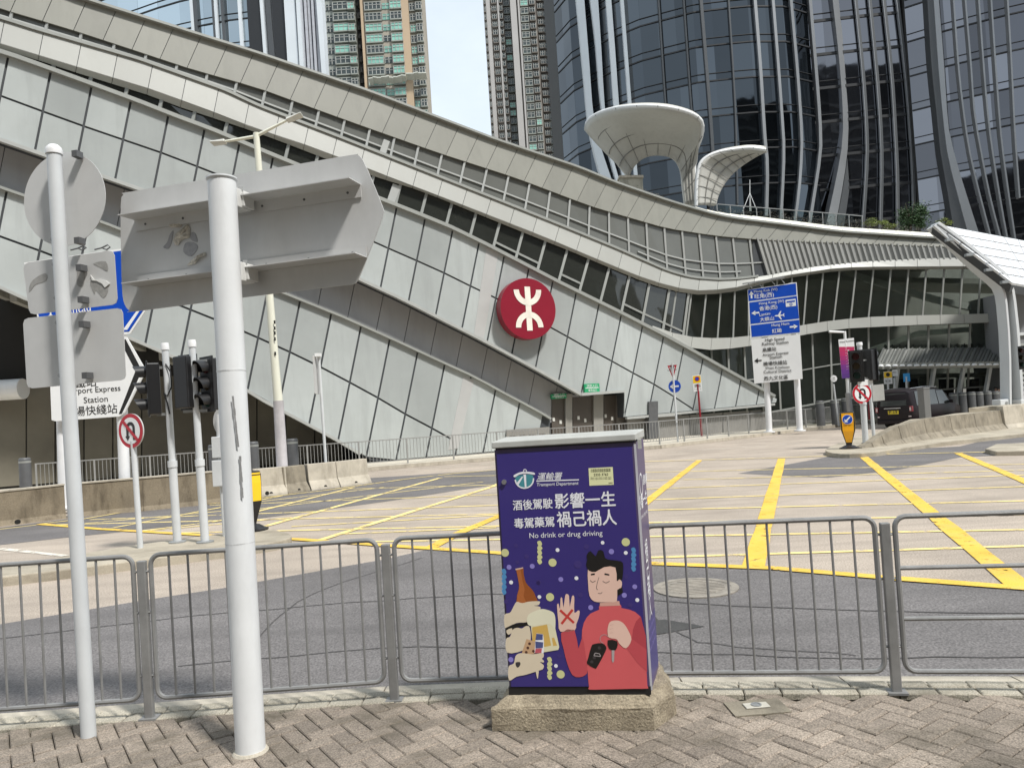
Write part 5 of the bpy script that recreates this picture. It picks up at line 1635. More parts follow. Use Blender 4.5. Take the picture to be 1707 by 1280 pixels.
# aeroplane symbol
ax_, ay_ = A.px(85, 527); s_ = .16
A.poly([(ax_ + x * s_, ay_ + y * s_) for x, y in ((0, 1), (.12, .7), (.12, .25), (.9, -.25), (.9, -.45), (.12, -.15), (.1, -.7), (.35, -.9), (.35, -1), (0, -.9), (-.35, -1), (-.35, -.9), (-.1, -.7), (-.12, -.15), (-.9, -.45), (-.9, -.25), (-.12, .25), (-.12, .7))], m_swht, 3)
A.poly(pp([(206, 565), (210, 566), (238, 618), (203, 690), (198, 690), (226, 618), (200, 568)]), m_sblk, 1)
A.poly(pp([(209, 564), (213, 565), (241, 618), (207, 688), (205, 688), (237, 618)]), m_swht, 2)
def ln(txt, u0, v0, u1, v1, bold=.3):
    x0, y0 = A.px(u0, v0); x1, y1 = A.px(u1, v1)
    A.text(txt, x0, y0, .3, m_sblk, 1, 'LEFT', math.hypot(x1 - x0, y1 - y0), bold, 0, math.atan2(y1 - y0, x1 - x0))
ln("Airport Express", 112, 657, 201, 651); ln("Station", 140, 672, 180, 669); ln("機場快綫站", 107, 694, 196, 687); ln("高鐵站", 108, 648, 161, 642); 
A.build("sign_face", t)
b = MB()
for u0 in (138, 178):
    pts = [A.P(*A.px(u0 + x, 418 - u0 * .02 + y), 3) for x, y in ((-20, 2), (-8, -1), (2, -6), (6, -2), (0, 2), (-6, 0))]
    b.tube(pts, .02, 6)
b.build("lifting_hook", m_dgrey, t, smooth=60)

# ------------------------------------------------------------------ station emblem, door signs
def on_wall_art(u, v, off, eps=.005):
    p = FM.hit(u, v, off)
    return Art(p, (.9095, .4157, 0), (0, 0, 1), eps)
c0 = FM.hit(881, 514, .3)
rt = Vector((.9095, .4157, 0))
Rr = 1.47
t = thing("station_emblem", "big round maroon railway emblem with white symbol fixed to the sloping wall", "emblem", c0 - Vector((0, 0, Rr)))
cF_ = FM.hit(881, 514.5, .95)
b = MB(); b.disc(cF_, FN, Rr, .50, 64); b.build("drum", M("emblem_maroon", S2L((128, 18, 40)), .35, 0, .05, .8), t, smooth=40)
b = MB(); b.disc(cF_ - FN * .5, FN, .5, .5, 16); b.build("bracket", m_joint, t)
A = Art(cF_ + FN * .006, rt, (0, 0, 1), .006)
m_sym = M("emblem_cream", (.74, .70, .62), .45)
s_ = Rr
w_ = .20 * s_
A.poly([(-w_ / 2, -.72 * s_), (w_ / 2, -.72 * s_), (w_ / 2, .72 * s_), (-w_ / 2, .72 * s_)], m_sym, 1)
def horseshoe(sg):
    # arms curve from the centre bar out to the ends
    cy = sg * .62 * s_
    outer, inner = [], []
    for k in range(25):
        a = math.pi * k / 24
        x = math.cos(a); y = math.sin(a)
        outer.append((.50 * s_ * x, cy - sg * .52 * s_ * y)); inner.append((.31 * s_ * x, cy - sg * .33 * s_ * y))
    for k in range(24):
        A.poly([outer[k], outer[k + 1], inner[k + 1], inner[k]] if sg > 0 else [inner[k], inner[k + 1], outer[k + 1], outer[k]], m_sym, 2)
horseshoe(1); horseshoe(-1)
A.build("symbol", t)
def green_sign(u0, v0, u1, v1, off, label):
    c = FM.hit((u0 + u1) / 2, (v0 + v1) / 2, off)
    t = thing("exit_sign", label, "sign", c)
    A = Art(c, rt, (0, 0, 1), .006)
    a, b_, cc_, d_ = A.px(u0, v0 + 1), A.px(u1, v0), A.px(u1, v1), A.px(u0, v1 + 1)
    x0, x1, y0, y1 = a[0], b_[0], (cc_[1] + d_[1]) / 2, (a[1] + b_[1]) / 2
    b = MB(); b.prism([A.P(x, y, 0) for x, y in ((x0, y0), (x1, y0), (x1, y1), (x0, y1))], -FN * .12); b.build("panel", m_grn, t)
    A.line([(x0 + .05, (y0 + y1) / 2), (x1 - .05, (y0 + y1) / 2)], .03, m_swht, 1)
    h = (y1 - y0)
    A.text("緊急出口", x0 + .25 * (x1 - x0), y0 + h * .12, h * .3, m_swht, 1, 'LEFT', (x1 - x0) * .55)
    A.text("消防入口", x0 + .15 * (x1 - x0), y0 + h * .60, h * .3, m_swht, 1, 'LEFT', (x1 - x0) * .7)
    A.build("lettering", t)
green_sign(974, 639, 999, 653, .42, "green door sign above the middle brown door")
green_sign(919, 656, 944, 664, -.30, "green door sign in the recess above the left brown door")
# ------------------------------------------------------------------ signs in front of the sloping wall
def at_y(u, v, y):
    d = ray(u, v); return CAM + d * (y / d.y)
base = gz(1130, 736.5)
t = thing("give_way_sign", "grey pole with a red bordered triangle above a round blue arrow sign", "traffic sign", base)
b = MB(); b.tube([base, up_from(base, 1121, 606)], .045, 10); b.build("pole", m_paint, t, smooth=40)
A = sign_art(1121, 617, base.y - .08, -30, .006)
tri = [(1112.5, 609.5), (1128, 608), (1122, 631)]
plate(A, tri, .02, "triangle_plate", m_sred, t)
c_ = [sum(p[k] for p in tri) / 3 for k in (0, 1)]
A.poly([A.px(c_[0] + (p[0] - c_[0]) * .62, c_[1] + (p[1] - c_[1]) * .62) for p in tri][::-1], m_swht, 1)
x_, y_ = A.px(1120.8, 614.5); A.text("讓", x_, y_, .22, m_sblk, 2, 'CENTER'); A.text("GIVE WAY", x_, y_ - .10, .10, m_sblk, 2, 'CENTER')
A.build("triangle_face", t)
A = sign_art(1124.5, 644, base.y - .08, -30, .006)
b = MB(); b.disc(A.o, A.n, .29, .02, 30); b.build("arrow_plate", m_sblue, t)
A.line([(.2, 0), (-.05, 0)], .075, m_swht, 1); A.poly([(-.22, 0), (-.02, -.16), (-.02, .16)], m_swht, 1); A.build("arrow_face", t)
base = gz(1170, 728)
t = thing("no_stopping_sign", "small yellow and white sign on a dark red pole before the sloping wall", "traffic sign", base)
b = MB(); b.tube([base, up_from(base, 1163, 640)], .05, 10); b.build("pole", M("red_pole", S2L((130, 22, 36)), .4), t, smooth=40)
A = sign_art(1162, 638, base.y - .07, -20, .006)
plate(A, [(1154, 626), (1168, 624.5), (1170.5, 651), (1156.5, 653)], .03, "plate", m_swht, t)
A.poly([A.px(*p) for p in [(1155.5, 639), (1155, 627), (1167.5, 626), (1168.5, 637.5)]][::-1], m_syel, 1)
x_, y_ = A.px(1162, 631.5); A.ell(x_, y_, .125, .125, m_sred, 2); A.ell(x_, y_, .08, .08, m_sblue, 3)
x_, y_ = A.px(1163, 645); A.text("禁區", x_, y_, .17, m_sblk, 1, 'CENTER'); A.text("7 am - 12", x_, y_ - .14, .09, m_sblk, 1, 'CENTER')
A.build("face", t)

# ------------------------------------------------------------------ big blue and white direction sign in front of the curved glazing
base = gz(1282, 716); base2 = gz(1333, 712)
YS = 38.2
base = at_y(1282, 714, YS); base2 = at_y(1333, 711, YS - .55)
base.z = base2.z = .13
t = thing("direction_sign", "tall blue over white direction sign on two posts by the curved glass wall", "direction sign", (base + base2) / 2)
for p, u, v in ((base, 1270, 480), (base2, 1319, 472)):
    q = up_from(p, u, v)
    b = MB(); b.tube([p, p + Vector((0, 0, .06)), p + Vector((0, 0, .07)), q], [.28, .28, .15, .15], 16); b.build("column", m_wpost, t, smooth=40)
A = sign_art(1290, 560, YS - .52, -22, .007)
plate(A, [(1246, 483.5), (1328, 470.5), (1334, 555), (1251, 564)], .06, "blue_plate", m_swht, t)
plate(A, [(1252, 566), (1333.5, 557), (1338, 631.5), (1257.5, 639.5)], .06, "white_plate", m_swht, t)
pp = lambda pts: [A.px(*p) for p in pts]
q4 = lambda pts: [A.px(1230 + x / 4.738, 450 + y / 4.738) for x, y in pts]
A.poly(q4([(86, 248), (80, 160), (458, 106), (464, 198)])[::-1], m_sblue, 1)
A.poly(q4([(100, 428), (90, 258), (466, 206), (484, 384)])[::-1], m_sblue, 1)
A.poly(q4([(110, 530), (102, 438), (485, 394), (490, 492)])[::-1], m_sblue, 1)
def lnq(txt, p0, p1, mat, bold=.3):
    (x0, y0), (x1, y1) = q4([p0, p1])
    A.text(txt, x0, y0, .3, mat, 2, 'LEFT', math.hypot(x1 - x0, y1 - y0), bold, 0, math.atan2(y1 - y0, x1 - x0))
lnq("Mong Kok (W)", (128, 182), (312, 160), m_swht); lnq("旺角(西)", (133, 226), (285, 208), m_swht)
lnq("Hong Kong (W)", (168, 276), (365, 254), m_swht); lnq("香港(西)", (172, 322), (312, 304), m_swht)
lnq("Lantau", (172, 366), (256, 352), m_swht); lnq("大嶼山", (176, 408), (286, 394), m_swht)
lnq("Hung Hom", (268, 448), (406, 432), m_swht); lnq("紅磡", (272, 498), (346, 490), m_swht)
def arrow(c, d, s):
    (x, y) = q4([c])[0]; dx, dy = d; px_, py_ = -dy, dx
    A.line([(x - dx * s, y - dy * s), (x + dx * s * .3, y + dy * s * .3)], s * .42, m_swht, 2)
    A.poly([(x + dx * s, y + dy * s), (x + px_ * s * .62, y + py_ * s * .62), (x + px_ * s * .3, y + py_ * s * .62 * .5), (x - px_ * s * .3, y - py_ * s * .31), (x - px_ * s * .62, y - py_ * s * .62)], m_swht, 2)
arrow((107, 196), (0, 1), .19); arrow((138, 340), (-1, 0), .19); arrow((442, 448), (1, 0), .19)
x_, y_ = q4([(328, 360)])[0]; s_ = .24
A.poly([(x_ + y * s_ * -1, y_ + x * s_) for x, y in ((0, 1), (.14, .7), (.14, .25), (.9, -.25), (.9, -.45), (.14, -.15), (.1, -.7), (.35, -.9), (.35, -1), (0, -.9), (-.35, -1), (-.35, -.9), (-.1, -.7), (-.14, -.15), (-.9, -.45), (-.9, -.25), (-.14, .25), (-.14, .7))], m_swht, 2)
A.poly(q4([(380, 292), (376, 238), (456, 228), (460, 284)])[::-1], m_swht, 2)
A.poly(q4([(386, 260), (384, 248), (450, 240), (452, 252)])[::-1], m_sblue, 3); x_, y_ = q4([(420, 272)])[0]; A.ell(x_, y_, .07, .07, m_sblue, 3); A.ell(x_, y_, .035, .035, m_swht, 4)
for s_, e_, tx in (((216, 566), (368, 552), "High Speed"), ((192, 598), (400, 580), "Railway Station"), ((196, 646), (304, 636), "高鐵站"), ((196, 682), (400, 662), "Airport Express"), ((252, 704), (350, 694), "Station"), ((202, 756), (390, 742), "機場快綫站"), ((216, 786), (408, 774), "West Kowloon"), ((204, 818), (424, 804), "Cultural District"), ((208, 872), (398, 858), "西九文化區")):
    lnq(tx, s_, e_, m_sblk, .6)
(x_, y_) = q4([(162, 716)])[0]
A.line([(x_ + .16, y_), (x_ - .05, y_)], .06, m_sblk, 2); A.poly([(x_ - .2, y_), (x_ - .02, y_ - .13), (x_ - .02, y_ + .13)], m_sblk, 2)
A.build("sign_face", t)
b = MB()
b.bar(A.P(*A.px(1238, 474), 20), A.P(*A.px(1308, 463), 20), .05, .06)
for u in (1246, 1262, 1284, 1300):
    b.bar(A.P(*A.px(u, 473 - (u - 1238) * .157), 20), A.P(*A.px(u + 8, 481 - (u - 1246) * .157), 2), .03, .03)
b.build("light_rail", m_gal, t)

# ------------------------------------------------------------------ right traffic island
traffic_bollard(gz(1416, 747.5), -22, 1.12, "yellow keep left bollard with a blue arrow at the nose of the right island")
base = gz(1443, 738.5); top = up_from(base, 1432.5, 573)
t = light_pole("traffic_light", "traffic light with two black heads on the right island by the yellow bollard", base, top, .085)
signal_head(t, up_from(base, 1426, 586), .98, -28)
signal_head(t, up_from(base, 1449, 583) + Vector((0, .05, 0)), 1.02, 118)
for v in (600, 630):
    b = MB(); b.bar(up_from(base, 1424, v + 1), up_from(base, 1450, v), .04, .05); b.build("bracket", m_gal, t)
A = sign_art(1437, 656, base.y - .12, 6, .004)
b = MB(); b.disc(A.o, A.n, .335, .02, 36); b.build("round_plate", m_alu, t)
no_u_turn(A, 0, 0, .333); A.build("no_u_turn_face", t)
A = sign_art(1444, 636, base.y - .11, 6, .004)
plate(A, [(1430, 633), (1455, 631.5), (1455.5, 641.5), (1430.5, 643)], .02, "number_plate", m_swht, t)
base = gz(1457, 731.5)
t = thing("road_sign", "slim grey pole with a square grey sign back beside the black van", "traffic sign", base)
b = MB(); b.tube([base, up_from(base, 1449, 632)], .06, 10); b.build("pole", m_paint, t, smooth=40)
A = sign_art(1465, 654, base.y - .07, 8, .004)
plate(A, [(1453.5, 642), (1473, 640), (1475, 667), (1455.5, 669)], .02, "plate", M("dull_sign_back", (.36, .36, .34), .5), t)
# ramped barrier
bp = [(1450, 754.5, 749), (1468, 752.5, 738), (1486, 750, 725.5), (1516, 746, 709.5), (1558, 738, 697.5), (1600, 732, 692.3), (1640, 726.5, 688.6), (1684, 720, 683)]
t = thing("ramped_barrier", "curved concrete barrier that rises from the nose of the right island", "barrier", G(1558, 738))
sec = []
for u, v, vt in bp:
    p = G(u, v); h = max(.16, up_from(p, u, vt).z); sec.append((p, h))
def barrier_sec(p, h, n_):
    k = min(1, h / .8)
    prof = [(0, 0), (.02, .05 + .03 * k), (.22, .30 * k + .03), (.28, h), (.55, h), (.60, .30 * k + .03), (.7, .08), (.7, 0)]
    return [p + n_ * x + Vector((0, 0, z)) for x, z in prof]
nn = []
for i in range(len(sec)):
    d_ = (sec[min(i + 1, len(sec) - 1)][0] - sec[max(0, i - 1)][0]).normalized(); nn.append(Vector((-d_.y, d_.x, 0)))
for i in range(len(sec) - 1):
    (p, h), (q, h2) = sec[i], sec[i + 1]
    g = (q - p).normalized() * .012
    b = MB(); b.loft(barrier_sec(p + g, h, nn[i]), barrier_sec(q - g, h2, nn[i + 1])); b.build("barrier_segment", m_conc, t)
pA, pB = G(1684.5, 720), G(1800, 704)
jersey("concrete_barrier", "pale concrete barrier at the right edge beside the ramped one", pA, pB, .98, None, m_conc2)
# earth ramp behind it
b = MB()
near = [barrier_sec(p, h, k)[4] + Vector((0, 0, -.03)) for (p, h), k in zip(sec, nn)][1:]
far = [up_from(gz(u, v0), u, v) for u, v0, v in ((1470, 727, 724), (1490, 718, 716), (1517, 712, 699), (1556, 707, 695.5), (1592, 703, 689), (1636, 698, 685), (1690, 690, 680))]
rings = [[a, c, Vector((c.x, c.y, .0)), Vector((a.x, a.y, .0))] for a, c in zip(near, far)]
b.rings(rings)
props(b.build("island_ramp", m_isl), kind='structure')
base = at_y(1549, 697, 31.5); base.z = .3
t = thing("gate_post", "square dark grey post standing in front of the black van", "post", base)
tpz = at_y(1538, 649, 31.5).z
b = MB(); b.box(base + Vector((-.16, 0, (tpz - .3) / 2)), (.33, .33, tpz - .3), .3); b.build("shaft", M("post_grey", (.15, .15, .145), .5, 0, .06, 3), t, bevel=.02)
b = MB(); b.box(Vector((base.x - .16, base.y, tpz + .03)), (.36, .36, .07), .3); b.build("cap", M("post_grey", (.15, .15, .145)), t, bevel=.02)

# ------------------------------------------------------------------ black people carrier
vb = G(1492, 714.5, 0.0)
hd = math.radians(57)
vx = Vector((math.sin(hd), math.cos(hd), 0)); vy = Vector((-vx.y, vx.x, 0))   # forward, left
t = thing("minivan", "black people carrier seen from behind beyond the ramped concrete barrier", "van", vb + vx * 2.45)
m_car = M("black_car_paint", (.012, .008, .010), .38, 0, .03, 1, spec=.25)
m_cgl = M("car_glass", (.045, .05, .048), .06, 0, .05, 1, spec=.8)
def V(x, y, z): return vb + vx * (x * .98) + vy * y + Vector((0, 0, z))
secs = [(0.0, .80, .34, .95, 1.05, .70), (.03, .88, .28, 1.02, 1.60, .72), (.10, .91, .25, 1.05, 1.78, .72), (.35, .92, .22, 1.06, 1.89, .72), (1.5, .925, .22, 1.05, 1.94, .73), (2.8, .925, .22, 1.03, 1.90, .72), (3.35, .92, .22, 1.02, 1.74, .70), (3.95, .91, .22, 1.02, 1.28, .74), (4.15, .90, .24, 1.00, 1.12, .76), (4.65, .86, .26, .88, .98, .74), (4.85, .76, .32, .70, .80, .66), (4.9, .70, .38, .60, .66, .6)]
rings = []
for x, hw, zb, zbelt, zr, hr in secs:
    rings.append([V(x, -hw * .94, zb), V(x, -hw, zb + .2), V(x, -hw, zbelt), V(x, -(hr + (hw - hr) * .25), zr - .10), V(x, -hr * .82, zr), V(x, hr * .82, zr), V(x, hr + (hw - hr) * .25, zr - .10), V(x, hw, zbelt), V(x, hw, zb + .2), V(x, hw * .94, zb)])
b = MB(); b.rings(rings); body = b.build("body", m_car, t, smooth=35)
for s_ in (-1, 1):
    for x0, x1, x2, x3, z1 in ((.42, 1.35, .50, 1.35, 1.76), (1.42, 2.40, 1.42, 2.40, 1.79), (2.48, 3.55, 2.48, 3.10, 1.74)):
        q = [V(x0, s_ * .931, 1.07), V(x1, s_ * .931, 1.07), V(x3, s_ * .80, z1), V(x2, s_ * .80, z1)]
        b = MB(); b.prism(q, vy * (-.015 * s_)); b.build("side_window", m_cgl, t)
b = MB(); b.prism([V(-.012, .66, 1.10), V(-.012, -.66, 1.10), V(.055, -.60, 1.70), V(.055, .60, 1.70)], vx * .02); b.build("rear_window", m_cgl, t)
b = MB(); b.prism([V(3.30, .62, 1.76), V(3.30, -.62, 1.76), V(4.05, -.70, 1.20), V(4.05, .70, 1.20)], (0, 0, .02)); b.build("windscreen", m_cgl, t)
m_tail = M("tail_lamp_red", (.22, .03, .04), .2, 0, .2, 8, coat=.6)
for s_ in (-1, 1):
    b = MB(); b.box(V(.02, s_ * .86, .93), (.10, .16, .26), M=Matrix((vx, vy, (0, 0, 1))).transposed()); tl = b.build("tail_lamp", m_tail, t, bevel=.02)
    b = MB(); b.box(V(-.035, s_ * .84, .93), (.02, .07, .16), M=Matrix((vx, vy, (0, 0, 1))).transposed()); b.build("lens", M("lamp_clear", (.6, .5, .5), .2), tl)
    b = MB(); b.box(V(.0, s_ * .78, .58), (.03, .12, .05), M=Matrix((vx, vy, (0, 0, 1))).transposed()); b.build("reflector", M("lamp_clear", (.6, .5, .5)), t)
b = MB(); b.box(V(-.02, .05, .99), (.03, .84, .035), M=Matrix((vx, vy, (0, 0, 1))).transposed()); b.build("chrome_strip", M("chrome", (.6, .6, .6), .2, .9), t)
b = MB(); b.box(V(-.03, 0, .33), (.1, 1.7, .20), M=Matrix((vx, vy, (0, 0, 1))).transposed()); b.build("rear_bumper", m_car, t, bevel=.04)
A = Art(V(-.03, .28, .70), -vy, (0, 0, 1), .006)
pl_ = M("plate_yellow", S2L((200, 178, 40)), .5)
A.rect(0, 0, .54, .18, pl_, 0, .01); A.text("P 19", .27, .035, .13, m_sblk, 1, 'CENTER', .4, .6); A.build("number_plate", t)
for x in (.95, 3.85):
    for s_ in (-1, 1):
        b = MB(); b.disc(V(x, s_ * .90, .33), vy * s_, .33, .22, 24); wl_ = b.build("wheel", M("tyre", (.02, .02, .02), .8), t, bevel=.03)
        b = MB(); b.disc(V(x, s_ * .905, .33), vy * s_, .21, .02, 20); b.build("rim", M("alloy", (.3, .3, .3), .3, .8), wl_)
for s_ in (-1, 1):
    b = MB(); b.box(V(3.45, s_ * 1.03, 1.16), (.12, .2, .16), M=Matrix((vx, vy, (0, 0, 1))).transposed()); b.build("wing_mirror", m_car, t, bevel=.03)
    b = MB(); b.tube([V(.4, s_ * .66, 1.90), V(1.5, s_ * .67, 1.955), V(2.8, s_ * .66, 1.91)], .02, 6); b.build("roof_rail", M("chrome", (.6, .6, .6)), t)

# ------------------------------------------------------------------ banner lamp post and small signs near the entrance
base = at_y(1420, 706, 40.0); base.z = .13
t = thing("banner_lamp_post", "white lamp post with a pink and purple vertical banner near the entrance", "lamp post", base)
k1 = up_from(base, 1413.5, 655); k2 = up_from(base, 1408, 552)
b = MB(); b.tube([base, k1], [.17, .14], 12); b.build("base_sleeve", M("sleeve_grey", (.34, .34, .34), .5), t, smooth=40)
b = MB(); b.tube([k1, k2], [.085, .07], 12); b.build("shaft", m_swht, t, smooth=40)
b = MB(); b.tube([up_from(base, 1408, 554), up_from(base, 1382, 553)], .06, 8); b.build("arm", m_swht, t, smooth=40)
A = sign_art(1410, 595, base.y - .15, -4, .006)
z12 = lambda pts: [A.px(1380 + x / 12.8, 545 + y / 12.8) for x, y in pts]
b = MB(); b.prism([A.P(*p, 0) for p in z12([(225, 270), (555, 232), (600, 900), (460, 1090), (300, 1100)])], -A.n * .01)
ban = b.build("banner", m_swht, t)
cols_ = [(176, 34, 86), (170, 32, 92), (150, 32, 100), (128, 34, 110), (104, 36, 120), (88, 38, 122), (78, 40, 118)]
n_ = len(cols_)
for k, c_ in enumerate(cols_):
    f0, f1 = k / n_, (k + 1) / n_
    La = (240 + (300 - 240) * f0, 425 + (1100 - 425) * f0); Lb = (240 + 60 * f1, 425 + 675 * f1)
    Ra = (562 + 18 * f0, 420 + 660 * f0); Rb = (562 + 18 * f1, 420 + 660 * f1)
    A.poly(z12([Lb, Rb, Ra, La]), M("banner_%d" % k, S2L(c_), .6), 1)
for k, ch in enumerate("KOWLOON"): 
    x_, y_ = z12([(412 + k * 6, 510 + k * 66)])[0]; A.text(ch, x_, y_, .16, m_swht, 2, 'CENTER', None, .8, 0, math.radians(-85))
for k, ch in enumerate("FESTIVAL"):
    x_, y_ = z12([(368 + k * 5, 500 + k * 58)])[0]; A.text(ch, x_, y_, .08, m_swht, 2, 'CENTER', None, .5, 0, math.radians(-85))
x_, y_ = z12([(250, 345)])[0]; A.text("West Kowloon", x_, y_, .13, m_sblk, 2, 'LEFT', None, .3, 0, math.radians(4))
A.build("print", ban)
base = at_y(1398, 706, 40.8); base.z = .13
t = thing("stop_sign", "small white round sign on a thin pole left of the banner lamp post", "sign", base)
b = MB(); b.tube([base, up_from(base, 1389.5, 640)], .045, 8); b.build("pole", m_paint, t)
A = sign_art(1390, 631, base.y - .05, 0, .006)
A.ell(0, 0, .19, .19, m_swht, 0, 8); A.text("停", 0, -.02, .12, m_sblk, 1, 'CENTER'); A.text("STOP", 0, -.10, .07, m_sblk, 1, 'CENTER'); A.build("face", t)
b = MB(); b.disc(A.o + Vector((0, .012, 0)), A.n, .19, .02, 8); b.build("plate", m_alu, t)
for (ux, uy, x0, y0, x1, y1, label, mk_) in ((1480, 660, 1473, 619, 1487, 640, "small yellow and white no stopping sign above the roof of the black van", 'y'), (1511, 660, 1505.5, 622, 1516.5, 636, "small bright blue square sign above the roof of the black van", 'b'), (1491, 660, 1487.5, 616, 1496, 627, "small white sign right of the yellow one above the black van", 'w')):
    base = at_y(ux + 3, 700, 41.0 if mk_ != 'w' else 41.6); base.z = .13
    t = thing("road_sign", label, "sign", base)
    tq = up_from(base, ux - .5, uy - 30); b = MB(); b.tube([base, tq], .05, 8); b.build("pole", m_paint, t)
    A = sign_art((x0 + x1) / 2, (y0 + y1) / 2, base.y - .07, 0, .006)
    q = [(x0, y0 + .7), (x1, y0 - .2), (x1 + 1, y1 - .4), (x0 + 1, y1 + .4)]
    plate(A, q, .02, "plate", {'y': m_swht, 'b': M("sky_blue_sign", S2L((50, 150, 214)), .4), 'w': m_swht}[mk_], t)
    if mk_ == 'y':
        A.poly([A.px(*p) for p in [(x0 + .6, y0 + 11), (x0 + .3, y0 + 1.2), (x1 - .4, y0 + .4), (x1 + .2, y0 + 10.2)]][::1][::-1], m_syel, 1)
        x_, y_ = A.px(1480, 624.5); A.ell(x_, y_, .11, .11, m_sblk, 2); x_, y_ = A.px(1480.6, 637); A.text("禁區", x_, y_, .16, m_sblk, 1, 'CENTER'); A.build("face", t)
    elif mk_ == 'b':
        x_, y_ = A.px(1511, 632); A.text("P", x_, y_, .2, m_swht, 1, 'CENTER'); A.build("face", t)
    else:
        x_, y_ = A.px(1491.8, 621.5); A.text("巴士", x_, y_, .10, m_sblk, 1, 'CENTER'); A.build("face", t)
base = at_y(1451, 702, 41.2); base.z = .13
t = thing("standing_notice", "small faded red standing notice behind the no U-turn sign", "notice", base)
b = MB(); q = [at_y(1447, 673, 41.2), at_y(1452.5, 672.6, 41.2), at_y(1453.5, 699, 41.2), at_y(1448, 699.6, 41.2)]; b.prism(q, (0, .04, 0)); b.build("panel", M("faded_red", S2L((150, 66, 66)), .5), t)
b = MB(); b.bar(base + Vector((0, .03, 0)), base + Vector((0, .03, .5)), .04, .03); b.build("leg", m_gal, t)

# ------------------------------------------------------------------ entrance canopy
def poly_canopy():
    t = thing("entrance_canopy", "grey ribbed glass canopy on slanted columns over the station entrance", "canopy", (25, 42.5, .13))
    fcy = lambda u: 607 - (u - 1500) * .012
    ftop = lambda u: 577 - (u - 1500) * .015
    b = MB()
    us = list(np.linspace(1462, 1720, 44))
    for ua, ub in zip(us[:-1], us[1:]):
        q = [FC.hit(ua + 14, ftop(ua), -.5), FC.hit(ub + 14, ftop(ub), -.5), FC.hit(ub, fcy(ub), 1.5), FC.hit(ua, fcy(ua), 1.5)]
        b.prism(inset(q, .02), (0, 0, .06))
    b.build("roof_panel", M("canopy_glass", (.17, .175, .165), .3, .1, .08, .6, island=.1), t)
    b = MB()
    for u in us[::2]:
        b.bar(FC.hit(u + 14, ftop(u), -.5) + Vector((0, 0, .08)), FC.hit(u, fcy(u), 1.55) + Vector((0, 0, .08)), .07, .08)
    b.build("rib", M("canopy_rib", (.11, .115, .11), .5), t)
    b = MB(); b.ribbon([FC.hit(u, fcy(u) + 3, 1.5) for u in us], .16, .34); b.build("fascia", m_mull, t)
    for u in us[1::2]:
        b = MB(); b.lathe(FC.hit(u, fcy(u) + 1, 1.62) - Vector((0, 0, .1)), [(.15, 0), (.15, .06), (.09, .12)], 10); b.build("downlight", m_swht, t)
    for (u0, v0, u1, v1) in ((1497, 610, 1487, 690), (1558, 608, 1545, 690), (1607, 608, 1592, 692), (1651, 606, 1637, 692)):
        a = FC.hit(u0, v0, 1.45); c = FC.hit(u1, v1, 1.45); f = (a.z - .13) / (a.z - c.z); c = a + (c - a) * f
        b = MB(); b.bar(c, a, .15, .24, up=(0, -1, 0)); b.build("column", m_lmull, t)
    b = MB(); b.ribbon([FC.hit(u, 628 - (u - 1480) * .02, -.4) for u in us], .2, .26); b.build("lintel", m_lmull, t)
    for (u0, u1) in ((1500, 1530), (1566, 1590), (1612, 1632), (1664, 1676)):
        b = MB()
        q = [FC.hit(u0, 632, -.55), FC.hit(u1, 631, -.55), FC.hit(u1 + 1, 700, -.55), FC.hit(u0 + 1, 701, -.55)]
        b.prism(q, (0, .1, 0)); b.build("doorway", m_dark, t)
    for u in (1535, 1598, 1640):
        b = MB(); a = FC.hit(u + 3, 628, -.35); c = FC.hit(u - 4, 700, -.35); b.bar(a, c, .35, .2, up=(0, -1, 0)); b.build("pier", m_mull, t)
poly_canopy()

# ------------------------------------------------------------------ white leaf shaped canopy on its bent leg
t = thing("leaf_canopy", "bright white panelled canopy on a bent white steel leg at the right edge", "canopy", at_y(1686, 672, 35.5))
Lp = [(1677, 674), (1676.5, 640), (1676, 600), (1674, 555), (1670, 508), (1667, 490), (1662, 479), (1652, 469), (1630, 451), (1600, 423), (1575, 400), (1552, 379)]
Rp = [(1697, 674), (1695, 640), (1692.5, 600), (1689, 550), (1684, 505), (1681, 486), (1676, 470), (1666, 457), (1645, 440), (1612, 414), (1586, 394), (1558, 374)]
m_leg = M("white_canopy_steel", (.60, .62, .63), .35, 0, .03, 1)
m_web = M("grey_canopy_web", (.26, .28, .29), .4, 0, .03, 1)
lp = [at_y(u, v, 35.5) for u, v in Lp]; rp_ = [at_y(u, v, 35.5) for u, v in Rp]
b = MB()
for i in range(len(lp) - 1):
    b.prism([lp[i] + Vector((0, .3, 0)), rp_[i] + Vector((0, .3, 0)), rp_[i + 1] + Vector((0, .3, 0)), lp[i + 1] + Vector((0, .3, 0))], (0, .12, 0))
b.build("leg_web", m_web, t)
b = MB(); b.ribbon(lp, .7, .09, up=(-1, 0, .01)); b.build("inner_flange", m_leg, t, smooth=40)
b = MB(); b.ribbon(rp_, .7, .12, up=(1, 0, .01)); b.build("outer_flange", m_leg, t, smooth=40)
for u in (1668, 1702):
    p = at_y(u, 671, 35.4); b = MB(); b.box(p, (.5, .5, .3), .2); ft = b.build("foot_plate", m_leg, t, bevel=.03)
    b = MB()
    for k in (-.12, .12): b.disc(p + Vector((k, -.26, -.03)), (0, -1, 0), .07, .05, 10)
    b.build("anchor_bolt", m_gal, ft)
Pa, Pb, Pc, Pd = at_y(1557, 372.5, 35.2), at_y(1740, 407, 46), at_y(1745, 483, 40), at_y(1688, 472, 34.6)
def bil(s, r): return (Pa * (1 - s) + Pb * s) * (1 - r) + (Pd * (1 - s) + Pc * s) * r
b = MB(); nS, nR = 7, 6
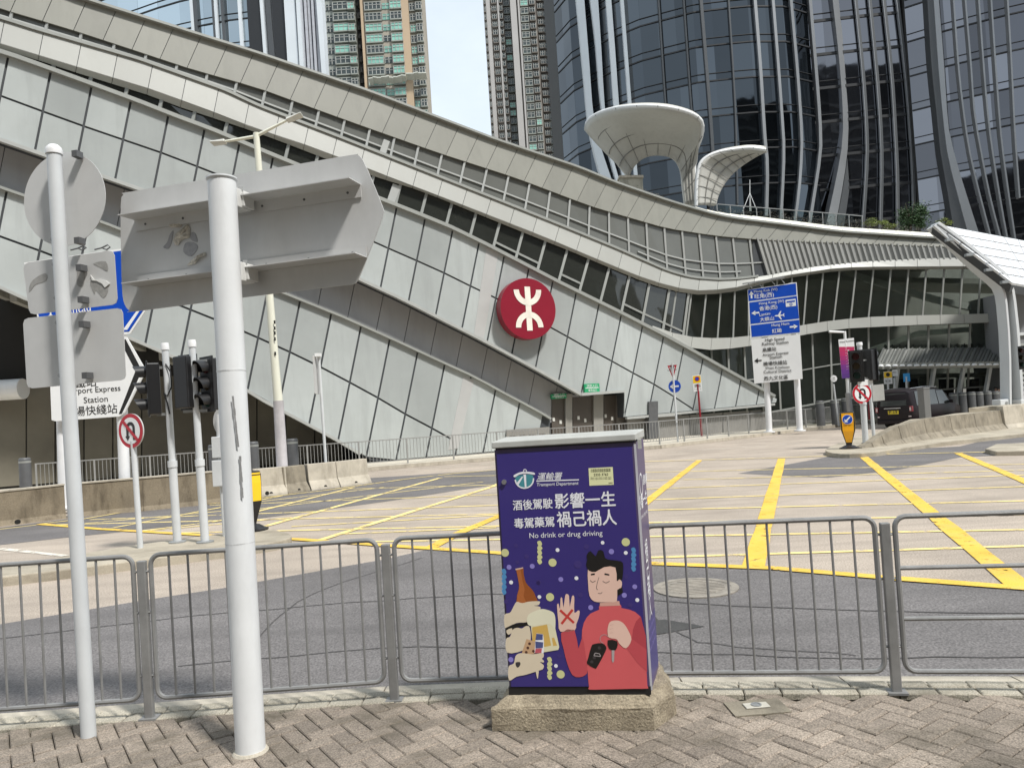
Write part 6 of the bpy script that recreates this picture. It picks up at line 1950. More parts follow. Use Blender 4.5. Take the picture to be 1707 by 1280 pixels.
for i in range(nS):
    for j in range(nR):
        q = [bil(i / nS, j / nR), bil((i + 1) / nS, j / nR), bil((i + 1) / nS, (j + 1) / nR), bil(i / nS, (j + 1) / nR)]
        b.prism(inset(q, .035), (0, .1, -.12))
b.build("roof_panel", M("white_roof_panel", (.66, .68, .70), .35, 0, .03, .5, island=.04), t)
b = MB(); rr_ = []
for i in range(nS + 1):
    a, c = bil(i / nS, 0), bil(i / nS, 1)
    rr_.append([a + Vector((0, .1, -.06)), c + Vector((0, .1, -.06)), c + Vector((0, .3, -.4)), a + Vector((0, .3, -.4))])
b.rings(rr_); b.build("roof_core", m_joint, t)
b = MB()
for k in (.2, .45, .7, .9):
    p = Pa.lerp(Pd, k) + Vector((-.1, -.1, -.25)); b.box(p, (.3, .2, .12), 0)
b.build("roof_bracket", m_web, t)
# grey block under it
b0 = at_y(1692, 690, 41); b0.z = .13
t = thing("plant_room", "grey block with a louvred lower wall at the right edge under the white canopy", "building", b0)
q = [at_y(1688, 484, 41), at_y(1760, 480, 41)]
x0, x1, zt = q[0].x, q[1].x + 3, q[0].z
b = MB(); b.box(((x0 + x1) / 2, 43, (zt + .13) / 2), (x1 - x0, 4, zt - .13)); b.build("wall", M("grey_render", (.20, .205, .21), .6, 0, .05, .5), t)
b = MB()
for k in range(13): b.box(((x0 + x1) / 2, 40.93, .8 + k * .26), (x1 - x0 - .1, .16, .13))
b.build("louvre", m_lmull, t)
b = MB(); b.box(((x0 + x1) / 2, 40.95, 4.5), (x1 - x0 - .05, .12, .16)); b.build("ledge", m_leg, t)
base = at_y(1724, 700, 33); base.z = .13
t = thing("traffic_light", "black traffic light head cut by the right edge of the picture", "traffic light", base)
b = MB(); b.tube([base, up_from(base, 1717, 560)], .08, 10); b.build("pole", m_paint, t)
signal_head(t, up_from(base, 1707, 578), .95, -60)
# raised bed the leg stands on
b = MB()
pts = [at_y(u, v, y) for u, v, y in ((1615, 690, 33.6), (1660, 683, 33.8), (1760, 678, 33.8), (1760, 668, 37.5), (1690, 673, 37.5), (1655, 677, 36.5))]
zb = at_y(1680, 674, 35.5).z
b.prism([(p.x, p.y, zb) for p in pts], (0, 0, -zb))
props(b.build("raised_kerb_bed", m_isl, bevel=.03), kind='structure')
b = MB()

# ------------------------------------------------------------------ people waiting by the entrance
m_skin = M("skin", (.45, .28, .2), .55); m_hair = M("dark_hair", (.012, .010, .009), .6)
def person(u, v_head, y, label, shirt, trousers, face=0.0, lean=0.0):
    hp = at_y(u, v_head, y); H = min(1.78, max(1.55, hp.z - .13 + .06)); base = Vector((hp.x, y, hp.z + .06 - H))
    t = thing("person", label, "person", base, "people waiting by the entrance")
    S = H / 1.7
    J = {'pel': (0, 0, .92, .13), 'sp': (0, 0, 1.12, .125), 'ch': (0, -.01, 1.32, .15), 'nk': (0, 0, 1.46, .055), 'hd': (0, -.01, 1.56, .085), 'ht': (0, -.005, 1.66, .08)}
    for s_, n_ in ((-1, 'l'), (1, 'r')):
        J['sh' + n_] = (s_ * .17, 0, 1.40, .06); J['el' + n_] = (s_ * .24, .02, 1.14, .042); J['wr' + n_] = (s_ * .20, -.10, .95, .03); J['ha' + n_] = (s_ * .18, -.14, .90, .028)
        J['hp' + n_] = (s_ * .09, 0, .88, .095); J['kn' + n_] = (s_ * .10, -.02, .48, .062); J['an' + n_] = (s_ * .10, .02, .08, .042); J['to' + n_] = (s_ * .11, -.13, .04, .035)
    E = [('pel', 'sp'), ('sp', 'ch'), ('ch', 'nk'), ('nk', 'hd'), ('hd', 'ht')]
    for n_ in 'lr': E += [('ch', 'sh' + n_), ('sh' + n_, 'el' + n_), ('el' + n_, 'wr' + n_), ('wr' + n_, 'ha' + n_), ('pel', 'hp' + n_), ('hp' + n_, 'kn' + n_), ('kn' + n_, 'an' + n_), ('an' + n_, 'to' + n_)]
    ks = list(J); ca, sa = math.cos(face), math.sin(face)
    me = bpy.data.meshes.new("body")
    me.from_pydata([((J[k][0] * ca - J[k][1] * sa) * S, (J[k][0] * sa + J[k][1] * ca) * S, J[k][2] * S) for k in ks], [(ks.index(a), ks.index(c)) for a, c in E], [])
    o = bpy.data.objects.new("body_skin", me); COL.objects.link(o)
    md = o.modifiers.new("skin", 'SKIN'); md.use_smooth_shade = True
    for i, k in enumerate(ks):
        me.skin_vertices[0].data[i].radius = (J[k][3] * S, J[k][3] * S)
    me.skin_vertices[0].data[0].use_root = True
    sd = o.modifiers.new("sub", 'SUBSURF'); sd.levels = 2; sd.render_levels = 2
    bpy.context.view_layer.update()
    m2 = bpy.data.meshes.new_from_object(o.evaluated_get(bpy.context.evaluated_depsgraph_get()))
    bpy.data.objects.remove(o); bpy.data.meshes.remove(me)
    m2.materials.clear()
    for q in (m_skin, shirt, trousers): m2.materials.append(q)
    for p in m2.polygons:
        z = p.center.z / S; rx = math.hypot(p.center.x, p.center.y) / S
        p.material_index = 2 if z < .95 and not (rx > .17 and z > .8) else (1 if z < 1.44 and not (z < 1.2 and rx > .20 and z < 1.12) else 0)
    bo = bpy.data.objects.new("body", m2); COL.objects.link(bo); bo.parent = t
    b = MB(); hc = base + Vector((0, .015, 1.615 * S))
    rings = []
    for k in range(6):
        a = math.pi / 2 * k / 5
        rings.append([hc + Vector((math.cos(a) * .10 * math.cos(q), math.cos(a) * .105 * math.sin(q) + .012, math.sin(a) * .105 - .02)) for q in [2 * math.pi * j / 12 for j in range(12)]])
    b.rings(rings); b.build("hair", m_hair, t, smooth=80)
person(1659.5, 646.5, 42.3, "person in a dark top standing nearest the last grey bollard", M("dark_top", (.05, .05, .055)), M("dark_trousers", (.02, .02, .025)), .3)
person(1665, 647.5, 41.9, "person in a white shirt in the middle of the small group by the white leg", M("white_shirt", (.6, .6, .58)), M("dark_trousers", (.02, .02, .025)), -.3)
person(1671, 647, 42.4, "person in a grey top partly hidden by the white canopy leg", M("grey_top", (.12, .12, .13)), M("dark_trousers", (.02, .02, .025)), .1)
# ------------------------------------------------------------------ roof top: funnels, plants, antenna
m_shell = M("pale_shell_panel", (.47, .46, .42), .4, .05, .05, .4, stain=.12)
def shell(name, label, A_, R_, yA, yR, bow, nrow=12, thick=.7, cat="sculpture", seams=(3, 6, 9)):
    def res(P, n):
        P = [Vector((p[0], p[1], 0)) for p in P]
        L_ = [0]
        for a, c in zip(P[:-1], P[1:]): L_.append(L_[-1] + (c - a).length)
        out = []
        for k in range(n + 1):
            s = L_[-1] * k / n
            i = max(j for j in range(len(L_)) if L_[j] <= s + 1e-9); i = min(i, len(P) - 2)
            f = (s - L_[i]) / (L_[i + 1] - L_[i]); out.append(P[i].lerp(P[i + 1], f))
        return out
    n = 40
    A2 = res(smooth(A_, 4, False), n); R2 = res(smooth(R_, 4, False), n)
    t = thing(name, label, cat, at_y(A_[-1][0], A_[-1][1], yA))
    grid = []
    for r in range(nrow + 1):
        f = r / nrow
        row = []
        for k in range(n + 1):
            a, c = A2[k], R2[k]
            mid = (a + c) / 2 + Vector((bow(k / n)[0], bow(k / n)[1], 0))
            p = a * (1 - f) ** 2 + mid * 2 * f * (1 - f) + c * f ** 2
            ff = f ** 1.6
            y = yA + (yR(k / n) - yA) * ff
            row.append(at_y(p.x, p.y, y))
        grid.append(row)
    b = MB()
    vs = [p for row in grid for p in row]
    fs = [(r * (n + 1) + k, r * (n + 1) + k + 1, (r + 1) * (n + 1) + k + 1, (r + 1) * (n + 1) + k) for r in range(nrow) for k in range(n)]
    b.add(vs, fs)
    s = b.build("shell", m_shell, t, smooth=70)
    md = s.modifiers.new("thick", 'SOLIDIFY'); md.thickness = thick; md.offset = 0
    # make the thickness grow away from the viewer
    b = MB()
    for r in seams: 
        if r < nrow: b.tube([grid[r][k] + Vector((0, -thick * .5 - .07, -.07)) for k in range(n + 1)], .035, 5)
    for k in range(3, n, 4): b.tube([grid[r][k] + Vector((0, -thick * .5 - .07, -.07)) for r in range(nrow + 1)], .022, 5)
    b.build("panel_seam", M("shell_seam", (.2, .195, .18), .7), t)
    b = MB(); b.tube([grid[nrow][k] for k in range(n + 1)], thick * .30, 8); b.build("rim", m_white, t, smooth=60)  # sun on the lip is put into the rim as white colour
    return t
big_A = [(1049, 297), (1052, 287), (1060, 275), (1072, 265), (1086, 260.5), (1102, 260), (1117, 263), (1127, 271), (1133, 285), (1136.5, 305), (1141, 342)]
big_R = [(977, 214), (979, 204), (988, 195), (1004, 187), (1025, 181), (1050, 178), (1080, 177), (1110, 179), (1135, 184), (1155, 191), (1168, 201), (1171, 214), (1169, 228), (1163, 244), (1158, 264), (1157.5, 295), (1160, 342)]
shell("funnel_sculpture", "large pale trumpet shaped shell with an arched opening on the station roof", big_A, big_R, 56, lambda s: 56 - 4.5 * math.sin(math.pi * min(1, s * 1.25)) if s < .8 else 56, lambda s: (4 * (1 - s) - 2, 6 * (1 - s)) if s < .7 else (0, 0), 12, .5)
sm_A = [(1192, 343), (1196, 328), (1204, 312), (1216, 296), (1232, 281), (1252, 267), (1277, 252)]
sm_R = [(1161, 343), (1161, 318), (1163, 292), (1168, 272), (1182, 260), (1202, 253), (1226, 249), (1250, 247), (1276, 250)]
shell("shell_sculpture", "smaller pale curved shell leaning right beside the large trumpet shell", sm_A, sm_R, 55, lambda s: 54, lambda s: (0, -3), 10, .45, seams=(3, 6))
b0 = at_y(1052, 322, 54)
t = thing("stained_pier", "stained concrete pier on the roof under the left foot of the large shell", "pier", b0)
q = [at_y(1031, 328, 54), at_y(1073, 328, 54), at_y(1071, 293, 54), at_y(1034, 294, 54)]
b = MB(); b.prism(q, (0, 2, 0)); b.build("block", M("stained_pier_concrete", (.36, .34, .28), .9, 0, .15, .8, stain=.8, stain_col=(.06, .055, .045), sscale=(.6, .6, .2)), t)
b = MB(); b.prism([at_y(1032, 296, 53.9), at_y(1073, 296, 53.9), at_y(1072.5, 292, 53.9), at_y(1032, 292.5, 53.9)], (0, 2.2, 0)); b.build("capping", m_conc2, t)
# antenna
p = at_y(1248, 342, 52)
t = thing("roof_antenna", "thin white tripod mast standing on the station roof", "antenna", p)
b = MB(); b.tube([at_y(1250, 352, 52), at_y(1250, 300, 52)], [.03, .02], 6); b.build("mast", m_white, t)
b = MB()
for u in (1238, 1262): b.tube([at_y(1250, 322, 52), at_y(u, 352, 51.5)], .018, 5)
b.tube([at_y(1250, 322, 52), at_y(1252, 352, 53.5)], .03, 5); b.build("stay", m_white, t)
# foliage helper
def leaf_mass(name, centre, rad, n, size, mat, parent, seed=0, clump=5, flat=1.0):
    rnd = random.Random(seed)
    cl = []
    for _ in range(clump):
        while True:
            v = Vector((rnd.uniform(-1, 1), rnd.uniform(-1, 1), rnd.uniform(-1, 1)))
            if v.length < 1: break
        cl.append((Vector(centre) + Vector((v.x * rad[0] * .8, v.y * rad[1] * .8, v.z * rad[2] * .8)), rnd.uniform(.22, .55)))
    b = MB()
    for _ in range(n):
        c, k = rnd.choice(cl)
        d = Vector((rnd.gauss(0, .5), rnd.gauss(0, .5), rnd.gauss(0, .5)))
        p = c + Vector((d.x * rad[0] * k, d.y * rad[1] * k, d.z * rad[2] * k * flat))
        nx = Vector((rnd.gauss(0, 1), rnd.gauss(0, 1), rnd.gauss(0, .6))).normalized()
        ny = nx.cross(Vector((rnd.gauss(0, 1), rnd.gauss(0, 1), rnd.gauss(0, 1)))).normalized()
        s = size * rnd.uniform(.6, 1.4)
        b.face([p - nx * s, p + ny * s * .4, p + nx * s, p - ny * s * .4])
    return b.build(name, mat, parent)
m_leafd = M("dark_leaf", (.035, .075, .022), .6, 0, .35, 1.5, island=.5)
m_leafl = M("light_leaf", (.16, .20, .04), .6, 0, .35, 2, island=.4)
m_dry = M("dry_leaf", (.12, .11, .09), .8, 0, .4, 2, island=.5)
m_bark = M("bark", (.08, .06, .045), .9)
p = at_y(1518, 384, 50)
t = thing("roof_tree", "dark green bushy tree on the roof edge before the glass tower", "tree", p)
b = MB(); b.tube([p, p + Vector((.05, 0, .9))], [.09, .05], 7)
for a in range(5): 
    q = Vector((math.cos(a * 1.3) * .5, math.sin(a * 1.3) * .4, 1.3 + .15 * a)); b.tube([p + Vector((.03, 0, .6)), p + q], [.04, .015], 5)
b.build("trunk", m_bark, t)
leaf_mass("crown", at_y(1518, 359, 50), (1.05, .9, 1.0), 4200, .07, m_leafd, t, 3, 14)
leaf_mass("low_branches", at_y(1519, 377, 50), (.8, .7, .35), 1300, .07, m_leafd, t, 5, 8)
for (u, v, rx, rz, lb, sd) in ((1451, 371, .45, .28, "left clump of yellow green shrubs on the roof edge", 11), (1468, 371, .55, .3, "middle clump of yellow green shrubs on the roof edge", 12), (1487, 376, .45, .22, "clump of yellow green shrubs touching the dark tree", 13), (1575, 370, .55, .25, "yellow green shrub right of the dark tree above the white canopy", 14)):
    c = at_y(u, v, 49.5)
    t = thing("roof_shrub", lb, "shrub", c - Vector((0, 0, rz)), "yellow green shrubs on the roof")
    leaf_mass("foliage", c, (rx, .5, rz), 700, .05, m_leafl, t, sd, 9)
    b = MB()
    for k in range(5): b.tube([c - Vector((0, 0, rz + .3)), c + Vector((random.uniform(-.3, .3), random.uniform(-.2, .2), rz * .4))], [.015, .006], 4)
    b.build("stems", m_bark, t)
# scrubby roof planting
b = MB(); rnd = random.Random(5)
cRoof = curve([(1060, 316), (1130, 345), (1190, 360), (1250, 365), (1300, 369), (1400, 377), (1500, 386), (1590, 392)])
for _ in range(5200):
    u = 1060 + (1590 - 1060) * rnd.random() ** .8
    h = rnd.random() ** 1.7 * (9 if u < 1180 else 16 if u < 1440 else 11)
    p = at_y(u, cRoof(u) - h + 1, 45.6 + rnd.random() * 2.0)
    nx = Vector((rnd.gauss(0, 1), rnd.gauss(0, 1), rnd.gauss(0, 1))).normalized(); ny = nx.cross(Vector((0, 0, 1)))
    s = rnd.uniform(.025, .075)
    b.face([p - nx * s, p + ny * s * .4, p + nx * s, p - ny * s * .4])
props(b.build("roof_planting", m_dry), kind='stuff')
# glass balustrade on the roof
t = thing("roof_balustrade", "low glass balustrade along the planted roof edge below the glass tower", "balustrade", at_y(1300, 365, 48))
bf = MB(); us = list(range(1196, 1450, 22))
for k, u in enumerate(us):
    bf.bar(at_y(u, cRoof(u) + 2, 48), at_y(u - 1, cRoof(u) - 20, 48), .05, .05)
bf.build("posts", m_gal, t)
b = MB(); b.ribbon([at_y(u, cRoof(u) - 20, 48) for u in us], .06, .05); b.build("handrail", m_gal, t)
m_bg = bpy.data.materials.new("clear_balustrade_glass"); m_bg.use_nodes = True
pb_ = m_bg.node_tree.nodes["Principled BSDF"]; pb_.inputs['Transmission Weight'].default_value = 1.0; pb_.inputs['Roughness'].default_value = .02; pb_.inputs['Base Color'].default_value = (.75, .85, .82, 1); pb_.inputs['IOR'].default_value = 1.02
for ua, ub in zip(us[:-1], us[1:]):
    b = MB(); b.prism([at_y(ua + 1, cRoof(ua), 48), at_y(ub - 1, cRoof(ub), 48), at_y(ub - 1, cRoof(ub) - 19, 48), at_y(ua + 1, cRoof(ua) - 19, 48)], (0, .015, 0)); b.build("glass_panel", m_bg, t)

# ------------------------------------------------------------------ curtain wall towers
def gl_metal(name, col, rough=.03, k=1.0):
    mt = bpy.data.materials.new(name); mt.use_nodes = True
    n = mt.node_tree; p = n.nodes["Principled BSDF"]
    p.inputs['Base Color'].default_value = (*col, 1); p.inputs['Metallic'].default_value = k; p.inputs['Roughness'].default_value = rough
    g = n.nodes.new("ShaderNodeNewGeometry"); mr = n.nodes.new("ShaderNodeMapRange"); mr.inputs['To Min'].default_value = .55; mr.inputs['To Max'].default_value = 1.35
    mxx = n.nodes.new("ShaderNodeMix"); mxx.data_type = 'RGBA'; mxx.blend_type = 'MULTIPLY'; mxx.inputs[0].default_value = 1; mxx.inputs[6].default_value = (*col, 1)
    n.links.new(g.outputs['Random Per Island'], mr.inputs['Value']); n.links.new(mr.outputs['Result'], mxx.inputs[7]); n.links.new(mxx.outputs[2], p.inputs['Base Color'])
    nz = n.nodes.new("ShaderNodeTexNoise"); nz.inputs['Scale'].default_value = .22; nz.inputs['Detail'].default_value = 1.5
    bp = n.nodes.new("ShaderNodeBump"); bp.inputs['Strength'].default_value = .35; bp.inputs['Distance'].default_value = .12
    n.links.new(g.outputs['Position'], nz.inputs['Vector']); n.links.new(nz.outputs['Fac'], bp.inputs['Height']); n.links.new(bp.outputs['Normal'], p.inputs['Normal'])
    return mt
g_navy = gl_metal("navy_tower_glass", (.088, .10, .112))
g_grey = gl_metal("grey_tower_glass", (.185, .188, .205))
g_pale = gl_metal("pale_tower_glass", (.46, .53, .57))
m_fin = M("steel_fin", (.26, .27, .28), .35, .4, .06, .3)
m_dfin = M("dark_fin", (.075, .08, .085), .45, .2, .06, .3)
m_wfin = M("white_fin", (.62, .66, .69), .4, 0, .05, .2)
m_slab_ = M("dark_floor_line", (.012, .013, .015), .5)
def plan_at(P, s):
    acc = 0
    for a, c in zip(P.p[:-1], P.p[1:]):
        l = (c - a).length
        if s <= acc + l: return a + (c - a) * ((s - acc) / l)
        acc += l
    return P.p[-1]
def plan_len(P): return sum((c - a).length for a, c in zip(P.p[:-1], P.p[1:]))
def curtain(tower, P, z0, z1, floor, mod, gm, name, pair=True, seed=1, heavy=.16, lines=True, flare=None):
    rnd = random.Random(seed)
    n = max(1, round(plan_len(P) / mod)); S = [plan_at(P, plan_len(P) * k / n) for k in range(n + 1)]
    fl = int((z1 - z0) / floor)
    b = MB(); lb = MB()
    for f in range(fl):
        za, zb = z0 + f * floor, z0 + (f + 1) * floor
        for k in range(n):
            a, c = S[k], S[k + 1]
            t_ = (c - a).normalized(); nr = Vector((t_.y, -t_.x, 0))
            j = [nr * rnd.uniform(-.012, .012) for _ in range(3)]
            b.face([Vector((a.x, a.y, za)) + j[0], Vector((c.x, c.y, za)) + j[1], Vector((c.x, c.y, zb)) + j[2], Vector((a.x, a.y, zb)) + j[0] - j[1] + j[2]])
        if lines:
            pts = [Vector((p.x, p.y, za)) for p in S]
            lb.ribbon([p + Vector((0, -.04, 0)) for p in pts], .16, heavy)
            if pair: lb.ribbon([p + Vector((0, -.04, .9)) for p in pts], .14, .07)
    o = b.build(name, gm, tower)
    if lines: lb.build("floor_line", m_slab_, tower)
    # solid core behind
    cb2 = MB(); q = [Vector((p.x, p.y + .4, z0)) for p in S]
    cb2.prism(q + [Vector((S[-1].x, S[-1].y + 18, z0)), Vector((S[0].x, S[0].y + 18, z0))], (0, 0, fl * floor)); cb2.build("core", m_dark, tower)
    return o
def fin(tower, P, Lx, Rx, mat, off=.6, depth=1.0, name="fin"):
    """fin between two pixel polylines, standing proud of the facade"""
    rings = []
    n = 14
    vs_ = np.linspace(Lx[0][1], Lx[-1][1], n); vr_ = np.linspace(Rx[0][1], Rx[-1][1], n)
    fL = lambda v: float(np.interp(v, [p[1] for p in Lx], [p[0] for p in Lx])); fR = lambda v: float(np.interp(v, [p[1] for p in Rx], [p[0] for p in Rx]))
    sl = [smooth(Lx, 5, False), smooth(Rx, 5, False)]
    fL = lambda v, q=sl[0]: float(np.interp(v, [p[1] for p in q], [p[0] for p in q])); fR = lambda v, q=sl[1]: float(np.interp(v, [p[1] for p in q], [p[0] for p in q]))
    for a, c in zip(vs_, vr_):
        p, q = P.hit(fL(a), a, off), P.hit(fR(c), c, off)
        k = Vector((0, depth, 0))
        rings.append([p, q, q + k, p + k])
    b = MB(); b.rings(rings); return b.build(name, mat, tower, smooth=40)
def thin(pts, w): return [(u - w / 2, v) for u, v in pts], [(u + w / 2, v) for u, v in pts]
ext = lambda pts: [(pts[0][0] + (pts[0][0] - pts[1][0]) / (pts[1][1] - pts[0][1]) * 60, pts[0][1] - 60)] + pts if pts[0][1] < 5 else pts
T1 = Plan([(9.4, 104), (11, 100), (14.5, 96), (19, 92.5), (25, 90), (31, 89.4), (36, 90), (39.6, 92)])
tw = thing("glass_tower", "huge dark glass office tower with curved steel fins above the station roof", "tower", (40, 95, 0))
curtain(tw, T1, 2, 88, 4.3, 2.2, g_navy, "glass_wall", seed=2)
T2 = Plan([(40.4, 94.2), (46, 93.6), (52.2, 93.2)])
curtain(tw, T2, 2, 88, 4.3, 2.0, g_grey, "middle_glass_wall", seed=3, heavy=.34)
T3 = Plan([(51.8, 92.2), (55, 90), (60, 87.3), (66, 84.8), (74, 82)])
curtain(tw, T3, 2, 88, 4.3, 2.1, g_grey, "right_glass_wall", seed=4)
F = lambda P, pts, w, mat, off=.5, d=.8: fin(tw, P, *thin(ext(pts), w), mat, off, d)
F(T1, [(1259, 0), (1268, 112), (1275, 225), (1279.5, 277), (1278, 360)], 5, m_fin)
F(T1, [(1289, 0), (1298, 112), (1305, 210), (1307, 262), (1302, 368)], 4.5, m_fin)
F(T1, [(1319, 0), (1330, 124), (1336, 210), (1336.5, 255), (1332, 319), (1325, 372)], 4.5, m_fin)
F(T1, [(1351, 0), (1362, 131), (1367.6, 210), (1367.6, 255), (1358, 322), (1349, 378)], 5, m_fin)
fin(tw, T1, ext([(1388, 0), (1399.5, 105), (1405, 187), (1404, 240), (1392, 307), (1375, 385)]), ext([(1398, 0), (1409, 105), (1414, 187), (1413, 250), (1404, 315), (1391, 385)]), m_fin, .9, 1.4, "flared_fin")
fin(tw, T1, ext([(1399, 0), (1410, 105), (1415, 187), (1414, 250), (1405, 315), (1392, 385)]), ext([(1407.5, 0), (1419, 105), (1423, 187), (1423, 262), (1415, 322), (1406, 385)]), m_dfin, .6, 1.4, "flared_fin")
for pts in ([(1427.6, 0), (1439, 112), (1445.6, 210), (1446, 277), (1439, 384)], [(1451, 0), (1463, 124), (1470, 225), (1471, 292), (1469, 384)], [(1474.5, 0), (1487.6, 124), (1494, 225), (1497, 292), (1498, 384)], [(1497, 0), (1512, 127), (1521, 240), (1524, 300), (1526, 388)], [(1521, 0), (1534.5, 131), (1546, 255), (1553, 319), (1559, 388)]):
    F(T2, pts, 4.2, m_dfin)
    F(T2, [(u - 2.4, v) for u, v in pts], 1.2, m_fin, .55, .3)
fin(tw, T3, ext([(1546, 0), (1553, 112), (1561, 187), (1568, 255), (1579.5, 319), (1591, 392)]), ext([(1556, 0), (1564, 112), (1572, 200), (1580, 262), (1596, 325), (1614, 392)]), m_dfin, .9, 1.4, "flared_fin")
fin(tw, T3, ext([(1556.5, 0), (1564.5, 112), (1572.5, 200), (1580.5, 262), (1596.5, 325), (1614.5, 392)]), ext([(1565, 0), (1574, 112), (1581, 210), (1592.6, 262), (1609.5, 319), (1633, 392)]), m_fin, 1.0, 1.4, "flared_fin")
for pts in ([(1590, 0), (1598, 112), (1607.6, 195), (1617, 255), (1632, 319), (1652, 395)], [(1609.5, 0), (1619, 112), (1624.5, 187), (1636, 255), (1651, 330), (1668, 395)], [(1632, 0), (1641, 124), (1649, 210), (1658, 274), (1671, 352), (1680, 400)], [(1652.6, 0), (1662, 139), (1669.5, 232), (1681, 319), (1693, 400)], [(1680, 0), (1686, 100), (1692, 220), (1700, 330)]):
    F(T3, pts, 2.8, M("thin_steel_fin", (.24, .25, .26), .35, .4, .06, .3))
fin(tw, T1, ext([(961, 0), (968, 75), (975, 150), (979, 195), (987, 240), (1006, 312)]), ext([(974, 0), (983, 112), (987, 170), (993, 215), (1003, 250), (1024, 312)]), m_wfin, .8, 1.4, "white_fin")
fin(tw, T1, ext([(984, 0), (993, 75), (999, 150), (1005, 195), (1012, 245), (1030, 312)]), ext([(997, 0), (1002, 75), (1008, 176), (1016, 240), (1036, 312)]), m_wfin, .6, 1.2, "white_fin")
fin(tw, T1, ext([(1010, 0), (1017, 90), (1023, 175), (1030, 250), (1041, 312)]), ext([(1019, 0), (1026, 90), (1032, 175), (1040, 250), (1052, 312)]), m_wfin, .5, 1.0, "white_fin")
F(T1, [(1037, 0), (1050, 172), (1062, 312)], 5.5, m_wfin)
F(T1, [(1169, 0), (1188, 240), (1190, 340)], 5, m_dfin); F(T1, [(1098, 0), (1108, 150), (1112, 200)], 2.5, m_dfin); F(T1, [(1140, 0), (1152, 170), (1156, 200)], 2.5, m_dfin)
F(T1, [(1215, 0), (1226, 180), (1230, 340)], 2.5, m_dfin)

# tower on the left behind the sloping roof
T4 = Plan([(-70, 118), (-56, 112), (-46, 108), (-38, 106), (-33, 105.5)])
t4 = thing("glass_office_block", "pale blue glass office block with white fins behind the upper left roof", "tower", (-45, 112, 0))
curtain(t4, T4, 2, 80, 4.2, 4.0, g_pale, "glass_wall", seed=6)
T5 = Plan([(-40, 105.5), (-26, 104.5)])
def f4(Lx, Rx, mat, off=.5, d=.9, P=T4): fin(t4, P, Lx, Rx, mat, off, d)
for (u0, u1, w_, mm) in ((318, 326, 5, m_wfin), (323.5, 331, 4, m_dfin), (358, 365, 5, m_wfin), (354, 361, 4, m_dfin), (398, 405, 5, m_wfin), (435, 443, 5, m_wfin)):
    f4(*thin([(u0 - 4, -60), (u0, 0), (u1, 110)], w_), mm)
f4([(363, -60), (367, 0), (374, 110)], [(367, -60), (371, 0), (378, 110)], m_dfin)
f4([(409, -60), (411, 0), (418, 110)], [(430, -60), (433, 0), (440, 110)], m_slab_, .2, .6)
f4([(439, -60), (442, 0), (451, 120)], [(447, -60), (450, 0), (460, 120)], m_dfin, .3, .7)
f4([(449, -60), (452, 0), (462, 120)], [(468, -60), (472, 0), (480, 130)], m_slab_, .2, .6)
f4([(469, -60), (473, 0), (481, 135)], [(487, -60), (491, 0), (500, 140)], m_wfin, .6, 2)
f4([(489, -60), (493, 0), (501, 140)], [(495, -60), (499, 0), (508, 140)], m_wfin, .9, 2)
for k in range(5):
    f4([(496 + k * 6, -60), (500 + k * 6, 0), (508 + k * 6, 140)], [(500 + k * 6, -60), (504 + k * 6, 0), (512 + k * 6, 140)], M("ribbed_white", (.42, .43, .46), .5), .55 if k % 2 else .3, 2)
f4([(523, -60), (527, 0), (538, 150)], [(531, -60), (536, 0), (545, 150)], m_wfin, .9, 2)

# ------------------------------------------------------------------ residential towers
def zpix(u, v, y): return at_y(u, v, y)
m_rw = M("pinkish_beige_render", (.32, .285, .23), .8, 0, .1, .05, stain=.4, sscale=(.1, .1, .02))
m_rw2 = M("grey_render_wall", (.28, .295, .265), .8, 0, .1, .05, stain=.4, sscale=(.1, .1, .02))
m_or = M("orange_render", (.44, .33, .22), .8, 0, .08, .05)
m_wg = M("green_window_glass", (.16, .33, .27), .2, 0, .25, .3, island=.5)
m_wd = M("dark_window_glass", (.035, .045, .045), .15, 0, .3, .3, island=.4)
m_wfr = M("window_frame_white", (.38, .385, .36), .6)
Y1 = 200.0
t = thing("apartment_tower", "beige apartment tower with green glazed bays left of the sky gap", "tower", at_y(630, 690, Y1))
def vert(u, v_ref, y):     # world x of a vertical line through the pixel
    return at_y(u, v_ref, y).x
VR = 100
def xbox(tower, u0, u1, y0, y1, z0, z1, name, mat):
    xa, xb = vert(u0, VR, y0), vert(u1, VR, y0)
    b = MB(); b.box(((xa + xb) / 2, (y0 + y1) / 2, (z0 + z1) / 2), (xb - xa, y1 - y0, z1 - z0)); return b.build(name, mat, tower)
ZT = 125
xbox(t, 536, 596, Y1, Y1 + 15, 0, ZT, "left_wall", m_rw2)
xbox(t, 594, 612, Y1 + 4, Y1 + 15, 0, ZT, "recess_wall", M("dark_recess_wall", (.10, .095, .09), .8, 0, .3, .3))
xbox(t, 610, 684, Y1, Y1 + 15, 0, ZT, "right_wall", m_rw)
xbox(t, 674, 686, Y1 - .6, Y1, 0, ZT, "orange_pier", m_or)
xbox(t, 684, 708, Y1 + 1.5, Y1 + 15, 0, ZT, "side_wall", m_rw)
xbox(t, 605.5, 609.5, Y1 - .5, Y1 + 3, 0, ZT, "corner_pier", m_or)
rnd = random.Random(3)
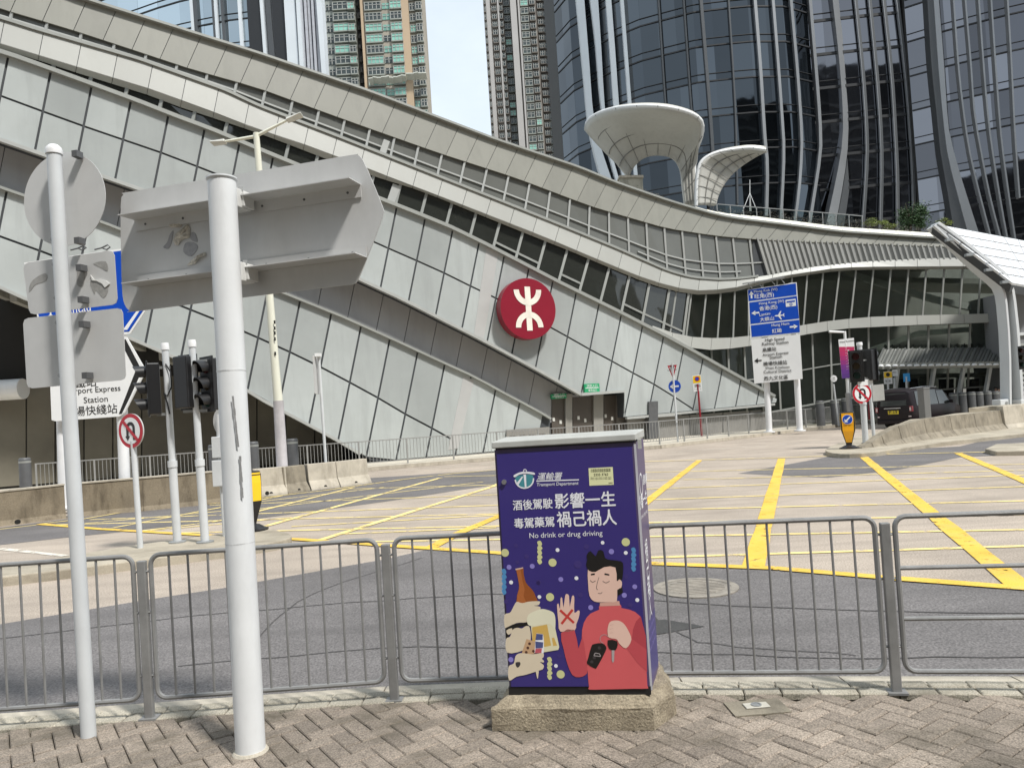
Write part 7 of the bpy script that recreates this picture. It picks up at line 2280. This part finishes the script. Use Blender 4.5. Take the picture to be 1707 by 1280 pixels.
def window(tower, u0, u1, z, h, y, bay, nb, green, mats=None):
    xa, xb = vert(u0, VR, y), vert(u1, VR, y)
    b = MB(); cx2 = (xa + xb) / 2; w_ = xb - xa
    if bay > .2:
        b.box((cx2, y - bay / 2, z - .22), (w_ + .3, bay + .25, .3), 0, 2)
        b.box((cx2, y - bay / 2, z + h + .10), (w_ + .3, bay + .25, .2), 0, 2)
    b.box((cx2, y - bay / 2 - .02, z + h / 2), (w_, bay, h), 0, 0)
    for k in range(nb + 1): b.box((xa + w_ * k / nb, y - bay - .06, z + h / 2), (.16, .12, h), 0, 1)
    b.box((cx2, y - bay - .06, z + h * .62), (w_, .12, .12), 0, 1)
    wn = b.build("window", [m_wg if green else m_wd, m_wfr, m_rw2], tower); return wn
f0 = at_y(630, 240, Y1).z
for f in range(18):
    z = f0 - 2 + f * 2.95
    if z > ZT - 4: break
    g = lambda p: rnd.random() < p
    window(t, 613.5, 640, z, 1.75, Y1, .5, 4, g(.55)); window(t, 642, 655, z, 1.6, Y1, .12, 2, g(.6)); window(t, 656, 674, z, 1.7, Y1, .6, 3, g(.8))
    window(t, 688, 697, z, 1.6, Y1 + 1.5, .4, 2, g(.5)); window(t, 699, 708, z, 1.6, Y1 + 1.5, .9, 2, g(.2))
    if f * 2.95 > 0:
        window(t, 543, 559, z + .5, 1.6, Y1, .15, 3, g(.15)); window(t, 561, 585, z + .5, 1.7, Y1, .8, 3, g(.4)); window(t, 586, 596, z + .3, 1.4, Y1, 1.2, 2, g(.25))
b = MB()
for f in range(18):
    z = f0 - 2 + f * 2.95
    for k in range(3): b.box((vert(597 + k * 4.5, VR, Y1 + 3.6), Y1 + 3.6, z + rnd.uniform(0, .8)), (.9, .8, rnd.uniform(.5, 1.6)))
props(b.build("recess_clutter", M("recess_clutter_grey", (.16, .15, .14), .8, 0, .4, .8, island=.6), t), kind='stuff')
b = MB(); za = at_y(660, 139, Y1).z
n_ = 14
for k in range(n_):
    xa, xb = vert(614 + 96 * k / n_, VR, Y1 - 1), vert(614 + 96 * (k + 1) / n_, VR, Y1 - 1)
    z = za + (.5 if k > 8 else 0) + rnd.uniform(-.2, .2)
    b.prism([(xa, Y1 - .5, z), (xb, Y1 - .5, z), (xb, Y1 - 2.6, z + .9 + rnd.uniform(-.2, .3)), (xa, Y1 - 2.6, z + .9)], (0, 0, -.25))
b.build("scaffold_fan", M("white_scaffold_sheet", (.55, .56, .5), .7), t)

Y2 = 262.0
t = thing("apartment_tower", "tall brownish apartment tower with pale vertical piers right of the sky gap", "tower", at_y(890, 690, Y2))
ZT2 = 165
m_r2 = M("brown_render", (.165, .145, .125), .8, 0, .2, .06, stain=.5, sscale=(.1, .1, .02))
m_pier = M("pale_pier", (.36, .345, .33), .7, 0, .06, .1)
VR = 110
for (u0, u1, dy, mm, nm) in ((812, 845, 2.5, m_r2, "left_wall"), (843, 868, 4.5, m_r2, "recess_wall"), (866, 900, 0, m_r2, "middle_wall"), (898, 922, 3, m_r2, "recess_wall"), (920, 982, 0, m_r2, "right_wall")):
    xbox(t, u0, u1, Y2 + dy, Y2 + 20, 0, ZT2, nm, mm)
for (u0, u1, dy) in ((816.5, 823, 2.0), (835, 838, 2.0), (857, 867, -.8), (869.5, 872.5, -1.0), (925, 935, -1.0), (952.5, 956.5, -1.0)):
    xbox(t, u0, u1, Y2 + dy, Y2 + dy + 1.2, 0, ZT2, "pale_pier", m_pier)
rest = MB(); cnt = 0
zc0 = at_y(890, 290, Y2).z
sp = [(874, 886, 2, .5), (889, 897, 2, .9), (937.5, 943, 1, .2), (944, 951.5, 2, .6), (957.5, 964, 1, .3), (965, 974, 2, .8), (826, 833, 2, .5), (902, 909, 2, .9), (911, 919, 2, .5), (846, 855, 2, .6), (813, 815.5, 1, .5), (839, 843, 1, .6)]
win = []
for f in range(34):
    z = zc0 + f * 2.85
    if z > ZT2 - 3: break
    for (u0, u1, nb, bay) in sp:
        dy = 2.5 if u0 < 845 else 4.5 if u0 < 866 else 3 if 898 <= u0 < 921 else 0
        win.append((u0, u1, z, Y2 + dy, bay, nb))
for k, (u0, u1, z, y, bay, nb) in enumerate(sorted(win, key=lambda q: -(q[1] - q[0]))):
    if k < 98: window(t, u0, u1, z, 1.6, y, bay, nb, rnd.random() < .12)
    else:
        xa, xb = vert(u0, VR, y), vert(u1, VR, y); cx2, w_ = (xa + xb) / 2, xb - xa
        rest.box((cx2, y - bay / 2, z - .2), (w_ + .25, bay + .2, .28), 0, 2); rest.box((cx2, y - bay / 2, z + .8), (w_, bay, 1.6), 0, 0)
        for q in range(nb + 1): rest.box((xa + w_ * q / nb, y - bay - .06, z + .8), (.14, .1, 1.6), 0, 1)
        rest.box((cx2, y - bay - .06, z + 1.0), (w_, .1, .1), 0, 1)
props(rest.build("small_windows", [m_wd, m_wfr, m_r2], t), kind='stuff')

# buildings across the road behind the viewer, seen mirrored in the tower glass
def mirror_block(label, x0, x1, y, h, step, seed):
    t = thing("office_block", label, "building", ((x0 + x1) / 2, y, 0))
    b = MB(); b.box(((x0 + x1) / 2, y - 8, h / 2), (x1 - x0, 16, h)); b.box(((x0 + x1) / 2 + step, y - 8, h + 4), ((x1 - x0) * .6, 12, 8)); b.build("wall", M("dark_office_wall", (.05, .05, .052), .7, 0, .2, .05), t)
    b = MB()
    for k in range(int(h / 3.8)): b.box(((x0 + x1) / 2, y + .1, 3 + k * 3.8), (x1 - x0, .4, 1.3))
    b.build("spandrel", M("office_spandrel", (.13, .13, .13), .7), t)
mirror_block("dark office block mirrored in the middle glass of the tower", 52, 175, -60, 98, -6, 1)
mirror_block("lower dark office block mirrored in the right glass of the tower", -115, 46, -62, 58, 20, 2)
